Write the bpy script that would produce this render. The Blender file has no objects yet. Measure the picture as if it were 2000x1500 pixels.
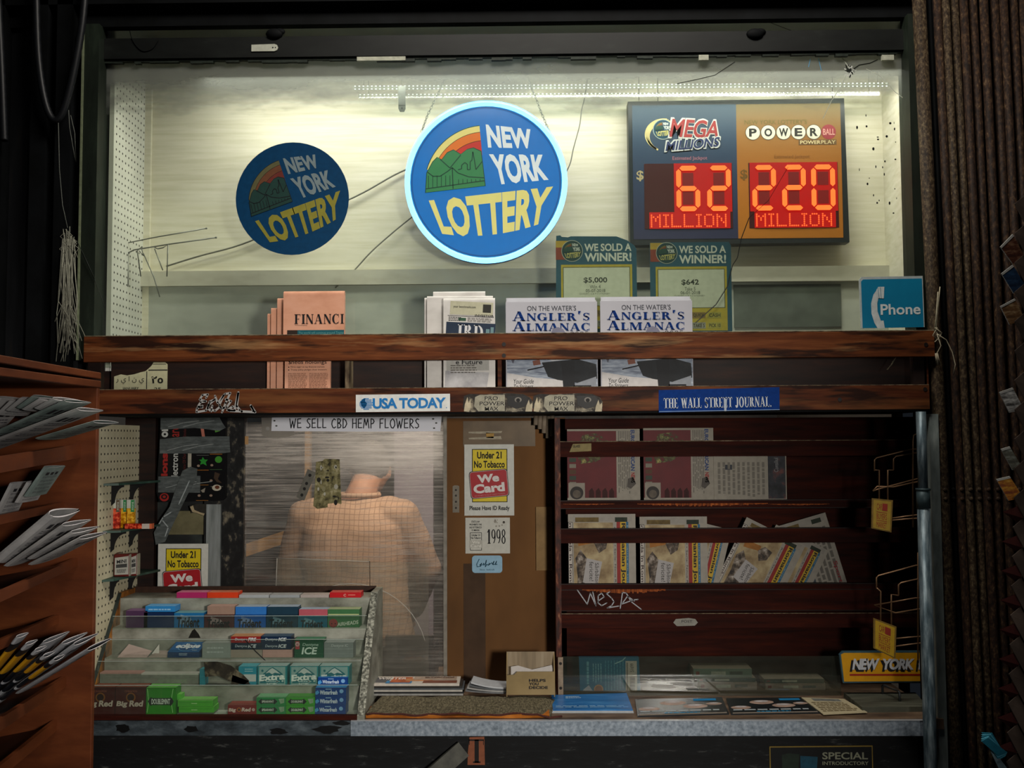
import bpy, bmesh, math, random
from mathutils import Vector, Matrix
from math import pi, sin, cos, radians as R
random.seed(7)
SC = bpy.context.scene
COL = SC.collection

# ------------------------------------------------------------ camera, world, lights, exposure
F = 1944.0                       # focal length in pixels of the 2000 px wide frame (35 mm lens)
CAMZ = 1.75
CAM = Vector((0.0, -3.04, CAMZ))
PITCH, YAW, ROLL = R(3.15), R(0.95), R(0.30)
cd = bpy.data.cameras.new('camera'); cd.sensor_width = 36.0; cd.lens = 36.0 * F / 2000.0
cd.clip_start = 0.05; cd.clip_end = 60
cam = bpy.data.objects.new('camera', cd); COL.objects.link(cam)
CM = Matrix.Rotation(YAW, 3, 'Z') @ Matrix.Rotation(pi / 2 + PITCH, 3, 'X') @ Matrix.Rotation(-ROLL, 3, 'Z')
cam.matrix_world = Matrix.Translation(CAM) @ CM.to_4x4()
SC.camera = cam
SC.view_settings.view_transform = 'Standard'
SC.view_settings.look = 'None'
SC.view_settings.gamma = 1.0
SC.view_settings.exposure = 0.0
SC.view_settings.use_curve_mapping = False

w = bpy.data.worlds.new('night'); SC.world = w; w.use_nodes = True
w.node_tree.nodes['Background'].inputs[0].default_value = (0.50, 0.62, 0.80, 1)
w.node_tree.nodes['Background'].inputs[1].default_value = 0.012


def area(name, loc, target, sx, sy, power, color):
    l = bpy.data.lights.new(name, 'AREA'); l.shape = 'RECTANGLE'; l.size = sx; l.size_y = sy
    l.energy = power; l.color = color
    o = bpy.data.objects.new(name, l); COL.objects.link(o); o.location = loc
    o.rotation_euler = (Vector(target) - Vector(loc)).to_track_quat('-Z', 'Y').to_euler()
    return o


def ray(px, py):
    return CM @ Vector(((px - 1000.0) / F, -(py - 750.0) / F, -1.0))


def P(px, py, Y):
    """point of the photograph's ray on the real plane y = Y (front of the counter is Y = 0)"""
    d = ray(px, py)
    return CAM + d * ((Y - CAM.y) / d.y)


def PX(px, py, X):
    d = ray(px, py)
    return CAM + d * ((X - CAM.x) / d.x)


area('street_canopy_light', (0.15, -0.95, 4.05), (0.0, 0.0, 0.95), 1.5, 0.5, 45, (1.0, 0.93, 0.84))
sl = bpy.data.lights.new('front_fill_spot', 'SPOT'); sl.energy = 400; sl.color = (1.0, 0.94, 0.86); sl.shadow_soft_size = 0.17  # unseen fill spot added behind the camera to light the lower front
sl.spot_size = R(50); sl.spot_blend = 1.0
slo = bpy.data.objects.new('front_fill_spot', sl); COL.objects.link(slo); slo.location = (1.0, -3.8, 1.85)
slo.rotation_euler = (Vector((-0.40, 0.2, 1.24)) - slo.location).to_track_quat('-Z', 'Y').to_euler()
area('display_led_light', (0.10, 0.155, 2.945), (0.10, 0.40, 2.40), 2.3, 0.05, 13, (1.0, 0.965, 0.90))
area('display_fill_uplight', (0.16, 0.25, 2.93), (0.16, 0.25, 4.0), 1.8, 0.04, 0.9, (0.92, 1.0, 0.96))  # added upward fill that brightens the ceiling in the gap over the window
area('booth_ceiling_light', (-0.28, 0.72, 2.30), (-0.3, 0.86, 1.0), 0.9, 0.3, 18, (1.0, 0.91, 0.80))


# ------------------------------------------------------------ materials
def lin(h):
    h = h.lstrip('#')
    c = [int(h[i:i + 2], 16) / 255 for i in (0, 2, 4)]
    return tuple((x / 12.92 if x <= 0.04045 else ((x + 0.055) / 1.055) ** 2.4) for x in c) + (1.0,)


MATS = {}


class NT:
    def __init__(s, name):
        s.m = bpy.data.materials.new(name); s.m.use_nodes = True
        s.t = s.m.node_tree; s.n = s.t.nodes; s.b = s.n['Principled BSDF']; s.out = s.n['Material Output']

    def node(s, typ, **kw):
        n = s.n.new(typ)
        for k, v in kw.items():
            if k.startswith('i_'):
                n.inputs[k[2:].replace('_', ' ')].default_value = v
            else:
                setattr(n, k, v)
        return n

    def link(s, a, b): s.t.links.new(a, b)

    def coords(s, scale=(1, 1, 1), rot=(0, 0, 0), src='Object'):
        tc = s.node('ShaderNodeTexCoord'); mp = s.node('ShaderNodeMapping')
        mp.inputs['Scale'].default_value = scale; mp.inputs['Rotation'].default_value = rot
        s.link(tc.outputs[src], mp.inputs['Vector']); return mp.outputs[0]

    def noise(s, vec, scale=5, detail=3, rough=0.55):
        n = s.node('ShaderNodeTexNoise'); n.inputs['Scale'].default_value = scale
        n.inputs['Detail'].default_value = detail; n.inputs['Roughness'].default_value = rough
        s.link(vec, n.inputs['Vector']); return n.outputs['Fac']

    def ramp(s, fac, stops, interp='LINEAR'):
        r = s.node('ShaderNodeValToRGB'); e = r.color_ramp.elements; r.color_ramp.interpolation = interp
        while len(e) < len(stops): e.new(0.5)
        for i, (p, c) in enumerate(stops):
            e[i].position = p; e[i].color = lin(c) if isinstance(c, str) else (c, c, c, 1)
        s.link(fac, r.inputs[0]); return r.outputs[0]

    def mix(s, fac, a, b, typ='MIX'):
        m = s.node('ShaderNodeMix', data_type='RGBA', blend_type=typ)
        for sock, v in ((m.inputs[0], fac), (m.inputs[6], a), (m.inputs[7], b)):
            if hasattr(v, 'is_output'): s.link(v, sock)
            elif isinstance(v, str): sock.default_value = lin(v)
            else: sock.default_value = v
        return m.outputs[2]

    def math(s, op, a, b=0.0):
        m = s.node('ShaderNodeMath', operation=op)
        for sock, v in ((m.inputs[0], a), (m.inputs[1], b)):
            if hasattr(v, 'is_output'): s.link(v, sock)
            else: sock.default_value = v
        return m.outputs[0]

    def bump(s, h, strength=0.3, dist=0.002):
        b = s.node('ShaderNodeBump'); b.inputs['Strength'].default_value = strength
        b.inputs['Distance'].default_value = dist
        s.link(h, b.inputs['Height']); s.link(b.outputs[0], s.b.inputs['Normal'])


def C(h, rough=0.6, var=0.12, metal=0.0, sc=60, spec=0.3):
    """plain printed / painted surface with a little procedural wear"""
    k = ('C', h, rough, var, metal, sc)
    if k in MATS: return MATS[k]
    t = NT('paint_' + h.strip('#'))
    f = t.noise(t.coords(), sc, 3)
    r = t.ramp(f, [(0.3, 1 - var), (0.7, 1 + var * 0.3 if var < 0.5 else 1)])
    t.link(t.mix(1.0, h, r, 'MULTIPLY'), t.b.inputs['Base Color'])
    t.b.inputs['Roughness'].default_value = rough; t.b.inputs['Metallic'].default_value = metal
    t.b.inputs['Specular IOR Level'].default_value = spec
    MATS[k] = t.m; return t.m


def G(name, colors, scale=(1, 1, 1), ns=6, detail=5, rough=0.6, metal=0.0, bump=0.0, rot=(0, 0, 0), spec=0.3, interp='LINEAR', nrough=.6):
    """noise-driven colour ramp surface"""
    k = ('G', name)
    if k in MATS: return MATS[k]
    t = NT(name)
    f = t.noise(t.coords(scale, rot), ns, detail, nrough)
    t.link(t.ramp(f, colors, interp), t.b.inputs['Base Color'])
    t.b.inputs['Roughness'].default_value = rough; t.b.inputs['Metallic'].default_value = metal
    t.b.inputs['Specular IOR Level'].default_value = spec
    if bump: t.bump(f, bump)
    MATS[k] = t.m; return t.m


def E(h, strength=1.0, base='#101010'):
    k = ('E', h, strength)
    if k in MATS: return MATS[k]
    t = NT('lit_' + h.strip('#'))
    f = t.noise(t.coords(), 40, 2)
    r = t.ramp(f, [(0.2, 0.9), (0.8, 1.0)])
    t.link(t.mix(1.0, h, r, 'MULTIPLY'), t.b.inputs['Emission Color'])
    t.b.inputs['Emission Strength'].default_value = strength
    t.b.inputs['Base Color'].default_value = lin(base); t.b.inputs['Roughness'].default_value = 0.4
    MATS[k] = t.m; return t.m


def clear(name, tint='#ffffff', dust='#8d9488', lo=0.04, hi=0.12, scale=(1, 1, 1), ns=8, gloss=0.06, p0=0.35, p1=0.75, trans=0.5, extra=None, grough=.05):
    """glass or acrylic: transparent, a little mirror, and a film of dust / scratches that scatters light"""
    if name in MATS: return MATS[name]
    t = NT(name)
    f = t.noise(t.coords(scale), ns, 6, 0.65)
    fac = t.ramp(f, [(p0, lo), (p1, hi)])
    if extra: fac = extra(t, fac)
    tr = t.node('ShaderNodeBsdfTransparent'); tr.inputs[0].default_value = lin(tint)
    gl = t.node('ShaderNodeBsdfGlossy'); gl.inputs['Roughness'].default_value = grough
    df = t.node('ShaderNodeBsdfDiffuse'); df.inputs[0].default_value = lin(dust)
    tl = t.node('ShaderNodeBsdfTranslucent'); tl.inputs[0].default_value = lin(dust)
    m0 = t.node('ShaderNodeMixShader'); m0.inputs[0].default_value = trans
    t.link(df.outputs[0], m0.inputs[1]); t.link(tl.outputs[0], m0.inputs[2])
    m1 = t.node('ShaderNodeMixShader'); m1.inputs[0].default_value = gloss
    t.link(tr.outputs[0], m1.inputs[1]); t.link(gl.outputs[0], m1.inputs[2])
    m2 = t.node('ShaderNodeMixShader'); t.link(fac, m2.inputs[0])
    t.link(m1.outputs[0], m2.inputs[1]); t.link(m0.outputs[0], m2.inputs[2])
    t.link(m2.outputs[0], t.out.inputs['Surface'])
    MATS[name] = t.m; return t.m


# ------------------------------------------------------------ lettering
TXT = {}


def text2d(s, bold=0.0, shear=0.0, gap=1.0):
    k = (s, bold, shear, gap)
    if k in TXT: return TXT[k]
    cu = bpy.data.curves.new('t', 'FONT'); cu.body = s; cu.size = 1.0; cu.offset = bold
    cu.shear = shear; cu.resolution_u = 3; cu.space_character = gap
    ob = bpy.data.objects.new('t', cu)
    me = ob.to_mesh()
    vs = [(v.co.x, v.co.y) for v in me.vertices]; fs = [tuple(p.vertices) for p in me.polygons]
    ob.to_mesh_clear(); bpy.data.objects.remove(ob); bpy.data.curves.remove(cu)
    if not vs: vs = [(0, 0), (1, 1), (1, 0)]; fs = []
    x0 = min(v[0] for v in vs); x1 = max(v[0] for v in vs); y0 = min(v[1] for v in vs); y1 = max(v[1] for v in vs)
    # u to the right 0..1, v downwards 0..1
    TXT[k] = ([((x - x0) / (x1 - x0 + 1e-9), 1 - (y - y0) / (y1 - y0 + 1e-9)) for x, y in vs], fs)
    return TXT[k]


def ring2(cx, cy, rx, ry, a0, a1, T, t, n=14):
    """arc with thick verticals and thin horizontals (serif stress)"""
    q = []
    for i in range(n):
        pts = []
        for k in (i, i + 1):
            a = R(a0 + (a1 - a0) * k / n); c, s_ = cos(a), sin(a)
            pts.append(((cx + rx * c, cy + ry * s_), (cx + (rx - T) * c, cy + (ry - t) * s_)))
        q.append([pts[0][0], pts[1][0], pts[1][1], pts[0][1]])
    return q


def serif_glyph(ch):
    T, t, s = 0.20, 0.065, 0.08
    q = []

    def rect(x0, y0, x1, y1): q.append([(x0, y0), (x1, y0), (x1, y1), (x0, y1)])

    def stem(x, y0=0, y1=1, w=T, bot=True, top=True):
        rect(x, y0, x + w, y1)
        if bot: rect(x - s, y0, x + w + s, y0 + t)
        if top: rect(x - s, y1 - t, x + w + s, y1)

    def diag(x0, y0, x1, y1, w): q.append([(x0, y0), (x0 + w, y0), (x1 + w, y1), (x1, y1)])
    W = 0.7
    if ch == 'T': stem(.27, top=False); rect(0, 1 - t, .71, 1); diag(0, .76, 0, 1, .03); diag(.68, .76, .68, 1, .03); W = .71
    elif ch == 'H': stem(.08); stem(.55); rect(.2, .48, .6, .53); W = .8
    elif ch in 'EF':
        stem(.08); rect(.1, 1 - t, .6, 1); rect(.2, .48, .45, .53); rect(.57, .78, .6, 1); rect(.43, .4, .46, .61); W = .62
        if ch == 'E': rect(.1, 0, .63, t); rect(.6, 0, .63, .24); W = .65
    elif ch == 'L': stem(.08); rect(.1, 0, .6, t); rect(.57, 0, .6, .26); W = .62
    elif ch == 'I': stem(.08); W = .33
    elif ch == 'N': stem(.08, w=t, top=False); stem(.62, w=t, bot=False); diag(.55, 0, .03, 1, T); W = .75
    elif ch == 'M': stem(.08, w=t); stem(.75); diag(.40, 0, .08, 1, T); diag(.40, 0, .75, 1, t); W = 1.0
    elif ch == 'A':
        diag(.08, 0, .36, 1, t); diag(.58, 0, .31, 1, T); rect(.18, .3, .62, .35); rect(0, 0, .22, t); rect(.5, 0, .83, t); W = .83
    elif ch == 'V': diag(.36, 0, .06, 1, T); diag(.40, 0, .66, 1, t); rect(0, 1 - t, .3, 1); rect(.56, 1 - t, .78, 1); W = .78
    elif ch == 'W':
        diag(.27, 0, .06, 1, T); diag(.30, 0, .50, 1, t); diag(.66, 0, .45, 1, T); diag(.70, 0, .90, 1, t)
        rect(0, 1 - t, .3, 1); rect(.38, 1 - t, .68, 1); rect(.82, 1 - t, 1.0, 1); W = 1.0
    elif ch == 'R':
        stem(.08); q.extend(ring2(.32, .74, .28, .26, -90, 90, T, t)); rect(.2, 1 - t, .33, 1); rect(.2, .48, .33, .53)
        diag(.52, 0, .32, .5, T); rect(.5, 0, .76, t); W = .76
    elif ch == 'O': q.extend(ring2(.4, .5, .38, .52, 0, 360, T, t, 28)); W = .8
    elif ch in 'CG':
        q.extend(ring2(.4, .5, .38, .52, 48, 312, T, t, 22)); rect(.64, .66, .68, 1); W = .74
        if ch == 'G': rect(.55, 0.02, .55 + T, .42); rect(.48, .40, .8, .45); W = .82
        else: rect(.64, 0.05, .67, .28)
    elif ch == 'S':
        q.extend(ring2(.30, .74, .24, .27, 20, 270, .12, t)); q.extend(ring2(.30, .25, .25, .27, -160, 90, .13, t))
        diag(.26, .42, .10, .62, .2); diag(.33, .38, .16, .58, .2); rect(.50, .74, .53, 1); rect(.05, 0, .08, .26); W = .6
    elif ch == 'J': rect(.26, .2, .26 + T, 1); rect(.18, 1 - t, .51, 1); q.extend(ring2(.22, .2, .21, .25, -180, 0, T, t)); W = .52
    elif ch == 'U': rect(.08, .3, .08 + T, 1); rect(0, 1 - t, .33, 1); rect(.6, .3, .65, 1); rect(.52, 1 - t, .74, 1); q.extend(ring2(.365, .3, .285, .32, -180, 0, .12, t)); W = .74
    elif ch == 'D': stem(.08); q.extend(ring2(.28, .5, .45, .5, -90, 90, T, t)); rect(.2, 1 - t, .3, 1); rect(.2, 0, .3, t); W = .75
    elif ch == 'B':
        stem(.08); q.extend(ring2(.30, .76, .26, .24, -90, 90, T, t)); q.extend(ring2(.32, .26, .30, .27, -90, 90, T, t)); W = .66
        rect(.2, 1 - t, .32, 1); rect(.2, 0, .32, t); rect(.2, .49, .32, .54)
    elif ch in "'’": q.append([(.05, 1), (.22, 1), (.12, .66), (.05, .7)]); W = .25
    elif ch == '.': rect(.05, 0, .2, .14); W = .28
    elif ch == '1': stem(.18, top=False); diag(.03, .78, .2, 1, .1); W = .5
    elif ch == '9': q.extend(ring2(.28, .68, .26, .33, 0, 360, .14, t, 20)); q.extend(ring2(.2, .5, .34, .5, -75, 20, .13, t)); W = .58
    elif ch == '8': q.extend(ring2(.29, .75, .23, .26, 0, 360, .13, t, 20)); q.extend(ring2(.29, .26, .26, .27, 0, 360, .14, t, 20)); W = .58
    elif ch == '2': q.extend(ring2(.27, .7, .25, .3, -30, 170, .14, t)); diag(.03, .05, .36, .58, .14); rect(.03, 0, .52, .1); W = .56
    elif ch == '0': q.extend(ring2(.28, .5, .26, .51, 0, 360, .14, t, 24)); W = .58
    elif ch == '5': rect(.1, .55, .15, 1); rect(.1, .9, .48, 1); q.extend(ring2(.22, .3, .29, .31, -150, 110, .14, t)); W = .56
    else: W = .32
    return q, W


def serif2d(s, gap=0.06, small=None):
    """-> quads in u right, v down, 0..1 ; letters flagged in small are small capitals"""
    x = 0; out = []
    for i, ch in enumerate(s):
        q, W = serif_glyph(ch)
        k = 0.8 if small and i in small else 1.0
        for p in q: out.append([(x + a * k, b * k) for a, b in p])
        x += W * k + gap
    x -= gap
    vs, fs = [], []
    for p in out:
        i = len(vs); vs.extend((a / x, 1 - b) for a, b in p); fs.append(tuple(range(i, i + len(p))))
    return vs, fs


HAND = {'W': [[(0, 0), (.2, 1), (.42, .25), (.62, 1), (.85, 0)]], 'E': [[(.5, 0), (.05, .04), (.05, .97), (.55, .95)], [(.05, .48), (.48, .46)]],
        'S': [[(.5, .06), (.25, 0), (.06, .2), (.2, .42), (.45, .6), (.48, .85), (.25, 1), (0, .92)]], 'L': [[(.05, 0), (.05, .97), (.5, .95)]],
        'C': [[(.55, .12), (.35, 0), (.1, .25), (.03, .6), (.2, .95), (.4, 1), (.6, .88)]], 'B': [[(.05, 0), (.05, 1), (.4, .95), (.52, .72), (.3, .5), (.08, .48), (.35, .4), (.45, .2), (.3, .02), (.05, 0)]],
        'D': [[(.05, 0), (.05, 1), (.35, .92), (.58, .55), (.45, .2), (.2, .03), (.05, 0)]], 'H': [[(.05, 0), (.05, 1)], [(.55, 0), (.57, 1)], [(.05, .5), (.56, .48)]],
        'M': [[(.0, 1), (.15, 0), (.38, .7), (.6, 0), (.78, 1)]], 'P': [[(.05, 1), (.05, 0), (.35, .05), (.5, .28), (.35, .5), (.06, .55)]],
        'F': [[(.5, 0), (.06, .03), (.05, 1)], [(.05, .48), (.42, .47)]], 'O': [[(.35, 0), (.1, .2), (.02, .55), (.2, .95), (.45, 1), (.68, .7), (.65, .3), (.45, .03), (.35, 0)]],
        'R': [[(.05, 1), (.05, 0), (.38, .06), (.48, .26), (.3, .5), (.06, .55), (.55, 1)]]}


# ------------------------------------------------------------ mesh builder
class MB:
    def __init__(s): s.v = []; s.f = []; s.mi = []; s.mats = []; s.smooth = []

    def m(s, mat):
        if mat not in s.mats: s.mats.append(mat)
        return s.mats.index(mat)

    def face(s, pts, mat, sm=False):
        i = len(s.v); s.v.extend(Vector(p) for p in pts); s.f.append(tuple(range(i, i + len(pts)))); s.mi.append(s.m(mat)); s.smooth.append(sm)

    def mesh(s, vs, fs, mat, sm=False):
        i = len(s.v); s.v.extend(Vector(p) for p in vs); k = s.m(mat)
        for f in fs: s.f.append(tuple(i + a for a in f)); s.mi.append(k); s.smooth.append(sm)

    def hexa(s, c, mat, fm=None):
        """8 corners: 0-3 front (bl, br, tr, tl), 4-7 back. fm: {face index: material}"""
        F6 = [(0, 1, 2, 3), (5, 4, 7, 6), (4, 0, 3, 7), (1, 5, 6, 2), (3, 2, 6, 7), (4, 5, 1, 0)]
        i = len(s.v); s.v.extend(Vector(p) for p in c)
        for k, f in enumerate(F6):
            s.f.append(tuple(i + a for a in f)); s.mi.append(s.m(fm[k] if fm and k in fm else mat)); s.smooth.append(False)

    def box(s, x0, x1, y0, y1, z0, z1, mat, fm=None):
        s.hexa([(x0, y0, z0), (x1, y0, z0), (x1, y0, z1), (x0, y0, z1), (x0, y1, z0), (x1, y1, z0), (x1, y1, z1), (x0, y1, z1)], mat, fm)

    def bbox(s, px0, py0, px1, py1, Y, d, mat, fm=None):
        """axis-aligned box whose front face fills the photo rectangle at depth Y; returns print mapper"""
        mp = rectmap(px0, py0, px1, py1, Y)
        s.box(mp.X0, mp.X1, Y, Y + d, mp.Z0, mp.Z1, mat, fm); return mp

    def bar(s, a, b, wx, wy, mat, up=(0, 1, 0)):
        """square bar from a to b"""
        a, b = Vector(a), Vector(b); d = (b - a).normalized(); u = Vector(up); u = (u - d * u.dot(d)).normalized(); w_ = d.cross(u)
        c = []
        for p in (a, b):
            for sx, sy in ((-1, -1), (1, -1), (1, 1), (-1, 1)): c.append(p + w_ * sx * wx / 2 + u * sy * wy / 2)
        s.hexa(c, mat)

    def tube(s, pts, r, mat, n=8, caps=True):
        pts = [Vector(p) for p in pts]; rings = []
        rr = r if isinstance(r, (list, tuple)) else [r] * len(pts)
        prev = None
        for i, p in enumerate(pts):
            d = (pts[min(i + 1, len(pts) - 1)] - pts[max(i - 1, 0)]).normalized()
            if prev is None:
                u = d.orthogonal().normalized()
            else:
                u = prev - d * prev.dot(d)
                u = u.normalized() if u.length > 1e-6 else d.orthogonal().normalized()
            prev = u; v_ = d.cross(u)
            rings.append([p + (u * cos(2 * pi * k / n) + v_ * sin(2 * pi * k / n)) * rr[i] for k in range(n)])
        vs = [q for r_ in rings for q in r_]; fs = []
        for i in range(len(pts) - 1):
            for k in range(n): fs.append((i * n + k, i * n + (k + 1) % n, (i + 1) * n + (k + 1) % n, (i + 1) * n + k))
        if caps: fs.append(tuple(range(n - 1, -1, -1))); fs.append(tuple((len(pts) - 1) * n + k for k in range(n)))
        s.mesh(vs, fs, mat, True)

    def sphere(s, c, r, mat, n=8, sc=(1, 1, 1)):
        c = Vector(c); vs = []; fs = []
        for i in range(n + 1):
            th = pi * i / n
            for k in range(2 * n):
                ph = pi * k / n; vs.append(c + Vector((sin(th) * cos(ph) * r * sc[0], sin(th) * sin(ph) * r * sc[1], cos(th) * r * sc[2])))
        for i in range(n):
            for k in range(2 * n): fs.append((i * 2 * n + k, (i + 1) * 2 * n + k, (i + 1) * 2 * n + (k + 1) % (2 * n), i * 2 * n + (k + 1) % (2 * n)))
        s.mesh(vs, fs, mat, True)

    # ---- printing through a mapper mp(a, b, h): a right, b down, h out of the surface
    def poly(s, mp, pts, mat, h=0.0006): s.face([mp(a, b, h) for a, b in reversed(pts)], mat)

    def rect(s, mp, a0, b0, a1, b1, mat, h=0.0006): s.poly(mp, [(a0, b0), (a1, b0), (a1, b1), (a0, b1)], mat, h)

    def slab(s, mp, pts, th, mat, side=None):
        n = len(pts); side = side or mat
        s.face([mp(a, b, 0) for a, b in reversed(pts)], mat); s.face([mp(a, b, -th) for a, b in pts], side)
        for i in range(n):
            p, q = pts[i], pts[(i + 1) % n]
            s.face([mp(*p, 0), mp(*q, 0), mp(*q, -th), mp(*p, -th)], side)

    def disc(s, mp, cx, cy, rx, mat, h=0.0006, ry=None, n=40, r0=None):
        ry = ry or rx
        if r0:
            for i in range(n):
                a, b = 2 * pi * i / n, 2 * pi * (i + 1) / n; k = r0 / rx
                s.poly(mp, [(cx + rx * cos(a), cy + ry * sin(a)), (cx + rx * cos(b), cy + ry * sin(b)), (cx + rx * k * cos(b), cy + ry * k * sin(b)), (cx + rx * k * cos(a), cy + ry * k * sin(a))], mat, h)
        else: s.poly(mp, [(cx + rx * cos(2 * pi * i / n), cy + ry * sin(2 * pi * i / n)) for i in range(n)], mat, h)

    def glyphs(s, mp, data, box, mat, h=0.0009, warp=None):
        vs, fs = data; a0, b0, a1, b1 = box
        out = []
        for u, v in vs:
            a, b = (warp(u, v) if warp else (a0 + (a1 - a0) * u, b0 + (b1 - b0) * v)); out.append(mp(a, b, h))
        s.mesh(out, fs, mat)

    def text(s, mp, st, a0, b0, a1, b1, mat, bold=0.0, shear=0.0, h=0.0009, gap=1.0, warp=None):
        s.glyphs(mp, text2d(st, bold, shear, gap), (a0, b0, a1, b1), mat, h, warp)

    def vtext(s, mp, st, a0, b0, a1, b1, mat, bold=0.0, h=0.0009, up=True, gap=1.0):
        """text turned a quarter: reading upwards (or downwards)"""
        vs, fs = text2d(st, bold, 0, gap)
        if up: s.mesh([mp(a0 + (a1 - a0) * v, b1 - (b1 - b0) * u, h) for u, v in vs], fs, mat)
        else: s.mesh([mp(a1 - (a1 - a0) * v, b0 + (b1 - b0) * u, h) for u, v in vs], fs, mat)

    def serif(s, mp, st, a0, b0, a1, b1, mat, h=0.0009, gap=0.06, small=None, warp=None):
        s.glyphs(mp, serif2d(st, gap, small), (a0, b0, a1, b1), mat, h, warp)

    def stroke(s, mp, pts, wd, mat, h=0.0009, caps=True):
        for (x0, y0), (x1, y1) in zip(pts, pts[1:]):
            dx, dy = x1 - x0, y1 - y0; l = math.hypot(dx, dy) or 1; nx, ny = -dy / l * wd / 2, dx / l * wd / 2
            s.poly(mp, [(x0 - nx, y0 - ny), (x1 - nx, y1 - ny), (x1 + nx, y1 + ny), (x0 + nx, y0 + ny)], mat, h)
        if caps:
            for x, y in pts: s.disc(mp, x, y, wd / 2, mat, h, n=8)

    def hand(s, mp, st, a0, b0, a1, b1, wd, mat, h=0.0009):
        x = 0; it = []
        for ch in st:
            if ch == ' ': x += .55; continue
            g = HAND[ch]; it.append((x, g)); x += max(p[0] for q in g for p in q) + .24
        x -= .24; k = (a1 - a0) / x
        for x0, g in it:
            for q in g: s.stroke(mp, [(a0 + (x0 + p) * k, b0 + (b1 - b0) * v) for p, v in q], wd, mat, h)

    def lines(s, mp, a0, b0, a1, b1, n, mat, fill=0.45, h=0.0007, vert=False, ragged=0.12, rnd=None):
        """n rows of tiny unreadable print, as broken bars"""
        rnd = rnd or random.Random(int(a0 * 7 + b0 * 3 + n))
        for i in range(n):
            if vert:
                t0 = a0 + (a1 - a0) * i / n; t1 = t0 + (a1 - a0) / n * fill; p = b0; end = b1 - (b1 - b0) * rnd.random() * ragged
                while p < end:
                    q = min(end, p + (b1 - b0) * rnd.uniform(.06, .2)); s.rect(mp, t0, p, t1, q, mat, h); p = q + (b1 - b0) * .025
            else:
                t0 = b0 + (b1 - b0) * i / n; t1 = t0 + (b1 - b0) / n * fill; p = a0; end = a1 - (a1 - a0) * rnd.random() * ragged
                while p < end:
                    q = min(end, p + (a1 - a0) * rnd.uniform(.06, .2)); s.rect(mp, p, t0, q, t1, mat, h); p = q + (a1 - a0) * .025

    # ---- output
    def build(s, name, parent=None, bevel=0.0, seg=1, remesh=0.0, subsurf=0):
        if parent is not None: o0 = parent.matrix_world.translation.copy() if parent.parent is None else parent['_o']
        else:
            lo = [min(p[i] for p in s.v) for i in range(3)]; hi = [max(p[i] for p in s.v) for i in range(3)]
            o0 = Vector(((lo[0] + hi[0]) / 2, (lo[1] + hi[1]) / 2, lo[2]))
        o0 = Vector(o0)
        me = bpy.data.meshes.new(name); me.from_pydata([p - o0 for p in s.v], [], s.f)
        for m_ in s.mats: me.materials.append(m_)
        me.polygons.foreach_set('material_index', s.mi); me.polygons.foreach_set('use_smooth', s.smooth)
        me.update()
        o = bpy.data.objects.new(name, me); COL.objects.link(o)
        if parent is not None: o.parent = parent
        else: o.location = o0
        o.matrix_world = Matrix.Translation(o0) if parent is None else o.matrix_world
        ORIG[o.name] = o0
        if bevel:
            b = o.modifiers.new('bevel', 'BEVEL'); b.width = bevel; b.segments = seg; b.limit_method = 'ANGLE'; b.angle_limit = R(40)
        return o


ORIG = {}
_b = MB.build


def _build(s, name, parent=None, cutz=None, **kw):
    o = _build0(s, name, parent, **kw)
    if cutz is not None:
        bm = bmesh.new(); bm.from_mesh(o.data); g = bm.verts[:] + bm.edges[:] + bm.faces[:]
        bmesh.ops.bisect_plane(bm, geom=g, plane_co=(0, 0, cutz - o.location.z), plane_no=(0, 0, 1), clear_inner=True)
        bm.to_mesh(o.data); bm.free()
    return o


def _build0(s, name, parent=None, **kw):
    # parts of parts share their thing's origin, so offsets stay zero
    root = parent
    while root is not None and root.parent is not None: root = root.parent
    if root is None: return _b(s, name, None, **kw)
    org = ORIG[root.name]
    class _F: pass
    o0 = org
    me = bpy.data.meshes.new(name); me.from_pydata([p - o0 for p in s.v], [], s.f)
    for m_ in s.mats: me.materials.append(m_)
    me.polygons.foreach_set('material_index', s.mi); me.polygons.foreach_set('use_smooth', s.smooth); me.update()
    o = bpy.data.objects.new(name, me); COL.objects.link(o); o.parent = parent
    if kw.get('bevel'):
        b = o.modifiers.new('bevel', 'BEVEL'); b.width = kw['bevel']; b.segments = kw.get('seg', 1); b.limit_method = 'ANGLE'; b.angle_limit = R(40)
    return o


MB.build = _build


def tag(o, label, cat, group=None, kind=None):
    o['label'] = label; o['category'] = cat
    if group: o['group'] = group
    if kind: o['kind'] = kind
    return o


def struct(mb, name, **kw):
    o = mb.build(name, **kw); o['kind'] = 'structure'; return o


def thing(name, label, cat, loc, group=None):
    o = bpy.data.objects.new(name, None); COL.objects.link(o); o.empty_display_size = 0.05
    o.location = loc; ORIG[o.name] = Vector(loc)
    return tag(o, label, cat, group)


def rectmap(px0, py0, px1, py1, Y):
    """printing plane facing the street: photo pixels -> true upright rectangle at depth Y"""
    c = P((px0 + px1) / 2, (py0 + py1) / 2, Y); l = P(px0, (py0 + py1) / 2, Y); r = P(px1, (py0 + py1) / 2, Y)
    t = P((px0 + px1) / 2, py0, Y); b = P((px0 + px1) / 2, py1, Y)
    X0, X1, Z1, Z0 = l.x, r.x, t.z, b.z

    def mp(a, b_, h=0.0): return Vector((X0 + (X1 - X0) * (a - px0) / (px1 - px0), Y - h, Z1 + (Z0 - Z1) * (b_ - py0) / (py1 - py0)))
    mp.X0, mp.X1, mp.Z0, mp.Z1 = X0, X1, Z0, Z1
    return mp


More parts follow.
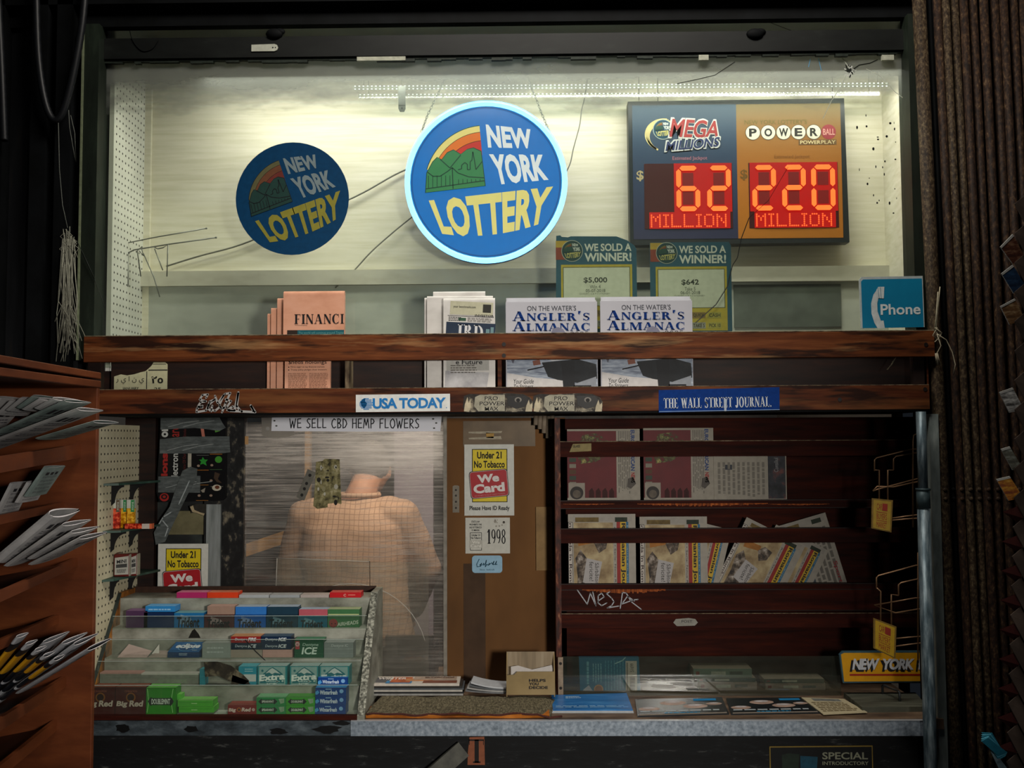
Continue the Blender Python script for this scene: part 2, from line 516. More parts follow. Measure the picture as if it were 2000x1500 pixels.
def quadmap(tl, tr, br, bl, w=1.0, hgt=1.0):
    """printing surface over four corners; a in 0..w, b in 0..hgt"""
    tl, tr, br, bl = map(Vector, (tl, tr, br, bl)); n = (tr - tl).cross(tl - bl).normalized()

    def mp(a, b, h=0.0):
        u, v = a / w, b / hgt
        return tl.lerp(tr, u).lerp(bl.lerp(br, u), v) + n * h
    mp.n = n
    return mp


def PQ(px0, py0, px1, py1, Y, rot=0.0):
    """like rectmap but turned by rot degrees (clockwise) about its centre"""
    cx, cy = (px0 + px1) / 2, (py0 + py1) / 2; base = rectmap(px0, py0, px1, py1, Y); c, s_ = cos(R(rot)), sin(R(rot))

    def mp(a, b, h=0.0):
        dx, dy = a - cx, b - cy
        return base(cx + dx * c - dy * s_, cy + dx * s_ + dy * c, h)
    return mp
# ------------------------------------------------------------ shared materials
def wood(name, base, burn, pale, scale, pk=.6):
    t = NT(name); g = t.noise(t.coords(scale), 2.4, 7, .62); c = t.ramp(g, base)
    s1 = t.noise(t.coords((1.0, 4, 7)), 4.5, 4, .5); c = t.mix(t.ramp(s1, [(.50, 0.0), (.60, .85)]), c, burn)
    s2 = t.noise(t.coords((.8, 5, 9), (0, 0, .3)), 3.1, 5, .6); c = t.mix(t.ramp(s2, [(.52, 0.0), (.70, pk)]), c, pale)
    t.link(c, t.b.inputs['Base Color']); t.b.inputs['Roughness'].default_value = .6; t.b.inputs['Specular IOR Level'].default_value = .15; t.bump(g, .2); return t.m


WOODR = wood('worn_red_wood', [(0.3, '#3a1a0a'), (0.5, '#5e2f14'), (0.7, '#7a4522')], '#140906', '#a67e54', (1.2, 9, 18), .85)
WOODR2 = wood('red_wood_rail', [(0.3, '#351708'), (0.5, '#4e2410'), (0.7, '#67361a')], '#150906', '#7a4c28', (1.5, 10, 22), .6)
WOODD = G('dark_mahogany_wood', [(0.3, '#1c0906'), (0.55, '#36120a'), (0.75, '#4a1a0b')], (1.2, 8, 12), 3, 6, 0.7, spec=.1)
WOODK = G('dark_brown_board', [(0.3, '#0f0605'), (0.6, '#221009'), (0.8, '#34190e')], (2, 6, 16), 3, 6, 0.6)
TORN = G('torn_plywood', [(0.35, '#5a2810'), (0.5, '#8a4318'), (0.7, '#b3602a')], (40, 1, 4), 3, 4, 0.8)
EDGE = G('worn_edge', [(0.35, '#3a2a1e'), (0.6, '#77674f'), (0.8, '#958872')], (12, 4, 4), 4, 5, 0.7)
NEARBLACK = G('near_black_paint', [(0.3, '#050606'), (0.7, '#101214')], (1, 1, 1), 7, 5, 0.7, spec=.1)
BLACKGREEN = G('dark_green_frame', [(0.3, '#10150f'), (0.55, '#1c241c'), (0.8, '#2f3a2e')], (3, 3, .8), 6, 6, 0.5, spec=.3)
CREAM = G('cream_board', [(0.3, '#cfc9b2'), (0.5, '#dcd7c3'), (0.7, '#e6e2d2')], (0.8, 4, 14), 4, 7, 0.7)
CREAMB = G('grimy_cream_board', [(0.3, '#b4b1a2'), (0.5, '#c4c1b2'), (0.7, '#cecbbc')], (2, 4, 4), 3, 6, 0.7)
GREYB = G('grey_sheet', [(0.3, '#a3a7a0'), (0.5, '#b3b6ae'), (0.7, '#c0c2b8')], (2, 4, 4), 2, 5, 0.35)
GALV = G('galvanised_steel', [(0.25, '#5d6872'), (0.5, '#8894a0'), (0.75, '#aab4be')], (1, 1, 1), 90, 4, 0.5, metal=.35, spec=.4)
GALVD = G('dirty_steel', [(0.3, '#20262a'), (0.5, '#3b444a'), (0.7, '#5a646a')], (2, 2, 4), 9, 6, 0.6, metal=.2)
RUST = G('speckled_rusty_paint', [(0.36, '#1c140d'), (0.50, '#3a2d1f'), (0.62, '#5a4c37'), (0.76, '#83755a')], (1, 1, .6), 130, 5, 0.7, nrough=.7, spec=.25)
RUST2 = G('brown_rusty_paint', [(0.35, '#150e0a'), (0.5, '#2c1d14'), (0.62, '#473321'), (0.75, '#75624a')], (1, 1, .5), 110, 5, 0.7, nrough=.7, spec=.25)
PAPER = C('#d9d6cf', .8, .1); WHITE = C('#e8e8e4', .6, .06); INK = C('#16161a', .7, .1); GREYI = C('#6e6b66', .8, .2)
CARD = G('brown_cardboard', [(0.3, '#54391f'), (0.5, '#694726'), (0.72, '#7d5730')], (1, 1, .5), 3, 4, 0.85)
BLACKP = C('#101114', .45, .3)
STEELT = C('#8a8c88', .4, .2, .6)


def peg_mat(name, base, hole, ax):
    t = NT(name); tc = t.node('ShaderNodeTexCoord'); sp = t.node('ShaderNodeSeparateXYZ'); t.link(tc.outputs['Object'], sp.inputs[0])
    u = t.math('SUBTRACT', t.math('FRACT', t.math('MULTIPLY', sp.outputs[ax], 1 / 0.0254)), 0.5)
    v = t.math('SUBTRACT', t.math('FRACT', t.math('MULTIPLY', sp.outputs[2], 1 / 0.0254)), 0.5)
    d = t.math('SQRT', t.math('ADD', t.math('MULTIPLY', u, u), t.math('MULTIPLY', v, v)))
    k = t.math('LESS_THAN', d, 0.15)
    f = t.noise(t.coords(), 6, 5)
    b = t.ramp(f, [(0.3, base[0]), (0.7, base[1])])
    t.link(t.mix(k, b, hole), t.b.inputs['Base Color']); t.b.inputs['Roughness'].default_value = .6
    return t.m


PEG = peg_mat('white_pegboard', ('#cfcfc6', '#e2e2da'), '#15140f', 1)
PEGC = peg_mat('cream_pegboard', ('#b9b294', '#d6d0b2'), '#15140f', 1)

# ------------------------------------------------------------ the setting
YG = 0.12                        # street window pane
XL = -1.345; XR = 1.20           # inside faces of the display box
ZRAIL = P(1000, 655, 0).z        # upper wooden rail
b = MB(); b.box(-4, 4, -4.2, 2.6, -0.06, 0.0, G('asphalt_floor', [(0.3, '#26272a'), (0.7, '#3b3c40')], (1, 1, 1), 30, 6, .9)); struct(b, 'floor')
# beam over the window, with the light gap under it
ztop = P(1000, 51, .118).z; zg0 = P(1000, 66, .098).z; zf1 = P(1000, 111, YG).z
b = MB(); b.box(-2.2, 2.0, 0.085, 0.118, ztop, ztop + 0.75, NEARBLACK); b.box(-2.2, 2.0, 0.05, 0.085, ztop + .06, ztop + 0.12, NEARBLACK); struct(b, 'trim_1')
b = MB(); b.box(-1.45, 1.235, 0.098, 0.15, zf1, zg0, G('black_window_frame', [(0.3, '#0a0c0b'), (0.6, '#131614'), (0.8, '#222622')], (1, 3, 3), 8, 6, .5)); struct(b, 'trim_2')
xfl0, xfl1 = P(165, 380, .08).x, P(209, 380, .14).x
xfr0, xfr1 = P(1763, 380, .14).x, P(1800, 380, .08).x
zr1 = P(1000, 700, .1).z
b = MB(); b.box(xfl0, xfl1, 0.06, 0.15, zr1, ztop, BLACKGREEN); b.box(xfl0 - .006, xfl0, .055, .07, zr1, ztop - .02, C('#7b8468', .5, .3)); struct(b, 'trim_3')  # pale strip is the frame's edge highlight, put in as colour
b = MB(); b.box(xfr0, xfr1, 0.06, 0.15, zr1, ztop, BLACKGREEN); struct(b, 'trim_4')


def dusty(t, fac):
    """grime thickest along the top of the pane and in wiped streaks"""
    sp = t.node('ShaderNodeSeparateXYZ'); tc = t.node('ShaderNodeTexCoord'); t.link(tc.outputs['Object'], sp.inputs[0])
    n = t.noise(t.coords((1.5, 1, 5)), 3, 5)
    z = t.math('ADD', t.math('MULTIPLY', sp.outputs[2], 1 / 1.06), t.math('MULTIPLY', n, 0.22))
    band = t.ramp(z, [(0.0, 0.10), (0.16, 0.02), (0.90, 0.0), (1.12, 0.62)])
    return t.math('MINIMUM', t.math('ADD', fac, band), 0.75)


GLASS = clear('grimy_window_glass', '#f4f7f2', '#868a84', 0.012, 0.055, (1, 1, 3), 2.2, .035, trans=.35, extra=dusty, grough=.02)
b = MB(); b.box(xfl1 - .03, xfr0 + .03, YG, YG + .006, zr1 - .02, ztop + .03, GLASS); pane = struct(b, 'window_1')
# caulk along the pane's top, ragged
b = MB(); rr = random.Random(3); x = xfl1
while x < xfr0:
    wdt = rr.uniform(.02, .05); b.box(x, min(x + wdt, xfr0), .105, .119, zf1 - rr.uniform(.006, .016), zf1 + .01, C('#2a332b', .6, .5)); x += wdt
b.build('caulk', pane)
b = MB()
for x0, y0, x1, y1 in ((697, 109, 792, 118), (1365, 107, 1384, 117), (1723, 107, 1746, 117)): b.bbox(x0, y0, x1, y1, .100, .012, C('#b9bba8', .7, .3))
b.build('caulk_lump', pane)
# bullet hole and cracks
mp = rectmap(1200, 0, 1800, 660, YG)
b = MB(); CRK = C('#0c0f0c', .4, .2); CRL = C('#c9cfc0', .3, .2)
rr = random.Random(5)
for k in range(26):
    a = rr.uniform(0, 2 * pi); r0 = rr.uniform(3, 9); r1 = r0 + rr.uniform(2, 7)
    b.stroke(mp, [(1664 + r0 * cos(a), 142 + r0 * sin(a)), (1664 + r1 * cos(a + .3), 142 + r1 * sin(a + .3))], rr.uniform(.8, 2.4), C('#e4e8e0', .2, .1) if k % 3 else CRK, .0012, False)
b.disc(mp, 1664, 142, 5.5, C('#2a2f2b', .3, .3), .001, n=9)
for pts, c, wd in ((([(1664, 138), (1652, 118), (1636, 105), (1608, 88)]), CRL, 1.6), ([(1608, 88), (1560, 65), (1510, 45)], CRK, 1.3), ([(1670, 140), (1684, 131), (1704, 128), (1720, 121)], CRK, 1.8),
                   ([(1658, 150), (1648, 172), (1628, 200), (1610, 236)], CRL, 1.3), ([(1697, 139), (1722, 152), (1752, 185), (1782, 208)], CRL, 1.0), ([(1440, 122), (1400, 148), (1370, 155), (1325, 164)], CRK, 1.4),
                   ([(1462, 428), (1446, 468), (1438, 505), (1428, 520), (1418, 560), (1395, 595), (1355, 630)], CRK, 1.6), ([(1540, 330), (1500, 395), (1462, 428)], CRK, .8), ([(1588, 118), (1584, 134)], C('#4f9fd0'), 1.2), ([(1604, 117), (1609, 142)], C('#4f9fd0'), 1.2)):
    b.stroke(mp, pts, wd, c, .001, False)
b.build('crack', pane)
b = MB()
for k in range(26):
    b.disc(mp, rr.choice((rr.uniform(1690, 1752), rr.uniform(1690, 1752), rr.uniform(1660, 1750))), rr.uniform(215, 430), rr.uniform(.6, 2.4), CRK, .001, rr.uniform(.6, 3.5), n=7)
b.build('paint_fleck', pane)

# display box behind the pane
YB = 0.40
zb0 = P(1000, 556, YB).z; zb1 = P(1000, 527, YB).z
b = MB(); b.box(XL - .02, XR + .06, YB, YB + .02, zb1, ztop + .25, CREAM); struct(b, 'wall_back')
b = MB(); b.box(XL, XR + .04, YB - .03, YB + .02, zb0, zb1, CREAMB); b.box(XL, XR + .04, YB - .01, YB + .02, zr1 - .05, zb0, GREYB)
b.box(P(1432, 600, YB).x, P(1640, 600, YB).x, YB - .016, YB - .01, P(1500, 640, YB).z, P(1500, 557, YB).z, C('#5f665f', .6, .35, 0, 12)); struct(b, 'trim_5')
b = MB(); b.box(XL - .015, XL, YG + .01, YB, zr1 - .05, ztop + .2, PEG); o = struct(b, 'wall_left')
b = MB(); b.box(XL, XL + .022, YB - .012, YB, zr1, ztop + .2, CREAM); struct(b, 'trim_6')
b = MB(); b.box(XR + .04, XR + .055, YG + .01, YB, zr1 - .05, ztop + .2, CREAM); struct(b, 'wall_right')
b = MB(); b.box(XL - .02, XR + .06, YG, YB + .02, ztop + .20, ztop + .22, CREAMB); struct(b, 'ceiling')
b = MB(); b.box(XL - .02, XR + .06, YG + .006, YB + .02, zr1 - .10, zr1 - .03, WOODK); struct(b, 'trim_7')

# booth interior behind the counter
zc = P(1000, 1405.5, 0).z                        # counter top
zlint = P(1000, 808, .4).z
b = MB(); b.box(-2.2, 1.6, 2.2, 2.24, 0, 2.45, G('booth_back_wall', [(0.3, '#3c3f41'), (0.5, '#5b5c5c'), (0.7, '#78706a')], (2, 1, 1), 2, 4, .8)); struct(b, 'wall_back_2')
b = MB(); b.box(-1.6, -1.56, .48, 2.2, 0, 2.45, C('#3a3a3a', .8)); struct(b, 'wall_left_2')
b = MB(); b.box(1.3, 1.34, .55, 2.2, 0, 2.45, C('#55504a', .8)); struct(b, 'wall_right_2')
b = MB(); b.box(-1.6, 1.34, .42, 2.24, 2.40, 2.45, C('#8a8880', .8)); struct(b, 'ceiling_2')
# dark street wall left of the stand, soffit over it
b = MB()
b.box(-3.2, xfl0 - .02, .10, .16, 0, 3.9, G('dark_shutter_steel', [(0.3, '#08090a'), (0.55, '#15171a'), (0.8, '#2a241f')], (6, 1, .6), 3, 6, .55))
for x in (-2.0, -1.86, -1.72, -1.58, -1.50): b.box(x, x + .05, .05, .10, 0, 3.9, NEARBLACK)
struct(b, 'wall_left_3')
b = MB(); b.box(xfr1, 3.2, .16, .2, 0, 3.9, NEARBLACK); struct(b, 'wall_right_3')
b = MB(); b.box(-3.2, 3.2, -0.02, .3, ztop + .70, 3.95, NEARBLACK); struct(b, 'trim_8')

# ------------------------------------------------------------ counter
xc0, xc1 = -1.42, P(1825, 1420, 0).x
t = thing('counter', 'long counter with a galvanised steel front edge under the newspapers', 'counter', (0, .2, 0))
b = MB(); b.box(xc0, xc1 + .03, 0.004, .70, zc - .03, zc, G('tan_counter_top', [(0.3, '#3d3029'), (0.55, '#6b5745'), (0.75, '#8a7560')], (2, 6, 2), 4, 6, .55)); b.build('worktop', t)
zfa = P(1000, 1436, 0).z; zfb = P(1000, 1406, 0).z; xm = P(686, 1420, 0).x
b = MB(); b.box(xm, xc1, -.008, .004, zfa, zfb, GALV); b.box(xm, xc1, -.009, .004, zfb - .0015, zfb + .0005, C('#c6ccd2', .3, .1, .5)); o = b.build('steel_edge', t); o['label'] = 'bluish galvanised edge'
b = MB(); b.box(xc0, xm, -.006, .004, zfa + .001, zfb - .001, GALVD)
m2 = rectmap(180, 1408, 686, 1436, -.006)
for cx, cy, rx, ry in ((240, 1422, 17, 11), (375, 1424, 16, 8), (545, 1428, 22, 7), (640, 1424, 30, 9), (665, 1412, 22, 5)):
    b.poly(m2, [(cx + rx * random.uniform(.6, 1.1) * cos(a * pi / 7), cy + ry * random.uniform(.6, 1.1) * sin(a * pi / 7)) for a in range(14)], C('#08090a', .5, .4), .0008)
o = b.build('grimy_edge', t); o['label'] = 'grimy dark left stretch of the edge'
b = MB()
b.box(xc0, xc1, .02, .06, 0.0, zfa, G('peeling_black_paint', [(0.50, '#07080a'), (0.60, '#101214'), (0.66, '#3a3b3a'), (0.78, '#5b5a55')], (2.5, 2, 11), 5, 7, .7, bump=.2, nrough=.68)); b.build('front_panel', t)

# ------------------------------------------------------------ newspaper trough under the window
t = thing('newspaper_shelf', 'worn red wooden rails and dark boards holding newspapers under the window', 'shelf', (-.05, .08, P(0, 805, 0).z))
xa0, xa1 = P(163, 680, 0).x, P(1826, 670, 0).x
za0, za1 = P(1000, 702, 0).z, P(1000, 652, 0).z
b = MB(); b.box(xa0, xa1, -.0, .022, za0, za1, WOODR); b.box(xa0, xa1, .0, .022, za1, za1 + .003, EDGE)
o = b.build('rail', t, bevel=.003); o['label'] = 'upper rail with burn marks and pale wear'
xb0, xb1 = P(190, 785, 0).x, P(1816, 775, 0).x
zb_0, zb_1 = P(1000, 804, 0).z, P(1000, 757, 0).z
b = MB(); b.box(xb0, xb1, 0, .022, zb_0, zb_1, WOODR2); b.box(xb0, xb1, 0, .022, zb_1, zb_1 + .002, EDGE); o = b.build('rail', t, bevel=.003); o['label'] = 'lower rail carrying stickers'
for px, py in ((985, 670), (985, 692), (1806, 763), (1810, 676), (1640, 782)):
    b = MB(); b.disc(rectmap(900, 600, 1900, 820, 0), px, py, 4, C('#1a1310', .5), .0015, n=12); b.build('screw', t)
b = MB(); b.box(xb0, xb1, .098, .116, zb_0 - .003, P(1000, 653, .098).z, WOODK); b.build('back_board', t)
b = MB(); b.box(xb0, xb1, .022, .098, zb_0 - .003, zb_0 + .006, WOODK); b.box(xb0, xb1, .006, .022, zb_0 - .006, zb_0, NEARBLACK); b.build('bottom_board', t)
for px in (682, 984, 1800):
    x = P(px, 730, .06).x - (.012 if px == 984 else 0); b = MB(); b.box(x - .006, x + .006, .022, .098, zb_0 + .006, za0 + .03, EDGE if px == 682 else WOODR2); b.build('divider', t)
for px in (186, 1795):
    x = P(px, 730, .03).x; b = MB(); b.box(x - .02, x + .02, .022, .05, zb_0, za1 - .01, WOODK); b.build('upright', t)
# boards that carry the lower rail down to the booth opening
b = MB(); b.box(XL - .02, XR + .06, .116, .46, zb_0 - .004, zb_0 + .012, NEARBLACK); struct(b, 'trim_9')
ZB = zb_0 + .0065
# ------------------------------------------------------------ lottery emblem (used on four things)
def zz(pts): return [(650 + .35 * x - 949.5, .35 * y - 356) for x, y in pts]


def emblem(mb, mp, col, h=.0008, text=True):
    """mp takes photo-pixel offsets from the emblem centre at the big sign's size"""
    dh = .0004

    def band(r0, r1, c, k):
        cx, cy = zz([(850, 1040)])[0]; a0, a1 = R(196), R(265); n = 14
        for i in range(n):
            a, b_ = a0 + (a1 - a0) * i / n, a0 + (a1 - a0) * (i + 1) / n
            mb.poly(mp, [(cx + r1 * cos(a), cy + r1 * sin(a)), (cx + r1 * cos(b_), cy + r1 * sin(b_)), (cx + r0 * cos(b_), cy + r0 * sin(b_)), (cx + r0 * cos(a), cy + r0 * sin(a))], c, h + k * dh)
    K = col['line']
    band(60, 119, K, 0); band(106, 117.5, col['yellow'], 1); band(89, 105, col['orange'], 1); band(60, 88, col['red'], 1)
    hills = [(520, 1075), (527, 965), (560, 905), (585, 880), (610, 893), (640, 855), (675, 840), (715, 865), (750, 838), (785, 830), (828, 850), (850, 1040)]
    cx, cy = 690, 990
    mb.poly(mp, zz([(cx + (x - cx) * 1.025, cy + (y - cy) * 1.03) for x, y in hills]), K, h + 2 * dh)
    mb.poly(mp, zz(hills), col['green'], h + 3 * dh)
    for ln in ([(520, 1055), (850, 1012)], [(668, 938), (672, 1056)], [(600, 890), (655, 940), (715, 868)], [(530, 962), (560, 985), (600, 985), (640, 960), (668, 938), (700, 968), (760, 990), (846, 996)],
               [(700, 950), (720, 945), (720, 925), (738, 910), (752, 920), (752, 950), (768, 950), (768, 905), (778, 898), (783, 850), (792, 900), (800, 950), (835, 905)]):
        mb.stroke(mp, zz(ln), 2.0, K, h + 4 * dh, False)
    for i in range(13):
        x = 535 + i * 24
        if abs(x - 668) > 12: mb.stroke(mp, zz([(x, 1054 - (x - 520) * .13), (x, 985 + (18 if x > 690 else -4))]), 1.3, K, h + 4 * dh, False)
    if not text: return

    def wq(tl, tr, br, bl):
        tl, tr, br, bl = zz([tl, tr, br, bl])
        return lambda u, v: tuple((tl[i] * (1 - u) + tr[i] * u) * (1 - v) + (bl[i] * (1 - u) + br[i] * u) * v for i in (0, 1))
    mb.text(mp, 'NEW', 0, 0, 1, 1, col['white'], bold=.045, h=h + dh, gap=1.02, warp=wq((855, 697), (1105, 727), (1122, 835), (868, 828)))
    mb.text(mp, 'YORK', 0, 0, 1, 1, col['white'], bold=.045, h=h + dh, gap=1.02, warp=wq((872, 862), (1180, 868), (1205, 1012), (912, 1038)))

    def wl(u, v):
        tx, ty = 535 + 695 * u, 1117 - 72 * u
        bx = 612 + 572 * u; by = 1308 + 88 * u - 150 * u * u
        return zz([(tx + (bx - tx) * v, ty + (by - ty) * v)])[0]
    mb.text(mp, 'LOTTERY', 0, 0, 1, 1, col['gold'], bold=.045, h=h + dh, gap=1.03, warp=wl)


def submap(base, cx, cy, k, rot=0.0):
    c, s_ = cos(R(rot)) * k, sin(R(rot)) * k
    return lambda a, b, h=0.0: base(cx + a * c - b * s_, cy + a * s_ + b * c, h)


DULL = dict(line=C('#0a1418'), yellow=C('#5c5a3a'), orange=C('#6a4028'), red=C('#6a2a22'), green=C('#183a34'), white=C('#76868a'), gold=C('#8a8430'))  # DULL: print darkened as if seen against the light, shade in the colours
LITC = dict(line=C('#0c3a2c'), yellow=E('#ffe98a', 1.0), orange=E('#ff7d1c', .95), red=E('#e32a22', .9), green=E('#3f9a5c', .75), white=E('#fbfdff', 1.0), gold=E('#fdeb8c', 1.0))
POSTC = dict(line=C('#14332f'), yellow=C('#6d6a35'), orange=C('#7d5326'), red=C('#71382c'), green=C('#22483a'), white=C('#c3ccc4'), gold=C('#b5b06a'))

# round sticker on the pane
b = MB(); mp = rectmap(460, 277, 682, 498, YG + .0065)
def mpi(a, b_, h=0.0): return mp(a, b_, h) + Vector((0, .003, 0))
mpi = rectmap(460, 277, 682, 498, YG - .001)
b.slab(mpi, [(571 + 110.5 * cos(2 * pi * i / 48), 388 + 110 * sin(2 * pi * i / 48)) for i in range(48)], .0008, C('#083c62', .4, .15))
emblem(b, submap(mpi, 571, 388, .72, -13.5), DULL, .0004)
tag(b.build('window_sticker'), 'unlit round blue state lottery sticker on the window glass, left of the glowing sign', 'sticker')

# glowing round sign on two chains
YN = .235
t = thing('lottery_sign', 'glowing round blue state lottery sign with a bright ring, hung on chains', 'sign', P(950, 520, YN))
mp = rectmap(790, 196, 1110, 518, YN)
b = MB(); b.slab(mp, [(949.5 + 158 * cos(2 * pi * i / 56), 356 + 158 * sin(2 * pi * i / 56)) for i in range(56)], .03, C('#0a58a8', .4, .1)); b.build('housing', t)
b = MB(); b.disc(mp, 949.5, 356, 148, E('#0074cc', 1.12), .002, n=56); b.disc(mp, 949.5, 356, 146, E('#005cac', .95), .0026, n=56, r0=143.5)
emblem(b, submap(mp, 949.5, 356, 1.0), LITC, .003); b.build('face', t)
b = MB(); b.tube([mp(949.5 + 153.5 * cos(2 * pi * i / 64), 356 + 153.5 * sin(2 * pi * i / 64), .004) for i in range(65)], .0094, E('#66b8ff', 6.0), 10, False); o = b.build('light_ring', t); o['label'] = 'white-blue glowing ring'
for pts in ([(824, 255), (835, 225), (852, 190), (866, 160), (880, 120)], [(1072, 255), (1058, 222), (1046, 190), (1036, 168), (1020, 120)]):
    b = MB(); q = [P(x, y, YN + .012) for x, y in pts]; tot = []
    for i in range(len(q) - 1):
        for k in range(7): tot.append(q[i].lerp(q[i + 1], k / 7))
    for i, c in enumerate(tot):
        d = (tot[min(i + 1, len(tot) - 1)] - tot[max(i - 1, 0)]).normalized(); s_ = Vector((0, 1, 0)) if i % 2 else d.cross(Vector((0, 1, 0)))
        lp = [c + d * cos(2 * pi * k / 8) * .0075 + s_ * sin(2 * pi * k / 8) * .0035 for k in range(9)]; b.tube(lp, .0009, C('#6d7068', .4, .2, .6), 4, False)
    b.build('chain', t)

# jackpot display
YJ = .33
t = thing('jackpot_display', 'framed blue and orange jackpot board with red lit digits 62 and 220', 'sign', P(1441, 476, YJ))
mp = rectmap(1228, 195, 1655, 476, YJ)
b = MB(); b.slab(mp, [(1228, 196), (1652, 194), (1656, 475), (1229, 477)], .05, C('#232a2c', .4, .2)); b.build('frame', t, bevel=.003)
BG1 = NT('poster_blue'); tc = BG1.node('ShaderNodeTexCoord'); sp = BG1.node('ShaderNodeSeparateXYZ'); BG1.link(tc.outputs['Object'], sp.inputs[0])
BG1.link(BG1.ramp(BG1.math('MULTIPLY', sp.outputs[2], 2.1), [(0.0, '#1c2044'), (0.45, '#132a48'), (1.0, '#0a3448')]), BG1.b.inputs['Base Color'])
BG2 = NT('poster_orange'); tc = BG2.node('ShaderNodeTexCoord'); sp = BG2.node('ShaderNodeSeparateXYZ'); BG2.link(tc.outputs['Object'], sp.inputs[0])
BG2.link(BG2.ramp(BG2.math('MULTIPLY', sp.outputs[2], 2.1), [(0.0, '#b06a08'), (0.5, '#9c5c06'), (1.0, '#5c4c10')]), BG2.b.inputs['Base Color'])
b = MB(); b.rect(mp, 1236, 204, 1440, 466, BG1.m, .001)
GW = C('#b9bdb8'); RD = C('#8e3030'); NV = C('#1d2c55')
for r_ in range(3): b.stroke(mp, [(1298 - 36 * cos(R(a)) + r_ * 3, 262 - 30 * sin(R(a)) + r_ * 2) for a in range(-60, 110, 10)], 3.6, C('#c0b47c'), .0016, False)
b.disc(mp, 1296, 252, 20, C('#8fa09a'), .002); b.disc(mp, 1296, 252, 18.5, C('#173f52'), .0024); emblem(b, submap(mp, 1296, 252, .125, 0), POSTC, .0028)
for ex, c, bo, hh in ((3.2, GW, .055, .0032), (0, RD, .02, .0038)):
    b.text(mp, 'MEGA', 1309 - ex, 233 - ex, 1407 + ex, 269 + ex, c, bold=bo, h=hh, gap=.95, warp=lambda u, v, e=ex: (1311 - e + (96 + 2 * e) * u - 3 * v + 4 * (1 - v), 231 - e + 6 * u + (36 + 2 * e) * v - 2 * u * v))
for ex, c, bo, hh in ((2.6, GW, .06, .0042), (0, NV, .02, .0048)):
    b.text(mp, 'MILLIONS', 1302, 270, 1410, 296, c, bold=bo, h=hh, gap=.95, warp=lambda u, v, e=ex: (1304 - e + (104 + 2 * e) * u - 4 * v, 276 - 8 * u - e + (19 + 2 * e) * v))
b.text(mp, 'Estimated Jackpot', 1314, 305, 1382, 314, C('#a06a78'), h=.0016, bold=.006)
b.text(mp, '$', 1243, 332, 1257, 353, C('#a89a72'), h=.0016, bold=.02); b.build('jackpot_panel', t)['label'] = 'blue left panel'
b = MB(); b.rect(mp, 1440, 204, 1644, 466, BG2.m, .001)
b.text(mp, "NEW YORK LOTTERY'S", 1456, 235, 1578, 244, C('#5f5420'), h=.0016, bold=.01)
for x, ch in ((1472, 'P'), (1502, 'O'), (1532, 'W'), (1561, 'E'), (1591, 'R')):
    b.disc(mp, x, 260, 15, C('#4a4130'), .0016, n=28); b.disc(mp, x, 260, 13.8, C('#c9c6b4'), .002, n=28); b.text(mp, ch, x - (7.5 if ch != 'W' else 9), 252, x + (7.5 if ch != 'W' else 9), 268, C('#22231f'), bold=.035, h=.0026)
b.disc(mp, 1620, 260, 14.5, C('#853036'), .0016, n=28); b.text(mp, 'BALL', 1609, 254, 1632, 266, C('#c08a80'), bold=.02, h=.0022)
b.rect(mp, 1561, 275, 1635, 285, C('#5e4524'), .0016); b.text(mp, 'POWER', 1564, 276.5, 1604, 283.5, C('#c9b88a'), bold=.02, h=.0022); b.text(mp, 'PLAY', 1605, 276.5, 1633, 283.5, C('#c9b88a'), bold=0, h=.0022)
b.text(mp, 'Estimated Jackpot', 1513, 304, 1582, 313, C('#7a4a14'), h=.0016, bold=.006)
b.text(mp, '$', 1446, 332, 1460, 353, C('#6a4a14'), h=.0016, bold=.02); b.build('jackpot_panel', t)['label'] = 'orange right panel'
SEG = {'6': 'acdefg', '2': 'abged', '0': 'abcdef'}
DIG = E('#ff6a2a', 2.4, '#301008'); DOT = E('#ff5a26', 2.2, '#301008'); LENS = E('#d80602', .9, '#200404'); DARKL = E('#3a0a08', .8, '#200808')


def digit(mb, ch, x, y, wd, hg, tk=9.5):
    hx = wd; sl = 0
    S = {'a': (x, y, x + hx, y, 0), 'g': (x, y + hg / 2, x + hx, y + hg / 2, 0), 'd': (x, y + hg, x + hx, y + hg, 0), 'f': (x, y, x, y + hg / 2, 1), 'b': (x + hx, y, x + hx, y + hg / 2, 1), 'e': (x, y + hg / 2, x, y + hg, 1), 'c': (x + hx, y + hg / 2, x + hx, y + hg, 1)}
    for s_ in SEG[ch]:
        x0, y0, x1, y1, v = S[s_]; g = 1.6; k = tk / 2
        if v: pts = [(x0, y0 + g), (x0 + k, y0 + g + k), (x0 + k, y1 - g - k), (x0, y1 - g), (x0 - k, y1 - g - k), (x0 - k, y0 + g + k)]
        else: pts = [(x0 + g, y0), (x0 + g + k, y0 - k), (x1 - g - k, y0 - k), (x1 - g, y0), (x1 - g - k, y0 + k), (x0 + g + k, y0 + k)]
        mb.poly(mp, pts, DIG, .006)


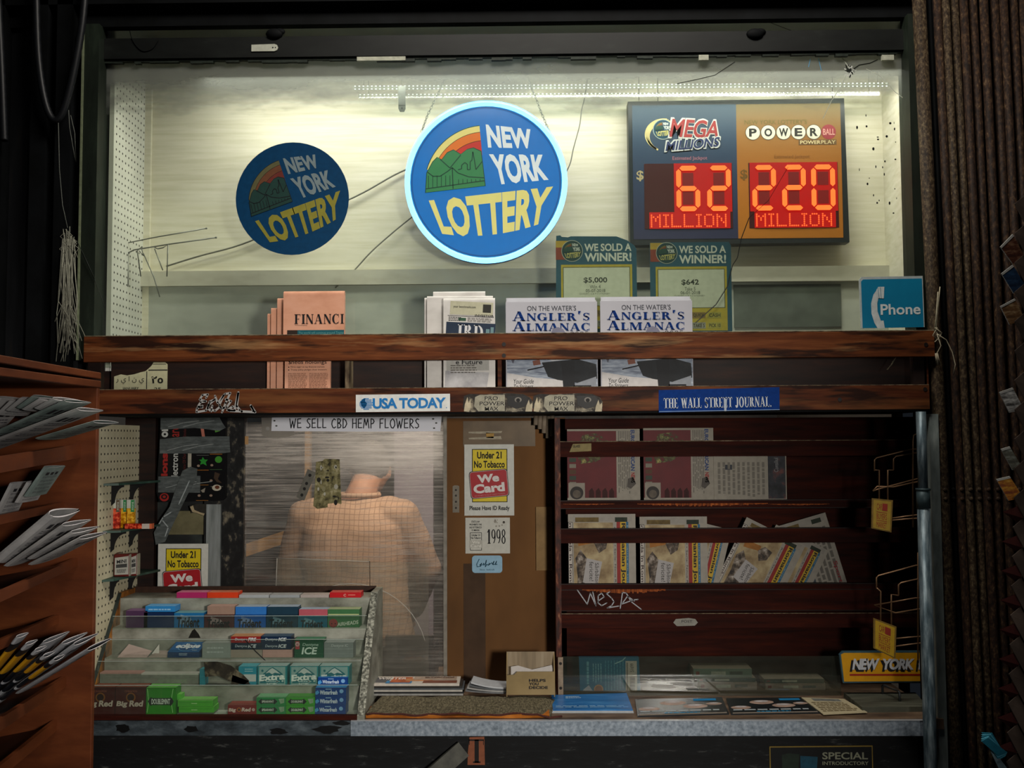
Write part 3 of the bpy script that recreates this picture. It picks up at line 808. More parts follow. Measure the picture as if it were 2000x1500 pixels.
D57 = {'M': ('10001', '11011', '10101', '10101', '10001', '10001', '10001'), 'I': ('111', '010', '010', '010', '010', '010', '111'), 'L': ('10000',) * 6 + ('11111',), 'O': ('01110',) + ('10001',) * 5 + ('01110',), 'N': ('10001', '11001', '10101', '10101', '10011', '10001', '10001')}
for x0, x1, ds, mx in ((1258, 1430, (('6', 1325), ('2', 1385)), 1271), (1462, 1636, (('2', 1473), ('2', 1531), ('0', 1588)), 1476)):
    b = MB(); b.rect(mp, x0, 319, x1, 446, DARKL, .002)
    lx = min(d[1] for d in ds) - 9
    b.rect(mp, lx, 319, x1 - 1, 414, LENS, .003); b.rect(mp, mx - 4, 414, mx + 154, 446, LENS, .003)
    for ch, x in ds:
        digit(b, ch, x, 329, 37, 79); b.rect(mp, x + 8, 338, x + 29, 364, E('#8c0604', .9), .0036); b.rect(mp, x + 8, 374, x + 29, 400, E('#8c0604', .9), .0036)
    x = mx
    for ch in 'MILLION':
        g = D57[ch]
        for r_, row in enumerate(g):
            for c_, v in enumerate(row):
                if v == '1': b.disc(mp, x + c_ * 4.1, 420 + r_ * 3.7, 1.75, DOT, .006, n=6)
        x += len(g[0]) * 4.1 + 3.6
    o = b.build('digit_display', t); o['label'] = 'display reading 62 MILLION' if x0 < 1400 else 'display reading 220 MILLION'
for px, y0 in ((1247, 118), (1284, 160), (1625, 155)):
    b = MB(); b.tube([P(px, y0 - 40, YJ + .02), P(px + 1, 197, YJ + .02)], .0012, C('#3a3c38'), 5); b.build('hanging_wire', t)

# two winner posters on the inside of the pane
for dx, dy, amt, game, date, lab in ((0, 0, '$5,000', 'Win 4', '05-07-2018', 'teal and yellow winner poster reading $5,000, the left of the two on the glass'), (185, 4, '$642', 'Take 5', '06-01-2018', 'teal and yellow winner poster reading $642, under the jackpot board')):
    mp = rectmap(1085 + dx, 459 + dy, 1243 + dx, 660 + dy, YG + .0085)
    q = lambda a, b_, h=0.0, m=mp, dx=dx, dy=dy: m(a + dx, b_ + dy, h)
    TE = C('#24566a', .5, .15); b = MB()
    top = [(1087, 460), (1095, 459), (1098, 462), (1110, 463), (1116, 461), (1205, 462), (1226, 470), (1240, 480), (1244, 488), (1244, 660), (1085, 660)] if dx == 0 else [(1085, 472), (1088, 469), (1240, 469), (1244, 476), (1244, 660), (1085, 660)]
    b.slab(q, top, .0008, TE)
    b.rect(q, 1086, 470, 1112, 483, C('#b59a3c'), .0005); b.rect(q, 1086, 483, 1112, 507, C('#8a4030'), .0005)
    b.disc(q, 1118, 490, 21, C('#b9c2b4'), .0008); b.disc(q, 1118, 490, 20, C('#1d4244'), .0012); emblem(b, submap(q, 1118, 490, .135, 0), POSTC, .0014)
    LT = C('#cfd6cc')
    b.text(q, 'WE SOLD A', 1142, 476, 1234, 491, LT, bold=.028, h=.0008); b.text(q, 'WINNER!', 1142, 494, 1234, 511, LT, bold=.03, h=.0008)
    b.rect(q, 1096, 517, 1235, 642, C('#b9a83e'), .0006); b.rect(q, 1099.5, 521.5, 1231, 598, C('#6a6a48'), .001); b.rect(q, 1101, 523, 1229.5, 597, C('#c9cfbc'), .0014)
    w_ = 46 if dx == 0 else 34
    b.text(q, amt, 1163 - w_ / 2, 542, 1163 + w_ / 2, 554, C('#3a4038'), bold=.02, h=.0018)
    b.text(q, game, 1152, 557, 1173, 564, C('#555b50'), h=.0018); b.text(q, date, 1144, 565, 1182, 571, C('#50564c'), h=.0018, bold=.005)
    b.text(q, 'QUADBT - L & P STATIONERY', 1132, 572.5, 1192, 576, C('#7c8274'), h=.0018)
    for i, s_ in enumerate(('QUICK', 'CASH', 'TAKE 5', 'PICK 10')):
        x, y = 1166 + (i % 2) * 31, 606 + (i // 2) * 20
        b.rect(q, x, y, x + 26, y + 12, (C('#8a7440'), C('#a6a04a'), C('#9a9a90'), C('#b0a850'))[i], .001); b.text(q, s_, x + 2, y + 2.5, x + 24, y + 9.5, C('#4c4a30'), bold=.02, h=.0014)
    tag(b.build('winner_poster'), lab, 'poster')

# telephone sign behind the right end of the rail
mp = PQ(1680, 540, 1802, 640, .045, -.6); b = MB()
b.slab(mp, [(1679, 546), (1684, 540), (1804, 540), (1804, 640), (1680, 640)], .003, C('#b9c4c4', .4, .15))
b.slab(lambda a, c_, h=0.0: mp(a, c_, h + .0008), [(1683, 549), (1687, 545), (1802, 545), (1802, 640), (1683, 640)], .0006, G('phone_blue', [(.3, '#006f97'), (.6, '#0080a8'), (.8, '#1a8fb4')], ns=4))
HW = C('#d3dbdb', .5, .2)
arc = [(1716, 562), (1706, 575), (1701, 592), (1701, 612), (1706, 630), (1712, 641)]; inner = [(1724, 641), (1718, 624), (1713, 608), (1713, 592), (1716, 580), (1722, 572)]
b.poly(mp, arc + inner, HW, .0016); b.poly(mp, [(1712, 566), (1716, 560), (1728, 560), (1726, 583), (1715, 582)], HW, .0018); b.poly(mp, [(1712, 641), (1712, 626), (1724, 626), (1726, 641)], HW, .0018)
b.stroke(mp, [(1715, 562), (1717, 582)], .8, C('#3a7f96'), .0022, False); b.stroke(mp, [(1720, 561), (1721, 582)], .8, C('#3a7f96'), .0022, False)
b.text(mp, 'Phone', 1719, 594, 1797, 615, C('#dfe6e6', .5, .1), bold=.02, h=.0016)
tag(b.build('telephone_sign'), 'blue metal telephone sign with a white handset beside the right window frame', 'sign')

# LED strip fixtures inside the display box
for k, (pa, pb, rows, lab) in enumerate((((690, 172), (1735, 166), (-5, 5), 'upper dotted LED strip light across the top of the window display'), ((700, 188), (1718, 183), (-5, 4), 'lower dotted LED strip light just above the jackpot board'))):
    y_ = .27 + .02 * k; t = thing('led_strip_light', lab, 'light', P(1212, 180, y_), 'led strips in the display box')
    a, c_ = P(*pa, y_), P(*pb, y_)
    b = MB(); b.bar(a, c_, .014, .004, clear('led_lens', '#f4f8f4', '#c9cfc8', .08, .16, gloss=.05, trans=.5)); b.build('lens', t)
    b = MB(); n = 128
    for i in range(n):
        for r_ in rows:
            p = a.lerp(c_, (i + .5) / n) + Vector((0, -.004, r_ * .0010)); b.face([p + Vector(v) for v in ((-.0024, 0, -.0013), (.0024, 0, -.0013), (.0024, 0, .0013), (-.0024, 0, .0013))], E('#f4fff8', 7.0 if k == 0 else 4.5))
    o = b.build('diode_row', t); o['kind'] = 'stuff'
    for u in (.02, .98): b = MB(); p = a.lerp(c_, u); b.tube([p, p + Vector((0, 0, .30))], .0008, C('#55584f'), 5); b.build('hanging_wire', t)

# cords, hooks, tabs inside the display
def cord(name, lab, cat, pts, Y, r, mat, n=6):
    b = MB(); q = [P(x, y, Y) for x, y in pts]; s_ = []
    for i in range(len(q) - 1):
        p0, p1, p2, p3 = q[max(i - 1, 0)], q[i], q[i + 1], q[min(i + 2, len(q) - 1)]
        for k in range(5):
            u = k / 5; s_.append(.5 * ((2 * p1) + (p2 - p0) * u + (2 * p0 - 5 * p1 + 4 * p2 - p3) * u * u + (3 * p1 - p0 - 3 * p2 + p3) * u ** 3))
    s_.append(q[-1]); b.tube(s_, r, mat, n); return tag(b.build(name), lab, cat)


CG = C('#75756c', .5, .2)
cord('power_cord', 'grey cord running from the glowing sign behind the round sticker to the left corner', 'cord', [(815, 322), (770, 342), (690, 386), (560, 440), (470, 478), (390, 500), (325, 520)], .385, .0028, CG)
cord('power_cord', 'grey cord hanging from below the glowing sign down to the shelf edge', 'cord', [(812, 418), (770, 452), (725, 492), (690, 530), (655, 562)], .385, .0024, CG)
cord('power_cord', 'thin wavy cord to the right of the glowing sign, rising to the ceiling', 'cord', [(1154, 100), (1148, 150), (1142, 190), (1136, 215), (1132, 245), (1120, 290), (1114, 318), (1104, 340)], .33, .002, CG)
for lab, pts, legs in (('upper bent wire display hook in the left corner of the window', [(226, 486), (232, 478), (300, 464), (403, 446)], [[(226, 486), (228, 505)]]), ('lower bent wire display hook with dangling loops in the left corner of the window', [(250, 494), (262, 488), (330, 477), (422, 464)], [[(250, 494), (250, 560)], [(272, 490), (280, 500), (276, 482), (268, 490), (275, 540)], [(280, 495), (300, 540), (312, 580)], [(300, 482), (308, 486), (318, 484), (328, 478), (326, 540)], [(302, 486), (318, 528)]])):
    b = MB(); b.tube([P(x, y, .26 + .0006 * i) for i, (x, y) in enumerate(pts)], .0022, STEELT, 6); b.sphere(P(*pts[-1], .262), .0036, STEELT, 5)
    for l in legs: b.tube([P(x, y, .26) for x, y in l], .002, STEELT, 6)
    b.tube([P(*pts[0], .26), Vector((XL, .27, P(*pts[0], .26).z))], .002, STEELT, 6)
    tag(b.build('wire_hook'), lab, 'hook')
b = MB(); m2 = rectmap(778, 168, 792, 220, .20); b.slab(m2, [(778, 168), (792, 168), (792, 212), (789, 218), (781, 218), (778, 212)], .004, C('#5c615c', .4, .2, .5)); b.rect(m2, 778, 205, 792, 206, C('#2a2e2a'), .0006); b.disc(m2, 785, 211, 1.8, C('#2a2e2a'), .0006, n=8)
b.tube([P(785, 168, .202), P(785, -60, .202)], .0008, C('#55584f'), 5)
tag(b.build('metal_tab'), 'small grey metal tab hanging left of the glowing round sign', 'tab')
b = MB(); m2 = rectmap(490, 85, 543, 101, .0945); b.slab(m2, [(491, 87), (536, 86), (541, 88), (543, 93), (541, 98), (536, 100), (491, 100)], .003, C('#bfc2b2', .5, .2)); b.disc(m2, 533, 93, 1.5, INK, .0006, n=8); b.disc(m2, 538, 93, 1.2, INK, .0006, n=8)
tag(b.build('metal_tab'), 'small pale tab with two holes on the dark frame above the window', 'tab')
for cx, lab in ((536, 'black clump of tape on the frame above the round sticker'), (1475, 'black clump of tape on the frame above the jackpot board')):
    b = MB(); b.sphere(P(cx, 66, .096), .022, NEARBLACK, 6, (1.3, .5, .8)); b.sphere(P(cx + 10, 62, .096), .014, NEARBLACK, 6, (1.3, .5, .8)); tag(b.build('tape_clump'), lab, 'tape')
cord('loose_wire', 'thin dark wire drooping over the top left of the window frame', 'wire', [(252, 45), (255, 68), (265, 88), (280, 100), (298, 95), (310, 78)], .096, .0012, NEARBLACK)
# ------------------------------------------------------------ newspapers in the trough
SALM = G('salmon_newsprint', [(0.3, '#c98f72'), (0.5, '#d79d80'), (0.7, '#dea78c')], (1, 1, 2), 9, 4, .8)
NEWS = G('grey_newsprint', [(0.3, '#bdb9b4'), (0.5, '#cbc8c3'), (0.7, '#d8d5d0')], (1, 1, 2), 9, 4, .8)


def folded(mb, mp, x0, x1, y0, y1, Y, th, mat, n=8, taper=0.0):
    """paper folded over at the top: rounded spine upward, photo px box, thickness th behind Y"""
    c0, c1 = mp(x0, y0), mp(x1, y1); zt, zb = c0.z, (ZB if y1 == BOT else c1.z); r = th / 2
    prof = [(Y, zb)] + [(Y + r - r * cos(pi * i / n), zt - r * 1.2 + r * 1.2 * sin(pi * i / n)) for i in range(n + 1)] + [(Y + th, zb)]
    for xa in (0, 1): pass
    L = [Vector((c0.x + (taper if z < zt - .02 else 0), y, z)) for y, z in prof]; Rr = [Vector((c1.x - (taper if z < zt - .02 else 0), y, z)) for y, z in prof]
    for i in range(len(prof) - 1): mb.face([L[i], Rr[i], Rr[i + 1], L[i + 1]], mat, 0 < i < len(prof) - 2)
    mb.face(list(reversed(L)), mat); mb.face(Rr, mat); mb.face([L[0], L[-1], Rr[-1], Rr[0]], mat)


BOT = 762
# pink financial paper
for i, (x0, y0, x1, Y, lab) in enumerate(((522, 612, 640, .078, 'hindmost salmon newspaper of the pink stack behind the rail'), (529, 601, 642, .067, 'second salmon newspaper from the back of the pink stack'), (541, 582, 645, .055, 'salmon newspaper just behind the front one of the pink stack'))):
    b = MB(); mp = rectmap(520, 570, 680, BOT, Y); folded(b, mp, x0, x1, y0, BOT, Y, .009, SALM); tag(b.build('newspaper'), lab, 'newspaper', 'pink financial newspapers')
b = MB(); Y = .026; mp = rectmap(520, 560, 680, BOT, Y)
folded(b, mp, 553, 672, 568, 668, Y, .020, SALM); folded(b, mp, 556, 645, 640, BOT, Y + .004, .014, SALM)
b.serif(mp, 'FINANCIA', 575, 614, 688, 633, INK, gap=.08, small={1, 2, 3, 4, 5, 6, 7}) if False else b.serif(mp, 'FINANC', 575, 614, 663, 633, INK, gap=.09)
b.serif(mp, 'I', 665, 614, 671, 633, INK)
b.rect(mp, 561, 645, 672, 659, C('#0f5560'), .0007); b.rect(mp, 561, 645, 581, 659, C('#2c2018'), .001); b.text(mp, 'The world will continue around Trump', 583, 648, 671, 654, C('#5e9a98'), h=.001)
b.stroke(mp, [(576, 635), (600, 636)], .6, INK)
q = rectmap(556, 700, 645, BOT, Y + .004)
b.serif(q, 'S', 563, 704, 569, 711, INK); b.text(q, 'sheds holdings', 564, 703, 638, 713, INK, bold=.01); b.text(q, 'Firms eager to tap financial markets', 568, 715, 634, 719, INK); b.text(q, 'Trump policy pledges cheer investors', 568, 720.5, 638, 724.5, INK)
b.rect(q, 563, 716, 565, 718, INK); b.rect(q, 563, 721.5, 565, 723.5, INK)
b.lines(q, 563, 729, 601, 761, 12, C('#7d5542'), .4); b.lines(q, 604, 729, 641, 761, 12, C('#7d5542'), .4)
tag(b.build('newspaper'), 'front salmon newspaper with a large serif title, folded over the upper rail', 'newspaper', 'pink financial newspapers')
# white business paper
for i, (x0, y0, x1, Y, lab) in enumerate(((846, 569, 948, .076, 'hindmost folded white business newspaper in the trough'), (829, 581, 950, .064, 'middle folded white business newspaper in the trough'), (834, 578, 963, .050, 'white business newspaper just behind the front one with the dark header'))):
    b = MB(); mp = rectmap(820, 560, 970, BOT, Y); folded(b, mp, x0, x1, y0, BOT, Y, .011, NEWS); tag(b.build('newspaper'), lab, 'newspaper', 'white business newspapers')
b = MB(); Y = .026; mp0 = PQ(840, 575, 968, BOT, Y, 3); mp = lambda a, c_, h=0.0: mp0(a, c_ - 7, h)
mq = rectmap(830, 560, 970, BOT, Y); folded(b, mq, 866, 967, 582, BOT, Y, .018, NEWS)
b.poly(mp, [(876, 596), (960, 596), (960, 622), (876, 622)], C('#b9b79c'), .0008); b.text(mp, 'your benchmark.com', 882, 604, 926, 610, INK, bold=.01, h=.0012); b.rect(mp, 940, 600, 956, 616, C('#2c2c26'), .0012)
b.rect(mp, 872, 624, 962, 625, INK); b.text(mp, 'INVESTOR', 925, 620, 962, 624, INK, bold=.02); b.lines(mp, 874, 627, 900, 636, 3, INK); b.rect(mp, 893, 628, 908, 634, C('#33553f')); b.lines(mp, 911, 627, 962, 636, 4, GREYI)
b.rect(mp, 870, 637, 966, 672, C('#1c2c42'), .0008); b.serif(mp, 'IBD', 893, 641, 943, 669, C('#cfd0d2'), .0012, gap=.12); b.rect(mp, 948, 648, 955, 666, C('#6a8a90'), .0012); b.rect(mp, 957, 644, 963, 666, C('#6a8a90'), .0012)
b.rect(mq, 872, 700, 955, 724, C('#a9a8a2'), .0006); b.text(mq, 'e Future', 890, 703, 942, 712, INK, bold=.015, h=.001); b.lines(mq, 880, 713, 932, 731, 4, GREYI, .5)
b.poly(mq, [(870, 724), (955, 728), (950, 761), (868, 761)], G('news_photo_pale', [(.3, '#8c8c90'), (.55, '#b4b3b4'), (.7, '#c8c8ca')], ns=18), .0006)
tag(b.build('newspaper'), 'front white business newspaper with a dark blue header, leaning on the rail', 'newspaper', 'white business newspapers')
# angling almanacs: two stacks of four
COV = G('pale_cover', [(.3, '#a8a8b0'), (.6, '#b4b4bb'), (.8, '#c0c0c6')], ns=3); SEA = G('sea_photo', [(.3, '#5a6274'), (.5, '#8d97a6'), (.7, '#b6bfc9')], (2, 1, 12), 9, 4)
DKS = G('dark_photo', [(.3, '#0e1013'), (.6, '#1c2024'), (.8, '#3a3a38')], ns=20); BLU = C('#0a2e6e', .7, .1, spec=.1)
PGS = G('page_edges', [(.35, '#9a9c9a'), (.5, '#c9ccca'), (.65, '#e4e6e4')], (3, 60, 1), 12, 3)
for k, (xa, xb, ytop, nm) in enumerate(((988, 1167, 590, 'left'), (1173, 1353, 588, 'right'))):
    for j in range(3, -1, -1):
        Y = .026 + .0125 * j; dy = (0, -3, -5, -8)[j]; dx = (0, 1, 2, 1)[j]; b = MB()
        mp = rectmap(xa, ytop, xb, BOT, Y)
        c0, c1 = mp(xa + dx, ytop + dy), mp(xb + dx - (0, 3, 6, 5)[j], BOT)
        b.box(c0.x, c1.x, Y, Y + .0115, ZB, c0.z, PGS, {0: COV, 3: C('#2c5876')}); b.box(c0.x, c1.x, Y, Y + .0008, c0.z, c0.z + .001, COV)
        if j == 0:
            W_ = xb - xa; f = lambda a, c_, h=0.0, m=mp, o=xa, yt=ytop: m(o + a, yt + c_, h)
            b.text(f, "ON THE WATER'S", 42, 7, 138, 17, C('#3c3f48'), bold=.004); b.serif(f, "ANGLER'S", 14, 19, 166, 37, C('#8f98ac'), .0007, gap=.07, small={1, 2, 3, 4, 5, 7}); b.serif(f, "ANGLER'S", 13, 18, 165, 36, BLU, .0011, gap=.07, small={1, 2, 3, 4, 5, 7})
            b.serif(f, 'ALMANAC', 14, 39, 166, 57, C('#8f98ac'), .0007, gap=.07, small={1, 2, 3, 4, 5, 6}); b.serif(f, 'ALMANAC', 13, 38, 165, 56, BLU, .0011, gap=.07, small={1, 2, 3, 4, 5, 6})
            b.serif(f, '2025', 126, 58, 162, 68, C('#4a4a55'), .0011, gap=.14)
            b.rect(f, 2, 70, W_ - 1, 173, SEA, .0006)
            b.poly(f, [(88, 62), (92, 53), (102, 49), (112, 53), (117, 61), (119, 66), (104, 65), (90, 69)], C('#77788c'), .0014); b.poly(f, [(94, 63), (118, 63), (118, 76), (96, 78)], C('#2a2624'), .0012)
            b.poly(f, [(70, 118), (140, 112), (176, 122), (178, 150), (150, 160), (100, 152), (82, 146)], DKS, .001); b.poly(f, [(108, 116), (134, 112), (134, 173), (112, 173)], C('#14161a'), .0014)
            b.poly(f, [(60, 96), (72, 92), (140, 98), (128, 112), (90, 116), (78, 108)], C('#b9bcc0'), .0012); b.poly(f, [(2, 96), (26, 92), (14, 120), (8, 108)], C('#4c4c58'), .0012)
            b.stroke(f, [(42, 139 - 6), (74, 126)], 2.4, INK, .0014, False); b.poly(f, [(52, 115), (66, 112), (68, 122), (54, 124)], C('#7a4a3a'), .0014)
            b.poly(f, [(2, 138), (60, 148), (112, 152), (112, 173), (2, 173)], C('#c9c6c4'), .0009); b.poly(f, [(134, 160), (176, 146), (176, 173), (134, 173)], C('#8b9098'), .0011)
            b.text(f, 'Your Guide', 15, 150, 54, 159, INK, shear=.25, h=.0014); b.text(f, 'To Stripers.', 15, 160.5, 54, 170, INK, shear=.25, h=.0014)
            b.rect(f, 132, 163, 166, 166, INK, .0014); b.rect(f, 133, 167, 164, 173, WHITE, .0014)
        tag(b.build('almanac'), ('front fishing almanac of the %s almanac stack, blue title on a pale cover', 'second fishing almanac from the front in the %s almanac stack', 'third fishing almanac from the front in the %s almanac stack', 'hindmost fishing almanac of the %s almanac stack')[j] % nm, 'book', 'fishing almanacs in the trough')
# torn calendar on the trough's back board
mp = rectmap(222, 700, 330, 765, .096); b = MB(); YP = C('#b9b795', .8, .15)
b.slab(mp, [(223, 735), (236, 731), (248, 733), (262, 731), (275, 727), (284, 725), (290, 720), (296, 714), (300, 707), (318, 704), (327, 712), (327, 764), (223, 764)], .0008, YP)
b.text(mp, 'ر ي ا ن ي', 227, 735, 282, 750, C('#2a2a24'), bold=.004); b.text(mp, '٢٥', 296, 735, 319, 749, C('#141410'), bold=.03)
b.rect(mp, 290, 722, 327, 724, INK); b.rect(mp, 298, 711, 324, 712, INK); b.stroke(mp, [(287, 726), (287, 764)], 1.6, INK)
b.text(mp, 'JANUARY', 240, 756, 272, 762, INK, bold=.02); b.text(mp, '25', 302, 757, 315, 763, INK, bold=.02)
tag(b.build('calendar_page'), 'torn yellowed calendar page with Arabic lettering behind the lower rail', 'calendar')

# ------------------------------------------------------------ stickers and paint on the lower rail
mp = PQ(695, 769, 879, 805, -.001, -.3); b = MB(); b.slab(mp, [(695, 770), (879, 770), (879, 804), (695, 804)], .0008, C('#d7d9d6', .5, .12))
UB = C('#1a74b8', .4, .1); b.text(mp, 'USA TODAY', 728, 777, 871, 798, UB, bold=.035, gap=.92)
for i in range(9):
    y = 777 + i * 2.6; hw = math.sqrt(max(0, 1 - ((y - 787.5) / 11.5) ** 2)) * 14; b.rect(mp, 716 - hw, y, 716 + hw * (1 if i % 2 else .8), y + 1.5, UB)
b.poly(mp, [(704, 784), (709, 778), (714, 777), (713, 783), (717, 787), (715, 793), (711, 797), (706, 792)], UB); b.disc(mp, 872, 797, 1, UB, n=8)
tag(b.build('newspaper_sticker'), 'white sticker with blue capitals and a globe on the lower rail', 'sticker')
DECAL = G('worn_decal', [(0.36, '#15110e'), (0.5, '#2c2620'), (0.62, '#7d7563'), (0.75, '#a59c86')], (1, 1, 1), 32, 5, .6)
for x0, lab in ((904, 'peeling black and cream flame sticker on the rail, left one of the pair'), (1040, 'peeling black and cream flame sticker on the rail, next to the blue journal sticker')):
    mp = rectmap(x0, 767, x0 + 138, 806, -.001); f = lambda a, c_, h=0.0, m=mp, o=x0: m(o + a, 767 + c_, h); b = MB()
    out = [(2, 6), (14, 2), (40, 3), (90, 1), (118, 3), (132, 10), (137, 18), (136, 37), (100, 38), (40, 37), (6, 38), (0, 28)]
    b.slab(f, out, .0006, DECAL); b.poly(f, [(24, 8), (34, 4), (82, 4), (82, 36), (30, 36), (22, 26)], C('#9a9684', .6, .35), .0006)
    b.poly(f, [(86, 6), (122, 6), (130, 16), (120, 28), (104, 32), (88, 24)], C('#161514', .5, .5), .0006); b.disc(f, 108, 14, 7, C('#77726a', .5, .4), .0009, 5, n=14); b.disc(f, 108, 15, 4, C('#100f0f'), .0012, n=12)
    for fl in ([(2, 36), (4, 22), (9, 8), (11, 20), (15, 12), (16, 28), (12, 37)], [(122, 37), (124, 26), (129, 14), (131, 24), (136, 20), (135, 37)]): b.poly(f, fl, C('#b9ae93', .6, .3), .0009)
    for i, (s_, a0, a1) in enumerate((('PRO', 43, 69), ('POWER', 33, 82), ('MAX', 43, 70))):
        b.text(f, s_, a0 + .8, 7.6 + i * 10.2, a1 + .8, 15.2 + i * 10.2, C('#d0cbb8'), bold=.015, h=.0010); b.text(f, s_, a0, 7 + i * 10.2, a1, 14.6 + i * 10.2, C('#24221e'), bold=.015, h=.0014)
    b.lines(f, 84, 32, 120, 37, 2, C('#8f8878'), .4)
    tag(b.build('flame_sticker'), lab, 'sticker')
mp = PQ(1287, 757, 1523, 805, -.001, -.6); b = MB(); b.slab(mp, [(1287, 760), (1523, 758), (1522, 802), (1286, 804)], .0008, C('#10357a', .8, .2, spec=.1))
b.serif(mp, 'THE WALL STREET JOURNAL.', 1296, 776, 1507, 796, C('#c9ced2'), gap=.07); b.rect(mp, 1287, 801.5, 1522, 802.5, C('#8aa5c8')); b.poly(mp, [(1414, 778), (1420, 780), (1418, 803), (1414, 803)], C('#a9b4c0'), .0012)
tag(b.build('newspaper_sticker'), 'dark blue sticker with white serif capitals on the lower rail', 'sticker')
SPR = C('#a5a4a2', .4, .12); mp = rectmap(380, 760, 505, 810, -.0005); b = MB(); z4 = lambda p: [(x * .35, 500 + y * .35) for x, y in p]
for pts, wd in ((([(1130, 845), (1105, 840), (1120, 815), (1150, 810), (1115, 800), (1130, 775), (1160, 772), (1150, 790)]), 4), (([(1130, 835), (1100, 850), (1098, 870), (1150, 862), (1165, 830), (1200, 800), (1170, 812), (1160, 850), (1180, 866)]), 4), (([(1185, 835), (1180, 855), (1200, 865), (1230, 840)]), 4),
                (([(1200, 780), (1215, 820), (1250, 775), (1225, 830), (1235, 850), (1265, 845), (1290, 810), (1260, 800)]), 4), (([(1255, 770), (1285, 765), (1260, 820), (1240, 872)]), 4), (([(1300, 840), (1270, 860), (1310, 862), (1330, 762), (1322, 840), (1340, 860)]), 4.5), (([(1280, 864), (1350, 868), (1425, 872), (1400, 835), (1415, 866)]), 4.5)):
    b.stroke(mp, z4(pts), wd, SPR, .0008)
tag(b.build('graffiti_tag'), 'white scrawled paint tag on the left end of the lower rail', 'graffiti')

# ------------------------------------------------------------ booth opening: posts, window, card wall
YW = .45
b = MB(); b.box(XL - .03, XL - .015, .03, YW - .03, zc, zb_0 - .03, PEGC); struct(b, 'wall_left_4')
xp0, xp1 = P(260, 1000, YW).x, P(308, 1000, YW).x
b = MB(); b.box(xp0 - .02, xp1, YW - .03, YW, zc, zb_0, WOODK); struct(b, 'trim_10')
xk0, xk1 = P(404, 1000, YW).x, P(480, 1000, YW).x
b = MB(); b.box(xp1, xk0, YW - .002, YW + .01, zc, zb_0, G('dark_booth_panel', [(.3, '#0d0e0f'), (.55, '#1d2020'), (.75, '#39403c')], (1, 1, 1), 7, 5, .6)); b.box(xk0, xk1, YW - .03, YW + .01, zc, zb_0, G('chipped_black_post', [(.45, '#0b0c0d'), (.58, '#1b1c1c'), (.66, '#5f594c'), (.8, '#877e6a')], (1, 1, .7), 34, 4, .6, nrough=.6)); struct(b, 'trim_11')
b = MB(); m_ = b.bbox(402, 985, 430, 1165, YW - .04, .012, G('grey_paint_wood', [(.3, '#5a605f'), (.5, '#7b8180'), (.7, '#92989a')], (4, 1, .4), 12, 5, .7)); struct(b, 'trim_12')
b = MB(); b.bbox(325, 998, 404, 1044, YW - .02, .012, G('stained_card', [(.3, '#4a4530'), (.55, '#6e694c'), (.75, '#8a8564')], ns=9)); tag(b.build('stained_board'), 'small stained beige board above the lower tobacco sign', 'board')
# big clear clerk window
def scratch(t, fac):
    s2 = t.noise(t.coords((1.2, 1, 46)), 3.2, 7, .72); st = t.ramp(s2, [(0.44, 0.0), (0.72, .60)])
    cl = t.noise(t.coords((1, 1, 1)), 2.6, 3); st2 = t.ramp(cl, [(.38, .12), (.62, 1.0)])
    tc = t.node('ShaderNodeTexCoord'); sp = t.node('ShaderNodeSeparateXYZ'); t.link(tc.outputs['Object'], sp.inputs[0])
    zw = t.math('ADD', sp.outputs[2], t.math('MULTIPLY', t.noise(t.coords((1, 1, 3)), 4, 4), .10))
    glare_band = t.math('MULTIPLY', t.ramp(zw, [(.76, 0.0), (.82, .55), (.90, .40), (.97, .08)]), t.ramp(s2, [(.35, .45), (.6, 1.0)]))  # glare over the clerk's head put into the pane as a hazy band
    glare_band = t.math('MULTIPLY', glare_band, t.ramp(t.math('ADD', t.math('MULTIPLY', sp.outputs[0], 1.3), .5), [(.30, .35), (.55, 1.0)]))
    return t.math('MINIMUM', t.math('ADD', glare_band, t.math('ADD', fac, t.math('MULTIPLY', st, st2))), .85)
ACR = clear('scratched_acrylic', '#f4f2ee', '#cdcac6', .05, .12, (1, 1, 1), 5, .05, trans=.75, extra=scratch, grough=.12)
xg0, xg1 = P(478, 1000, YW).x, P(872, 1000, YW).x
b = MB(); b.box(xg0 - .01, xg1, YW - .012, YW - .006, zc, zb_0 - .02, ACR); gp = struct(b, 'window_2')
# cardboard wall
xq1 = P(1088, 1000, YW).x
b = MB(); b.box(xg1 - .004, xq1 + .03, YW - .012, YW + .01, zc, zb_0 - .01, CARD); b.box(P(905, 800, YW).x, P(947, 800, YW).x, YW - .0135, YW - .012, zc, P(900, 1100, YW).z, C('#4a3626', .8, .3, sc=14)); b.box(P(905, 800, YW).x, P(1045, 800, YW).x, YW - .0135, YW - .012, P(900, 872, YW).z, zb_0 - .02, C('#6b5a44', .5, .3, sc=14)); struct(b, 'wall_back_3')
def edge_strip(px, y0, y1, wpx, mat, nm, Y):
    b = MB(); b.bbox(px, y0, px + wpx, y1, Y, .006, mat); return struct(b, nm)
edge_strip(866, 812, 1330, 7, C('#8f8a80', .3, .35, sc=30), 'trim_13', YW - .02)
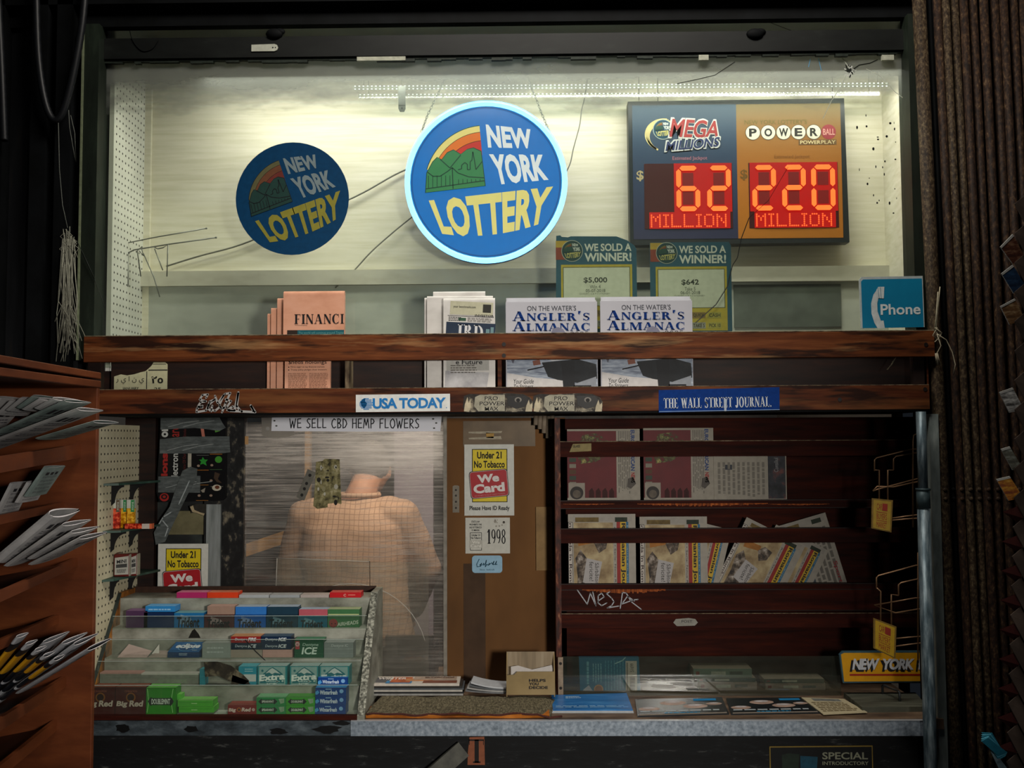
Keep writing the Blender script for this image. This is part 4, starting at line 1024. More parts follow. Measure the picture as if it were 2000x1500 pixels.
# strip of paper reading WE SELL CBD HEMP FLOWERS
YS = YW - .018; mp = PQ(530, 808, 866, 846, YS, .4); b = MB(); b.slab(mp, [(531, 810), (863, 808), (860, 842), (700, 843), (530, 842)], .0006, clear('backlit_paper', '#ffffff', '#eceef6', .97, 1.0, gloss=.01, trans=.22))
b.hand(mp, 'WE SELL CBD HEMP FLOWERS', 566, 818, 818, 836, 2.0, C('#22232a'))
for x, y in ((536, 822), (540, 832), (846, 818), (852, 826), (848, 836)): b.disc(mp, x, y, 2.4, C('#4a4a44', .5, .5), .0006, 1.6, n=7)
tag(b.build('paper_notice'), 'white paper strip with handwritten capitals taped to the clerk window', 'sign')
b = MB(); mp = rectmap(510, 800, 570, 856, YS + .004); b.slab(mp, [(510, 808), (575, 808), (575, 850), (560, 854), (522, 855), (512, 850)], .001, clear('frosted_tab', '#dedede', '#b8b4ac', .45, .6)); b.disc(mp, 523, 837, 4, C('#8f8d88'), n=12)
tag(b.build('plastic_tab'), 'frosted plastic corner tab behind the left end of the handwritten notice', 'plastic tab')
b = MB(); mp = rectmap(870, 990, 900, 1000, YW - .014); mp = rectmap(884, 948, 897, 1001, YW - .013); b.slab(mp, [(884, 950), (887, 948), (894, 948), (897, 950), (897, 1001), (884, 1001)], .0015, C('#6f685c', .4, .25, .4))
for y in (957, 968, 980, 992): b.disc(mp, 890.5, y, 2.2, C('#2b2722'), n=8)
tag(b.build('metal_strap'), 'small grey metal strap with holes on the cardboard wall', 'metal strap')
# corroded plate and punched strip on the acrylic
mp = rectmap(612, 895, 670, 998, YS); b = MB(); rs = random.Random(4)
b.slab(mp, [(617, 902), (630, 900), (634, 896), (663, 897), (664, 930), (667, 985), (655, 982), (640, 984), (640, 991), (620, 994), (612, 988), (615, 950)], .003, G('corroded_plate', [(.35, '#2a2618'), (.46, '#6a6440'), (.58, '#8f8860'), (.7, '#c0b898')], (1, 1, 1), 42, 5, .6, metal=.1))
for k in range(20): b.disc(mp, rs.uniform(620, 660), rs.uniform(905, 985), rs.uniform(1.2, 4.5), (C('#b8b6a6', .5, .3), C('#1b1811'), C('#8b8664'))[k % 3], .0006, rs.uniform(1, 6), n=7)
tag(b.build('corroded_plate'), 'corroded greenish plate stuck on the clerk window', 'plate')
mp = quadmap(P(606, 918, YS), P(616, 922, YS), P(593, 978, YS), P(577, 970, YS), 1, 1); mp = quadmap(P(601, 916, YS), P(617, 923, YS), P(594, 978, YS), P(579, 971, YS), 1, 1); b = MB(); b.slab(mp, [(0, 0), (1, 0), (1, 1), (0, 1)], .0012, C('#77756c', .4, .2, .4))
for v in (.16, .45, .64, .86): b.disc(mp, .5, v, .18, C('#1b1a18'), .0008, .055, n=10)
tag(b.build('metal_strap'), 'slanting punched metal strap beside the corroded plate on the clerk window', 'metal strap')
b = MB(); b.bbox(466, 852, 485, 868, YS, .001, C('#b18a5c', .7)); tag(b.build('tape_scrap'), 'small tan scrap of tape on the left edge of the clerk window', 'tape')
b = MB(); b.bbox(540, 1144, 553, 1152, YS - .012, .02, BLACKP); tag(b.build('clip'), 'tiny black clip at the lower left of the clear pass-through panel', 'clip')
# lower clear pass-through panel with a round speaking hole
YA = YW - .06; CLR = clear('clear_plastic', '#fafbf8', '#d8d4cc', .06, .13, (1, 1, 4), 6, .03, trans=.7)
t = thing('pass_through_panel', 'clear plastic pass-through panel with a rounded hatch before the clerk window', 'panel', P(690, 1350, YA))
b = MB(); b.bbox(540, 1092, 722, 1352, YA, .004, CLR); b.build('pane', t); b = MB(); b.bbox(723, 1098, 837, 1352, YA, .004, CLR); b.build('pane', t)
EDG = C('#b9b6ae', .3, .15)
for pts in ([(540, 1090), (722, 1097)], [(541, 1090), (539, 1150)]):
    b = MB(); b.tube([P(x, y, YA) for x, y in pts], .0012, EDG, 5); b.build('bright_edge', t)
b = MB(); b.tube([P(722, 1096, YA - .001), P(724, 1350, YA - .001)], .0012, C('#1b1916'), 5); b.build('joint', t)
b = MB(); b.tube([P(835 - 120 + 0 - 30 + 150 * cos(a), 1290 - 150 * sin(a), YA - .001) for a in [pi * i / 24 for i in range(2, 23)]], .0013, EDG, 5); b.build('hatch_rim', t)
# signs on the cardboard
def wecard(x0, y0, x1, y1, Y, lab):
    mp = rectmap(x0, y0, x1, y1, Y); k = (x1 - x0) / 97; f = lambda a, c_, h=0.0: mp(x0 + a * k, y0 + c_ * k, h); b = MB()
    b.slab(f, [(0, 0), (97, 0), (97, 139), (0, 139)], .001, C('#c9cac2', .55, .1))
    b.rect(f, 15, 9, 84, 113, INK); YEL = C('#d8c11c', .5, .12); b.rect(f, 16.5, 10.5, 82.5, 111.5, YEL, .001)
    b.text(f, 'Under 21', 25, 14, 73, 28, INK, bold=.032, h=.0014); b.text(f, 'No Tobacco', 19, 32, 79, 46, INK, bold=.03, h=.0014)
    def rr(m_, x, y, a, c_, r, ang, mat, h):
        pts = []
        for cx, cy, s0 in ((a - r, y + r, -90), (a - r, c_ - r, 0), (x + r, c_ - r, 90), (x + r, y + r, 180)):
            for i in range(4): an = R(s0 + 30 * i); pts.append((cx + r * cos(an), cy + r * sin(an)))
        mx, my = (x + a) / 2, (y + c_) / 2; co, si = cos(R(ang)), sin(R(ang))
        b.poly(m_, [(mx + (px - mx) * co - (py - my) * si, my + (px - mx) * si + (py - my) * co) for px, py in pts], mat, h)
    rr(f, 10.5, 50, 86, 104, 6, -5, INK, .0016); rr(f, 11.5, 51, 85, 103, 6, -5, C('#b9aaa6'), .002); rr(f, 12.5, 52, 84, 102, 5, -5, C('#a51c24', .5, .1), .0024)
    g = submap(f, 48, 77, 1, -5); WC = C('#dcd6d2')
    b.text(g, 'We', -22, -19, 21, -3, WC, bold=.05, h=.003); b.text(g, 'Card', -31, -1, 30, 17, WC, bold=.05, h=.003); b.text(g, 'LAW PROHIBITS THE SALE OF TOBACCO TO MINORS.', -30, 20, 30, 22.5, C('#c98a86'), h=.003)
    b.text(f, 'Please Have ID Ready', 10, 120, 88, 131, INK, bold=.02, h=.0014)
    return tag(b.build('tobacco_sign'), lab, 'sign')
wecard(907, 868, 1004, 1007, YW - .016, 'white tobacco age sign with a yellow panel on the cardboard wall')
wecard(308, 1062, 406, 1202, YW - .05, 'tobacco age sign half hidden behind the candy rack at left')
mp = rectmap(909, 1011, 996, 1082, YW - .016); b = MB(); b.slab(mp, [(909, 1011), (996, 1011), (996, 1081), (909, 1081)], .001, C('#c3c2b8', .6, .1))
for i, s_ in enumerate(('STATE LAW', 'PROHIBITS THE', 'SALE OF TOBACCO', 'TO MINORS.')): b.text(mp, s_, 917 + (i in (0, 3)) * 4, 1017 + i * 5.6, 941 - (i in (0, 3)) * 4, 1020.6 + i * 5.6, INK, bold=.02)
b.rect(mp, 918, 1040, 941, 1075, INK); b.rect(mp, 919, 1041, 940, 1074, C('#c3c2b8', .6, .1), .001); b.text(mp, 'Under 21', 921, 1043, 938, 1047, INK, bold=.03, h=.0014); b.text(mp, 'No Tobacco', 920, 1048.5, 939, 1052.5, INK, bold=.03, h=.0014); b.rect(mp, 917, 1055, 942, 1070, C('#b0aea4'), .0014); b.text(mp, 'We', 922, 1056, 937, 1062, C('#d4d2c8'), bold=.04, h=.0018); b.text(mp, 'Card', 919, 1063, 940, 1069, C('#d4d2c8'), bold=.04, h=.0018)
b.serif(mp, '1998', 951, 1034, 988, 1062, INK, gap=.05)
for k in range(9): b.disc(mp, 975 + rs.uniform(-8, 14), 1018 + rs.uniform(-3, 10), rs.uniform(1, 3), C('#9a958a', .7, .4), .0006, n=7)
tag(b.build('year_card'), 'white card with the year 1998 below the tobacco sign on cardboard', 'sign')
mp = rectmap(922, 1085, 981, 1119, YW - .016); b = MB(); pts = []
for cx, cy, s0 in ((975, 1091, -90), (975, 1113, 0), (928, 1113, 90), (928, 1091, 180)):
    for i in range(5): pts.append((cx + 6 * cos(R(s0 + 22.5 * i)), cy + 6 * sin(R(s0 + 22.5 * i))))
b.slab(mp, pts, .001, C('#8db4cc', .5, .1)); TL = C('#1c4f66')
for pts in ([(936, 1092), (931, 1102), (932, 1107), (939, 1106), (937, 1103)], [(938, 1103), (941, 1100), (939, 1104), (943, 1103), (945, 1100), (945, 1104), (948, 1101), (950, 1094), (948, 1107), (951, 1102), (954, 1104), (956, 1100), (955, 1103), (958, 1101), (961, 1099), (962, 1102), (965, 1096), (963, 1103), (967, 1102), (970, 1096), (968, 1103), (971, 1102)]): b.stroke(mp, pts, 1.4, TL)
b.text(mp, 'Since  leafcraft', 937, 1111, 966, 1114, TL)
tag(b.build('rounded_sticker'), 'small rounded light blue sticker below the 1998 card', 'sticker')
mp = rectmap(914, 840, 982, 860, YW - .016); b = MB()
b.slab(mp, [(915, 843), (981, 842), (979, 846), (935, 847), (915, 846)], .0008, C('#a89f8b', .8, .3)); b.slab(mp, [(915, 855), (978, 852), (980, 858), (916, 858)], .0008, C('#a89f8b', .8, .3)); b.slab(mp, [(949, 845), (965, 846), (964, 856), (950, 855)], .0008, C('#b08c50', .8, .3))
tag(b.build('tape_remnant'), 'torn tape remnant above the tobacco sign on the cardboard', 'tape')
b = MB(); b.bbox(1047, 990, 1079, 1114, YW - .02, .008, G('masking_tape', [(.3, '#6d532f'), (.5, '#86683c'), (.7, '#97784a')], ns=9)); tag(b.build('cardboard_strip'), 'yellowish cardboard strip at the right edge of the cardboard wall', 'strip')
for i, (x, y) in enumerate(((1046, 830), (1054, 838), (1062, 846), (1070, 856), (1077, 852))):
    b = MB(); a = P(x, y, .40); b.tube([a, a + Vector((0.004, .0, .075))], .008, C('#8b7d6c', .8, .2), 8); o = b.build('rolled_paper'); tag(o, ('first (shortest) rolled paper', 'second rolled paper', 'third rolled paper', 'fourth rolled paper', 'last rolled paper')[i] + ' from the left, hanging under the rail above the cardboard', 'paper roll', 'rolled papers under the rail')
# ------------------------------------------------------------ the clerk and the booth behind the acrylic
YP_ = 1.05
def J(px, py, dy=0.0): return P(px, py, YP_ + dy)
SKIN = G('skin', [(.3, '#a8765c'), (.6, '#bf8e72'), (.8, '#cc9c82')], ns=8, spec=.35)
t = thing('person', 'person seen from behind in a beige checked shirt, head bent forward, behind the scratched acrylic', 'person', (J(705, 1200).x, YP_, 0))


def limb(mb, pts, rs_, mat, n=12, flat=1.0):
    """tapered rounded limb through joints"""
    pts = [Vector(p) for p in pts]; q, r_ = [], []
    for i in range(len(pts) - 1):
        for k in range(4): q.append(pts[i].lerp(pts[i + 1], k / 4)); r_.append(rs_[i] * (1 - k / 4) + rs_[i + 1] * k / 4)
    q.append(pts[-1]); r_.append(rs_[-1]); mb.tube(q, r_, mat, n)
    for p, r in zip(pts, rs_): mb.sphere(p, r * .995, mat, 7)


def loft(mb, secs, mat, n=20):
    """stacked ellipses: (centre, half width, half depth)"""
    vs, fs = [], []
    for c, a, d in secs:
        for k in range(n):
            th = 2 * pi * k / n; e = .8
            vs.append(Vector(c) + Vector((a * abs(cos(th)) ** e * (1 if cos(th) > 0 else -1), d * abs(sin(th)) ** e * (1 if sin(th) > 0 else -1), 0)))
    for i in range(len(secs) - 1):
        for k in range(n): fs.append((i * n + k, i * n + (k + 1) % n, (i + 1) * n + (k + 1) % n, (i + 1) * n + k))
    fs.append(tuple(reversed(range(n)))); fs.append(tuple((len(secs) - 1) * n + k for k in range(n))); mb.mesh(vs, fs, mat, True)


pel = J(716, 1290); che = J(690, 1085, .02); sh = J(690, 1000, .04); nk = J(706, 962, .07); hd = J(722, 925, .13)
ls, rs2 = J(596, 1012, .03), J(784, 1008, .03); le, re = J(566, 1120, .06), J(832, 1112, .06); lw, rw = J(600, 1190, .30), J(800, 1205, .28)
b = MB()
loft(b, [(pel + Vector((0, 0, -.10)), .16, .10), (pel, .18, .115), (J(704, 1200), .165, .11), (che, .185, .12), (J(690, 1030, .03), .19, .11), (sh, .15, .09), (J(698, 975, .05), .075, .07)], SKIN)
limb(b, [sh, nk, hd], [.07, .062, .06], SKIN)
b.sphere(hd + Vector((0, .03, .02)), .098, SKIN, 10, (.80, 1.0, 1.12)); b.sphere(hd + Vector((0, .085, -.045)), .055, SKIN, 8, (.9, .8, .9))
b.sphere(hd + Vector((0, .138, .0)), .018, SKIN, 6, (.8, 1.1, 1.3))                       # nose
for s_ in (-1, 1):
    b.sphere(hd + Vector((s_ * .080, .03, .005)), .026, SKIN, 6, (.35, .7, 1.2))               # ears
    b.sphere(hd + Vector((s_ * .03, .108, .03)), .016, SKIN, 6)
for s_, a, e, w_ in ((-1, ls, le, lw), (1, rs2, re, rw)):
    limb(b, [a, e, w_], [.058, .045, .030], SKIN)
    hdir = (w_ - e).normalized(); sd = Vector((s_, 0, 0)); palm = w_ + hdir * .055
    b.sphere(palm, .042, SKIN, 7, (.95, 1.1, .5))
    for i, L_ in enumerate((.068, .078, .072, .056)):
        o_ = palm + sd * (.027 - .018 * i) + hdir * .03; b.tube([o_, o_ + hdir * L_ * .55, o_ + hdir * L_ * .85 + Vector((0, 0, -.018)), o_ + hdir * L_ + Vector((0, 0, -.034))], [.0095, .009, .0085, .007], SKIN, 6)
    o_ = palm - sd * .03 - hdir * .02; b.tube([o_, o_ - sd * .028 + hdir * .03, o_ - sd * .034 + hdir * .055], [.012, .0105, .008], SKIN, 6)
for s_ in (-1, 1):
    hip = pel + Vector((s_ * .09, 0, -.08)); kn = Vector((hip.x + s_ * .01, YP_ + .02, .50)); an = Vector((kn.x, YP_ - .02, .09))
    limb(b, [hip, kn, an], [.088, .058, .04], SKIN); limb(b, [an + Vector((0, -.03, -.045)), an + Vector((0, .16, -.05))], [.04, .032], SKIN)
body = b.build('body', t); m_ = body.modifiers.new('remesh', 'REMESH'); m_.mode = 'VOXEL'; m_.voxel_size = .0075; m_.use_smooth_shade = True
s_ = body.modifiers.new('smooth', 'SMOOTH'); s_.iterations = 3
# face details
for s_ in (-1, 1): b = MB(); b.sphere(hd + Vector((s_ * .03, .117, .032)), .009, C('#e6e2dc', .3), 6); b.sphere(hd + Vector((s_ * .03, .1235, .032)), .004, C('#20160f', .3), 5); b.build('eye', t)
b = MB(); b.sphere(hd + Vector((0, .132, -.042)), .018, C('#8a4a44', .5), 6, (1.3, .35, .3)); b.build('mouth', t)
HAIR = G('grey_hair', [(.35, '#3a3532'), (.6, '#6a645e'), (.8, '#8a847c')], (6, 6, 1), 20, 3, .6); b = MB(); b.sphere(hd + Vector((0, .018, .042)), .104, HAIR, 10, (.82, .98, .98)); h_ = b.build('hair', t); mm = h_.modifiers.new('d', 'DISPLACE'); mm.strength = .006; tx = bpy.data.textures.new('tuft', 'CLOUDS'); tx.noise_scale = .03; mm.texture = tx
# checked shirt
st = NT('checked_shirt'); tc = st.node('ShaderNodeTexCoord'); sp = st.node('ShaderNodeSeparateXYZ')
dn = st.node('ShaderNodeTexNoise'); dn.inputs['Scale'].default_value = 6; st.link(tc.outputs['Object'], dn.inputs['Vector'])
va = st.node('ShaderNodeVectorMath', operation='MULTIPLY_ADD'); st.link(dn.outputs['Color'], va.inputs[0]); va.inputs[1].default_value = (.035, .035, .035); st.link(tc.outputs['Object'], va.inputs[2]); st.link(va.outputs[0], sp.inputs[0])
lx = st.math('LESS_THAN', st.math('FRACT', st.math('MULTIPLY', sp.outputs[0], 1 / .021)), .13); lz = st.math('LESS_THAN', st.math('FRACT', st.math('MULTIPLY', sp.outputs[2], 1 / .021)), .13)
k_ = st.math('MULTIPLY', st.math('MAXIMUM', lx, lz), .55)
nz = st.noise(st.coords(), 3, 4); st.link(st.mix(k_, st.ramp(nz, [(.3, '#a88468'), (.7, '#c6a286')]), '#5a3c2c'), st.b.inputs['Base Color']); st.b.inputs['Roughness'].default_value = .9
SHIRT = st.m; b = MB()
loft(b, [(pel + Vector((.0, 0, -.04)), .20, .135), (J(712, 1250), .205, .14), (J(704, 1190), .20, .142), (che, .215, .15), (J(690, 1030, .03), .215, .14), (J(692, 998, .04), .165, .115), (J(700, 972, .055), .085, .085)], SHIRT)
for a, e, w_ in ((ls, le, lw), (rs2, re, rw)): limb(b, [a.lerp(sh, .25), a, e, e.lerp(w_, .8)], [.085, .078, .066, .048], SHIRT)
o = b.build('shirt', t); o['label'] = 'beige checked shirt'; m_ = o.modifiers.new('remesh', 'REMESH'); m_.mode = 'VOXEL'; m_.voxel_size = .010; m_.use_smooth_shade = True
s_ = o.modifiers.new('smooth', 'SMOOTH'); s_.iterations = 4
mm = o.modifiers.new('fold', 'DISPLACE'); mm.strength = .022; tx = bpy.data.textures.new('fold', 'CLOUDS'); tx.noise_scale = .16; mm.texture = tx
b = MB(); b.tube([J(700, 972, .055) + Vector((.085 * cos(a), .085 * sin(a), .012)) for a in [2 * pi * i / 20 for i in range(21)]], .011, SHIRT, 8, False); o2 = b.build('collar', o)
b = MB(); TRO = C('#2a2c32', .9, .2)
loft(b, [(pel + Vector((0, 0, -.12)), .185, .125), (pel + Vector((0, 0, -.03)), .19, .128), (pel + Vector((0, 0, .02)), .185, .122)], TRO)
for s_ in (-1, 1):
    hip = pel + Vector((s_ * .09, 0, -.10)); kn = Vector((hip.x + s_ * .01, YP_ + .02, .50)); an = Vector((kn.x, YP_ - .02, .12)); limb(b, [hip, kn, an], [.10, .075, .062], TRO)
o = b.build('trousers', t); m_ = o.modifiers.new('remesh', 'REMESH'); m_.mode = 'VOXEL'; m_.voxel_size = .012; m_.use_smooth_shade = True
for s_ in (-1, 1):
    b = MB(); x = pel.x + s_ * .10; b.sphere((x, YP_ + .04, .045), .06, C('#15151a', .5), 8, (.8, 2.2, .75)); b.build('shoe', t)
# booth furniture seen hazily through the acrylic
b = MB(); DKC = G('dark_cabinet', [(.3, '#1b2024'), (.6, '#333a40'), (.8, '#4d5356')], ns=4); x0, x1 = P(470, 900, 1.6).x, P(590, 900, 1.6).x
t = thing('cabinet', 'dark cabinet with shelves at the left of the booth interior', 'cabinet', ((x0 + x1) / 2, 1.75, 0))
b.box(x0, x1, 1.62, 1.95, 0, 2.2, DKC); b.build('carcass', t)
for z in (1.0, 1.35, 1.68): b = MB(); b.box(x0, x1, 1.59, 1.62, z, z + .02, C('#6d7478', .4)); b.build('shelf_edge', t)
b = MB(); x0, x1 = P(770, 900, 1.55).x, P(846, 900, 1.55).x; t = thing('inner_door', 'pale lavender-grey door standing at the back of the booth right of the person', 'door', ((x0 + x1) / 2, 1.57, 0)); b.box(x0, x1, 1.55, 1.59, 0, 2.15, C('#a39aa4', .6, .1, sc=3)); b.build('leaf', t)
b = MB(); b.sphere((x1 - .05, 1.53, P(835, 1046, 1.55).z), .016, C('#5c5c5e', .3, .1, .7)); b.build('knob', t)
PINE = G('pale_pine', [(.3, '#9a7448'), (.55, '#b88d5a'), (.75, '#c9a06c')], (10, 10, 1), 4, 4, .6); x0, x1 = P(597, 900, 1.56).x, P(607, 900, 1.56).x; b = MB(); b.box(x0, x1, 1.54, 1.58, 0, 2.40, PINE); tag(b.build('wooden_post'), 'thin pale pine post inside the booth left of the person', 'post')
b = MB(); b.bar(P(470, 1078, 1.46), P(600, 1034, 1.50), .055, .02, PINE, (0, 1, 0)); b.box(P(470, 1078, 1.46).x - .02, P(470, 1078, 1.46).x + .02, 1.44, 1.48, 0, P(470, 1078, 1.46).z, PINE); tag(b.build('wooden_brace'), 'sloping pale wooden brace inside the booth at the left', 'brace')
t = thing('card_reader', 'black card terminal box behind the clear panel beside the magazines', 'card reader', P(800, 1340, .52) * 1)
ORIG[t.name] = Vector((P(800, 1300, .52).x, .55, zc)); t.location = ORIG[t.name]
x0, x1 = P(728, 1300, .50).x, P(850, 1300, .50).x; b = MB(); b.box(x0, x1, .50, .64, zc + .0005, P(790, 1262, .50).z, BLACKP); b.build('case', t, bevel=.004)
b = MB(); b.box(P(752, 1258, .47).x, P(846, 1258, .47).x, .475, .498, P(790, 1262, .5).z + .0, P(790, 1240, .5).z, C('#17191d', .3, .2)); b.build('hood', t)

# ------------------------------------------------------------ wooden newspaper rack on the right of the counter
YR, YRB = .33, .45
t = thing('newspaper_rack', 'dark mahogany newspaper rack with slats on the right of the counter', 'rack', (P(1440, 1350, .4).x, .4, zc))
xl, xr = P(1084, 1000, YR).x, P(1792, 1000, YR).x
Z = lambda py, Y=YR: P(1440, py, Y).z
b = MB(); b.box(xl, xl + .018, YR - .04, YRB, zc + .0005, zb_0 - .014, G('chipped_red_edge', [(.4, '#2a0f08'), (.55, '#51200f'), (.66, '#7d4a30'), (.8, '#a5977c')], (2, 1, .7), 38, 4, .6)); b.build('side_panel', t)
b = MB(); b.box(xl + .018, xr + .05, YRB - .012, YRB, zc + .0005, zb_0 - .014, WOODD); b.build('back_panel', t)
for y0, y1, Y, lab in ((860, 891, YR, None), (976, 991, YR - .004, None), (1031, 1060, YR, None), (1139, 1150, YR - .004, None), (1151, 1192, YR + .004, None), (1197, 1226, YR - .002, None)):
    b = MB(); b.box(xl + .018, xr, Y, Y + .014, Z(y1), Z(y0), WOODD); b.box(xl + .018, xr, Y - .0006, Y, Z(y0 + 1.6), Z(y0), EDGE if y0 in (860, 1197) else WOODK); b.build('slat', t)
for y in (991, 1192): b = MB(); b.box(xl + .018, xr, YR + .012, YRB - .012, Z(y) - .004, Z(y) + .006, WOODK); b.build('shelf_board', t)
rt = random.Random(9)
for x0, x1, y0, amp, Y in ((1245, 1500, 983, 6, YR - .0046), (1500, 1620, 984, 3, YR - .0046), (1100, 1200, 984, 2.5, YR - .0046), (1137, 1300, 1150, 10, YR + .0034)):
    b = MB(); mp = rectmap(x0, y0, x1, y0 + 10, Y); x = x0
    while x < x1: d = rt.uniform(2, 5); b.rect(mp, x, y0, min(x1, x + d), y0 + amp * (.35 + .65 * sin(pi * (x - x0) / (x1 - x0))) * rt.uniform(.6, 1), TORN, .0004); x += d
    b.build('torn_edge', t)['label'] = 'splintered orange plywood edge'
SLV = C('#a8abb0', .4, .15); mp = rectmap(1120, 1140, 1260, 1200, YR + .0034); b = MB(); z6 = lambda p: [(1060 + x * .24, 1120 + y * .24) for x, y in p]
for pts in ([(283, 135), (362, 250), (388, 160), (432, 262), (408, 150)], [(450, 225), (500, 190), (480, 160), (452, 180), (450, 240), (480, 262), (520, 240)], [(545, 150), (520, 165), (560, 200), (580, 230), (560, 262), (525, 280), (620, 265)], [(630, 285), (650, 155), (680, 160), (720, 230), (800, 292)], [(640, 250), (740, 215), (775, 212)], [(650, 240), (690, 185), (745, 225)]): b.stroke(mp, z6(pts), 2.0, SLV, .0008)
tag(b.build('graffiti_tag'), 'silver scratched tag on the lower left board of the wooden rack', 'graffiti')
mp = rectmap(1110, 860, 1160, 885, YR - .0018); b = MB(); b.slab(mp, [(1119, 867), (1155, 866), (1155, 881), (1112, 883)], .0006, C('#8f8256', .7, .2)); b.text(mp, 'GLASS', 1119, 869, 1133, 874, INK, bold=.02)
tag(b.build('paper_label'), 'torn tan paper label on the top slat of the wooden rack', 'label')
mp = rectmap(1310, 1200, 1370, 1230, YR - .0042); b = MB(); b.slab(mp, [(1315, 1216), (1320, 1209), (1345, 1207), (1358, 1209), (1363, 1216), (1357, 1222), (1322, 1223)], .0006, C('#8f8d84', .7, .2)); b.text(mp, 'POST', 1331, 1211, 1352, 1216, C('#4a4844'), bold=.02)
tag(b.build('paper_label'), 'torn oval white label on the lowest slat of the wooden rack', 'label')

NP = C('#9a9488', .8, .12); REDP = G('dark_red_photo', [(.3, '#4a1216'), (.6, '#651a1e'), (.8, '#7d2a28')], ns=5); GOLDT = G('tree_photo', [(.42, '#5a1a1a'), (.5, '#3c3a20'), (.6, '#6b6a3c'), (.72, '#b9a860')], (1, 1, 1), 60, 4)  # NP: newsprint darkened, the canopy's shade on the rack put into its colour


def flatpaper(mp, w_, h_, mb, th=.006, mat=None): mb.slab(mp, [(0, 0), (w_, 0), (w_, h_), (0, h_)], th, mat or NP)


def red_front(b, f):
    """front page printed sideways: dark red festive photo, column of text, colour title"""
    b.rect(f, 0, 0, 96, 138, REDP, .0005); b.poly(f, [(18, 40), (30, 12), (60, 8), (88, 30), (80, 52), (56, 66), (24, 70)], GOLDT, .0009)
    for i in range(6): b.rect(f, 4, 66 + 12 * i - 8, 17, 74 + 12 * i - 8, (C('#2f3b2e'), C('#7a7466'), C('#50341e'))[i % 3], .0009)
    b.rect(f, 2, 108, 34, 138, C('#8c8478'), .001); b.disc(f, 18, 128, 13, C('#2a2420', .6, .4), .0014); b.disc(f, 18, 130, 8, C('#5a5044', .6, .4), .0018, n=14)
    for k in range(4): b.poly(f, [(42 + 13 * k, 138), (42 + 13 * k, 124), (48 + 13 * k, 118), (52 + 13 * k, 126), (52 + 13 * k, 138)], C('#3a1a18', .7, .3), .0008)
    b.lines(f, 100, 4, 124, 132, 7, C('#6a655c'), .5, vert=True); b.vtext(f, 'EURO-AMERICAN', 124, 2, 132, 84, C('#223c6e'), bold=.04, h=.001, up=False); b.vtext(f, 'NEWS', 124, 88, 132, 108, C('#8a2420'), bold=.04, h=.001, up=False)
    b.poly(f, [(118, 100), (128, 96), (134, 110), (124, 120), (116, 116)], C('#4a443e', .6, .4), .001)


def grey_page(b, f):
    b.lines(f, 8, 50, 104, 134, 10, C('#6f6a60'), .5, vert=True); b.rect(f, 22, 56, 36, 68, C('#2c3038')); b.rect(f, 106, 30, 140, 138, G('night_photo', [(.35, '#12151a'), (.55, '#2a2c33'), (.7, '#6a3a34'), (.8, '#8c8078')], ns=26), .0006)
    b.vtext(f, 'Consiliul', 118, 40, 126, 74, C('#8c8c8c'), h=.001, up=True)


for (x0, x1, yt, Y, fn, n, lab) in ((1108, 1250, 838, .352, red_front, 3, 'left red stack, upper tier of the wooden rack'), (1257, 1394, 836, .352, red_front, 3, 'right red stack, upper tier of the wooden rack'), (1394, 1536, 862, .350, grey_page, 1, 'text-covered newspaper with a dark photo, right of the red ones in the upper tier')):
    for j in range(n - 1, -1, -1):
        b = MB(); k = j * 5; mp = rectmap(x0, yt - (6 if j == 2 else 2 * j), x1, 984, Y + .012 * j); w_, h_ = 142, 150
        f = lambda a, c_, h=0.0, m=mp, x0=x0, x1=x1, yt=yt: m(x0 + (x1 - x0) * a / 142, yt + (984 - yt) * c_ / 150, h)
        rot = (0, -.8, 1.2)[j]; flatpaper(f, 142 - k, 150, b, .010)
        if j == 0:
            b.rect(f, 0, 0, 142, 4, C('#8f8a7c')); fn(b, f)
        tag(b.build('newspaper'), lab if n == 1 else ('front red-photo newspaper of the ' + lab, 'second newspaper of the ' + lab, 'hindmost newspaper of the ' + lab)[j], 'newspaper', 'newspapers in the upper tier of the wooden rack')

PHO = G('festive_photo', [(.3, '#5f4a33'), (.45, '#8f7a58'), (.6, '#b3a27c'), (.75, '#c4b898')], ns=14); FLO = G('flower_photo', [(.38, '#211c18'), (.5, '#55483c'), (.62, '#8f8478'), (.75, '#c9c2b8')], ns=55, detail=5)


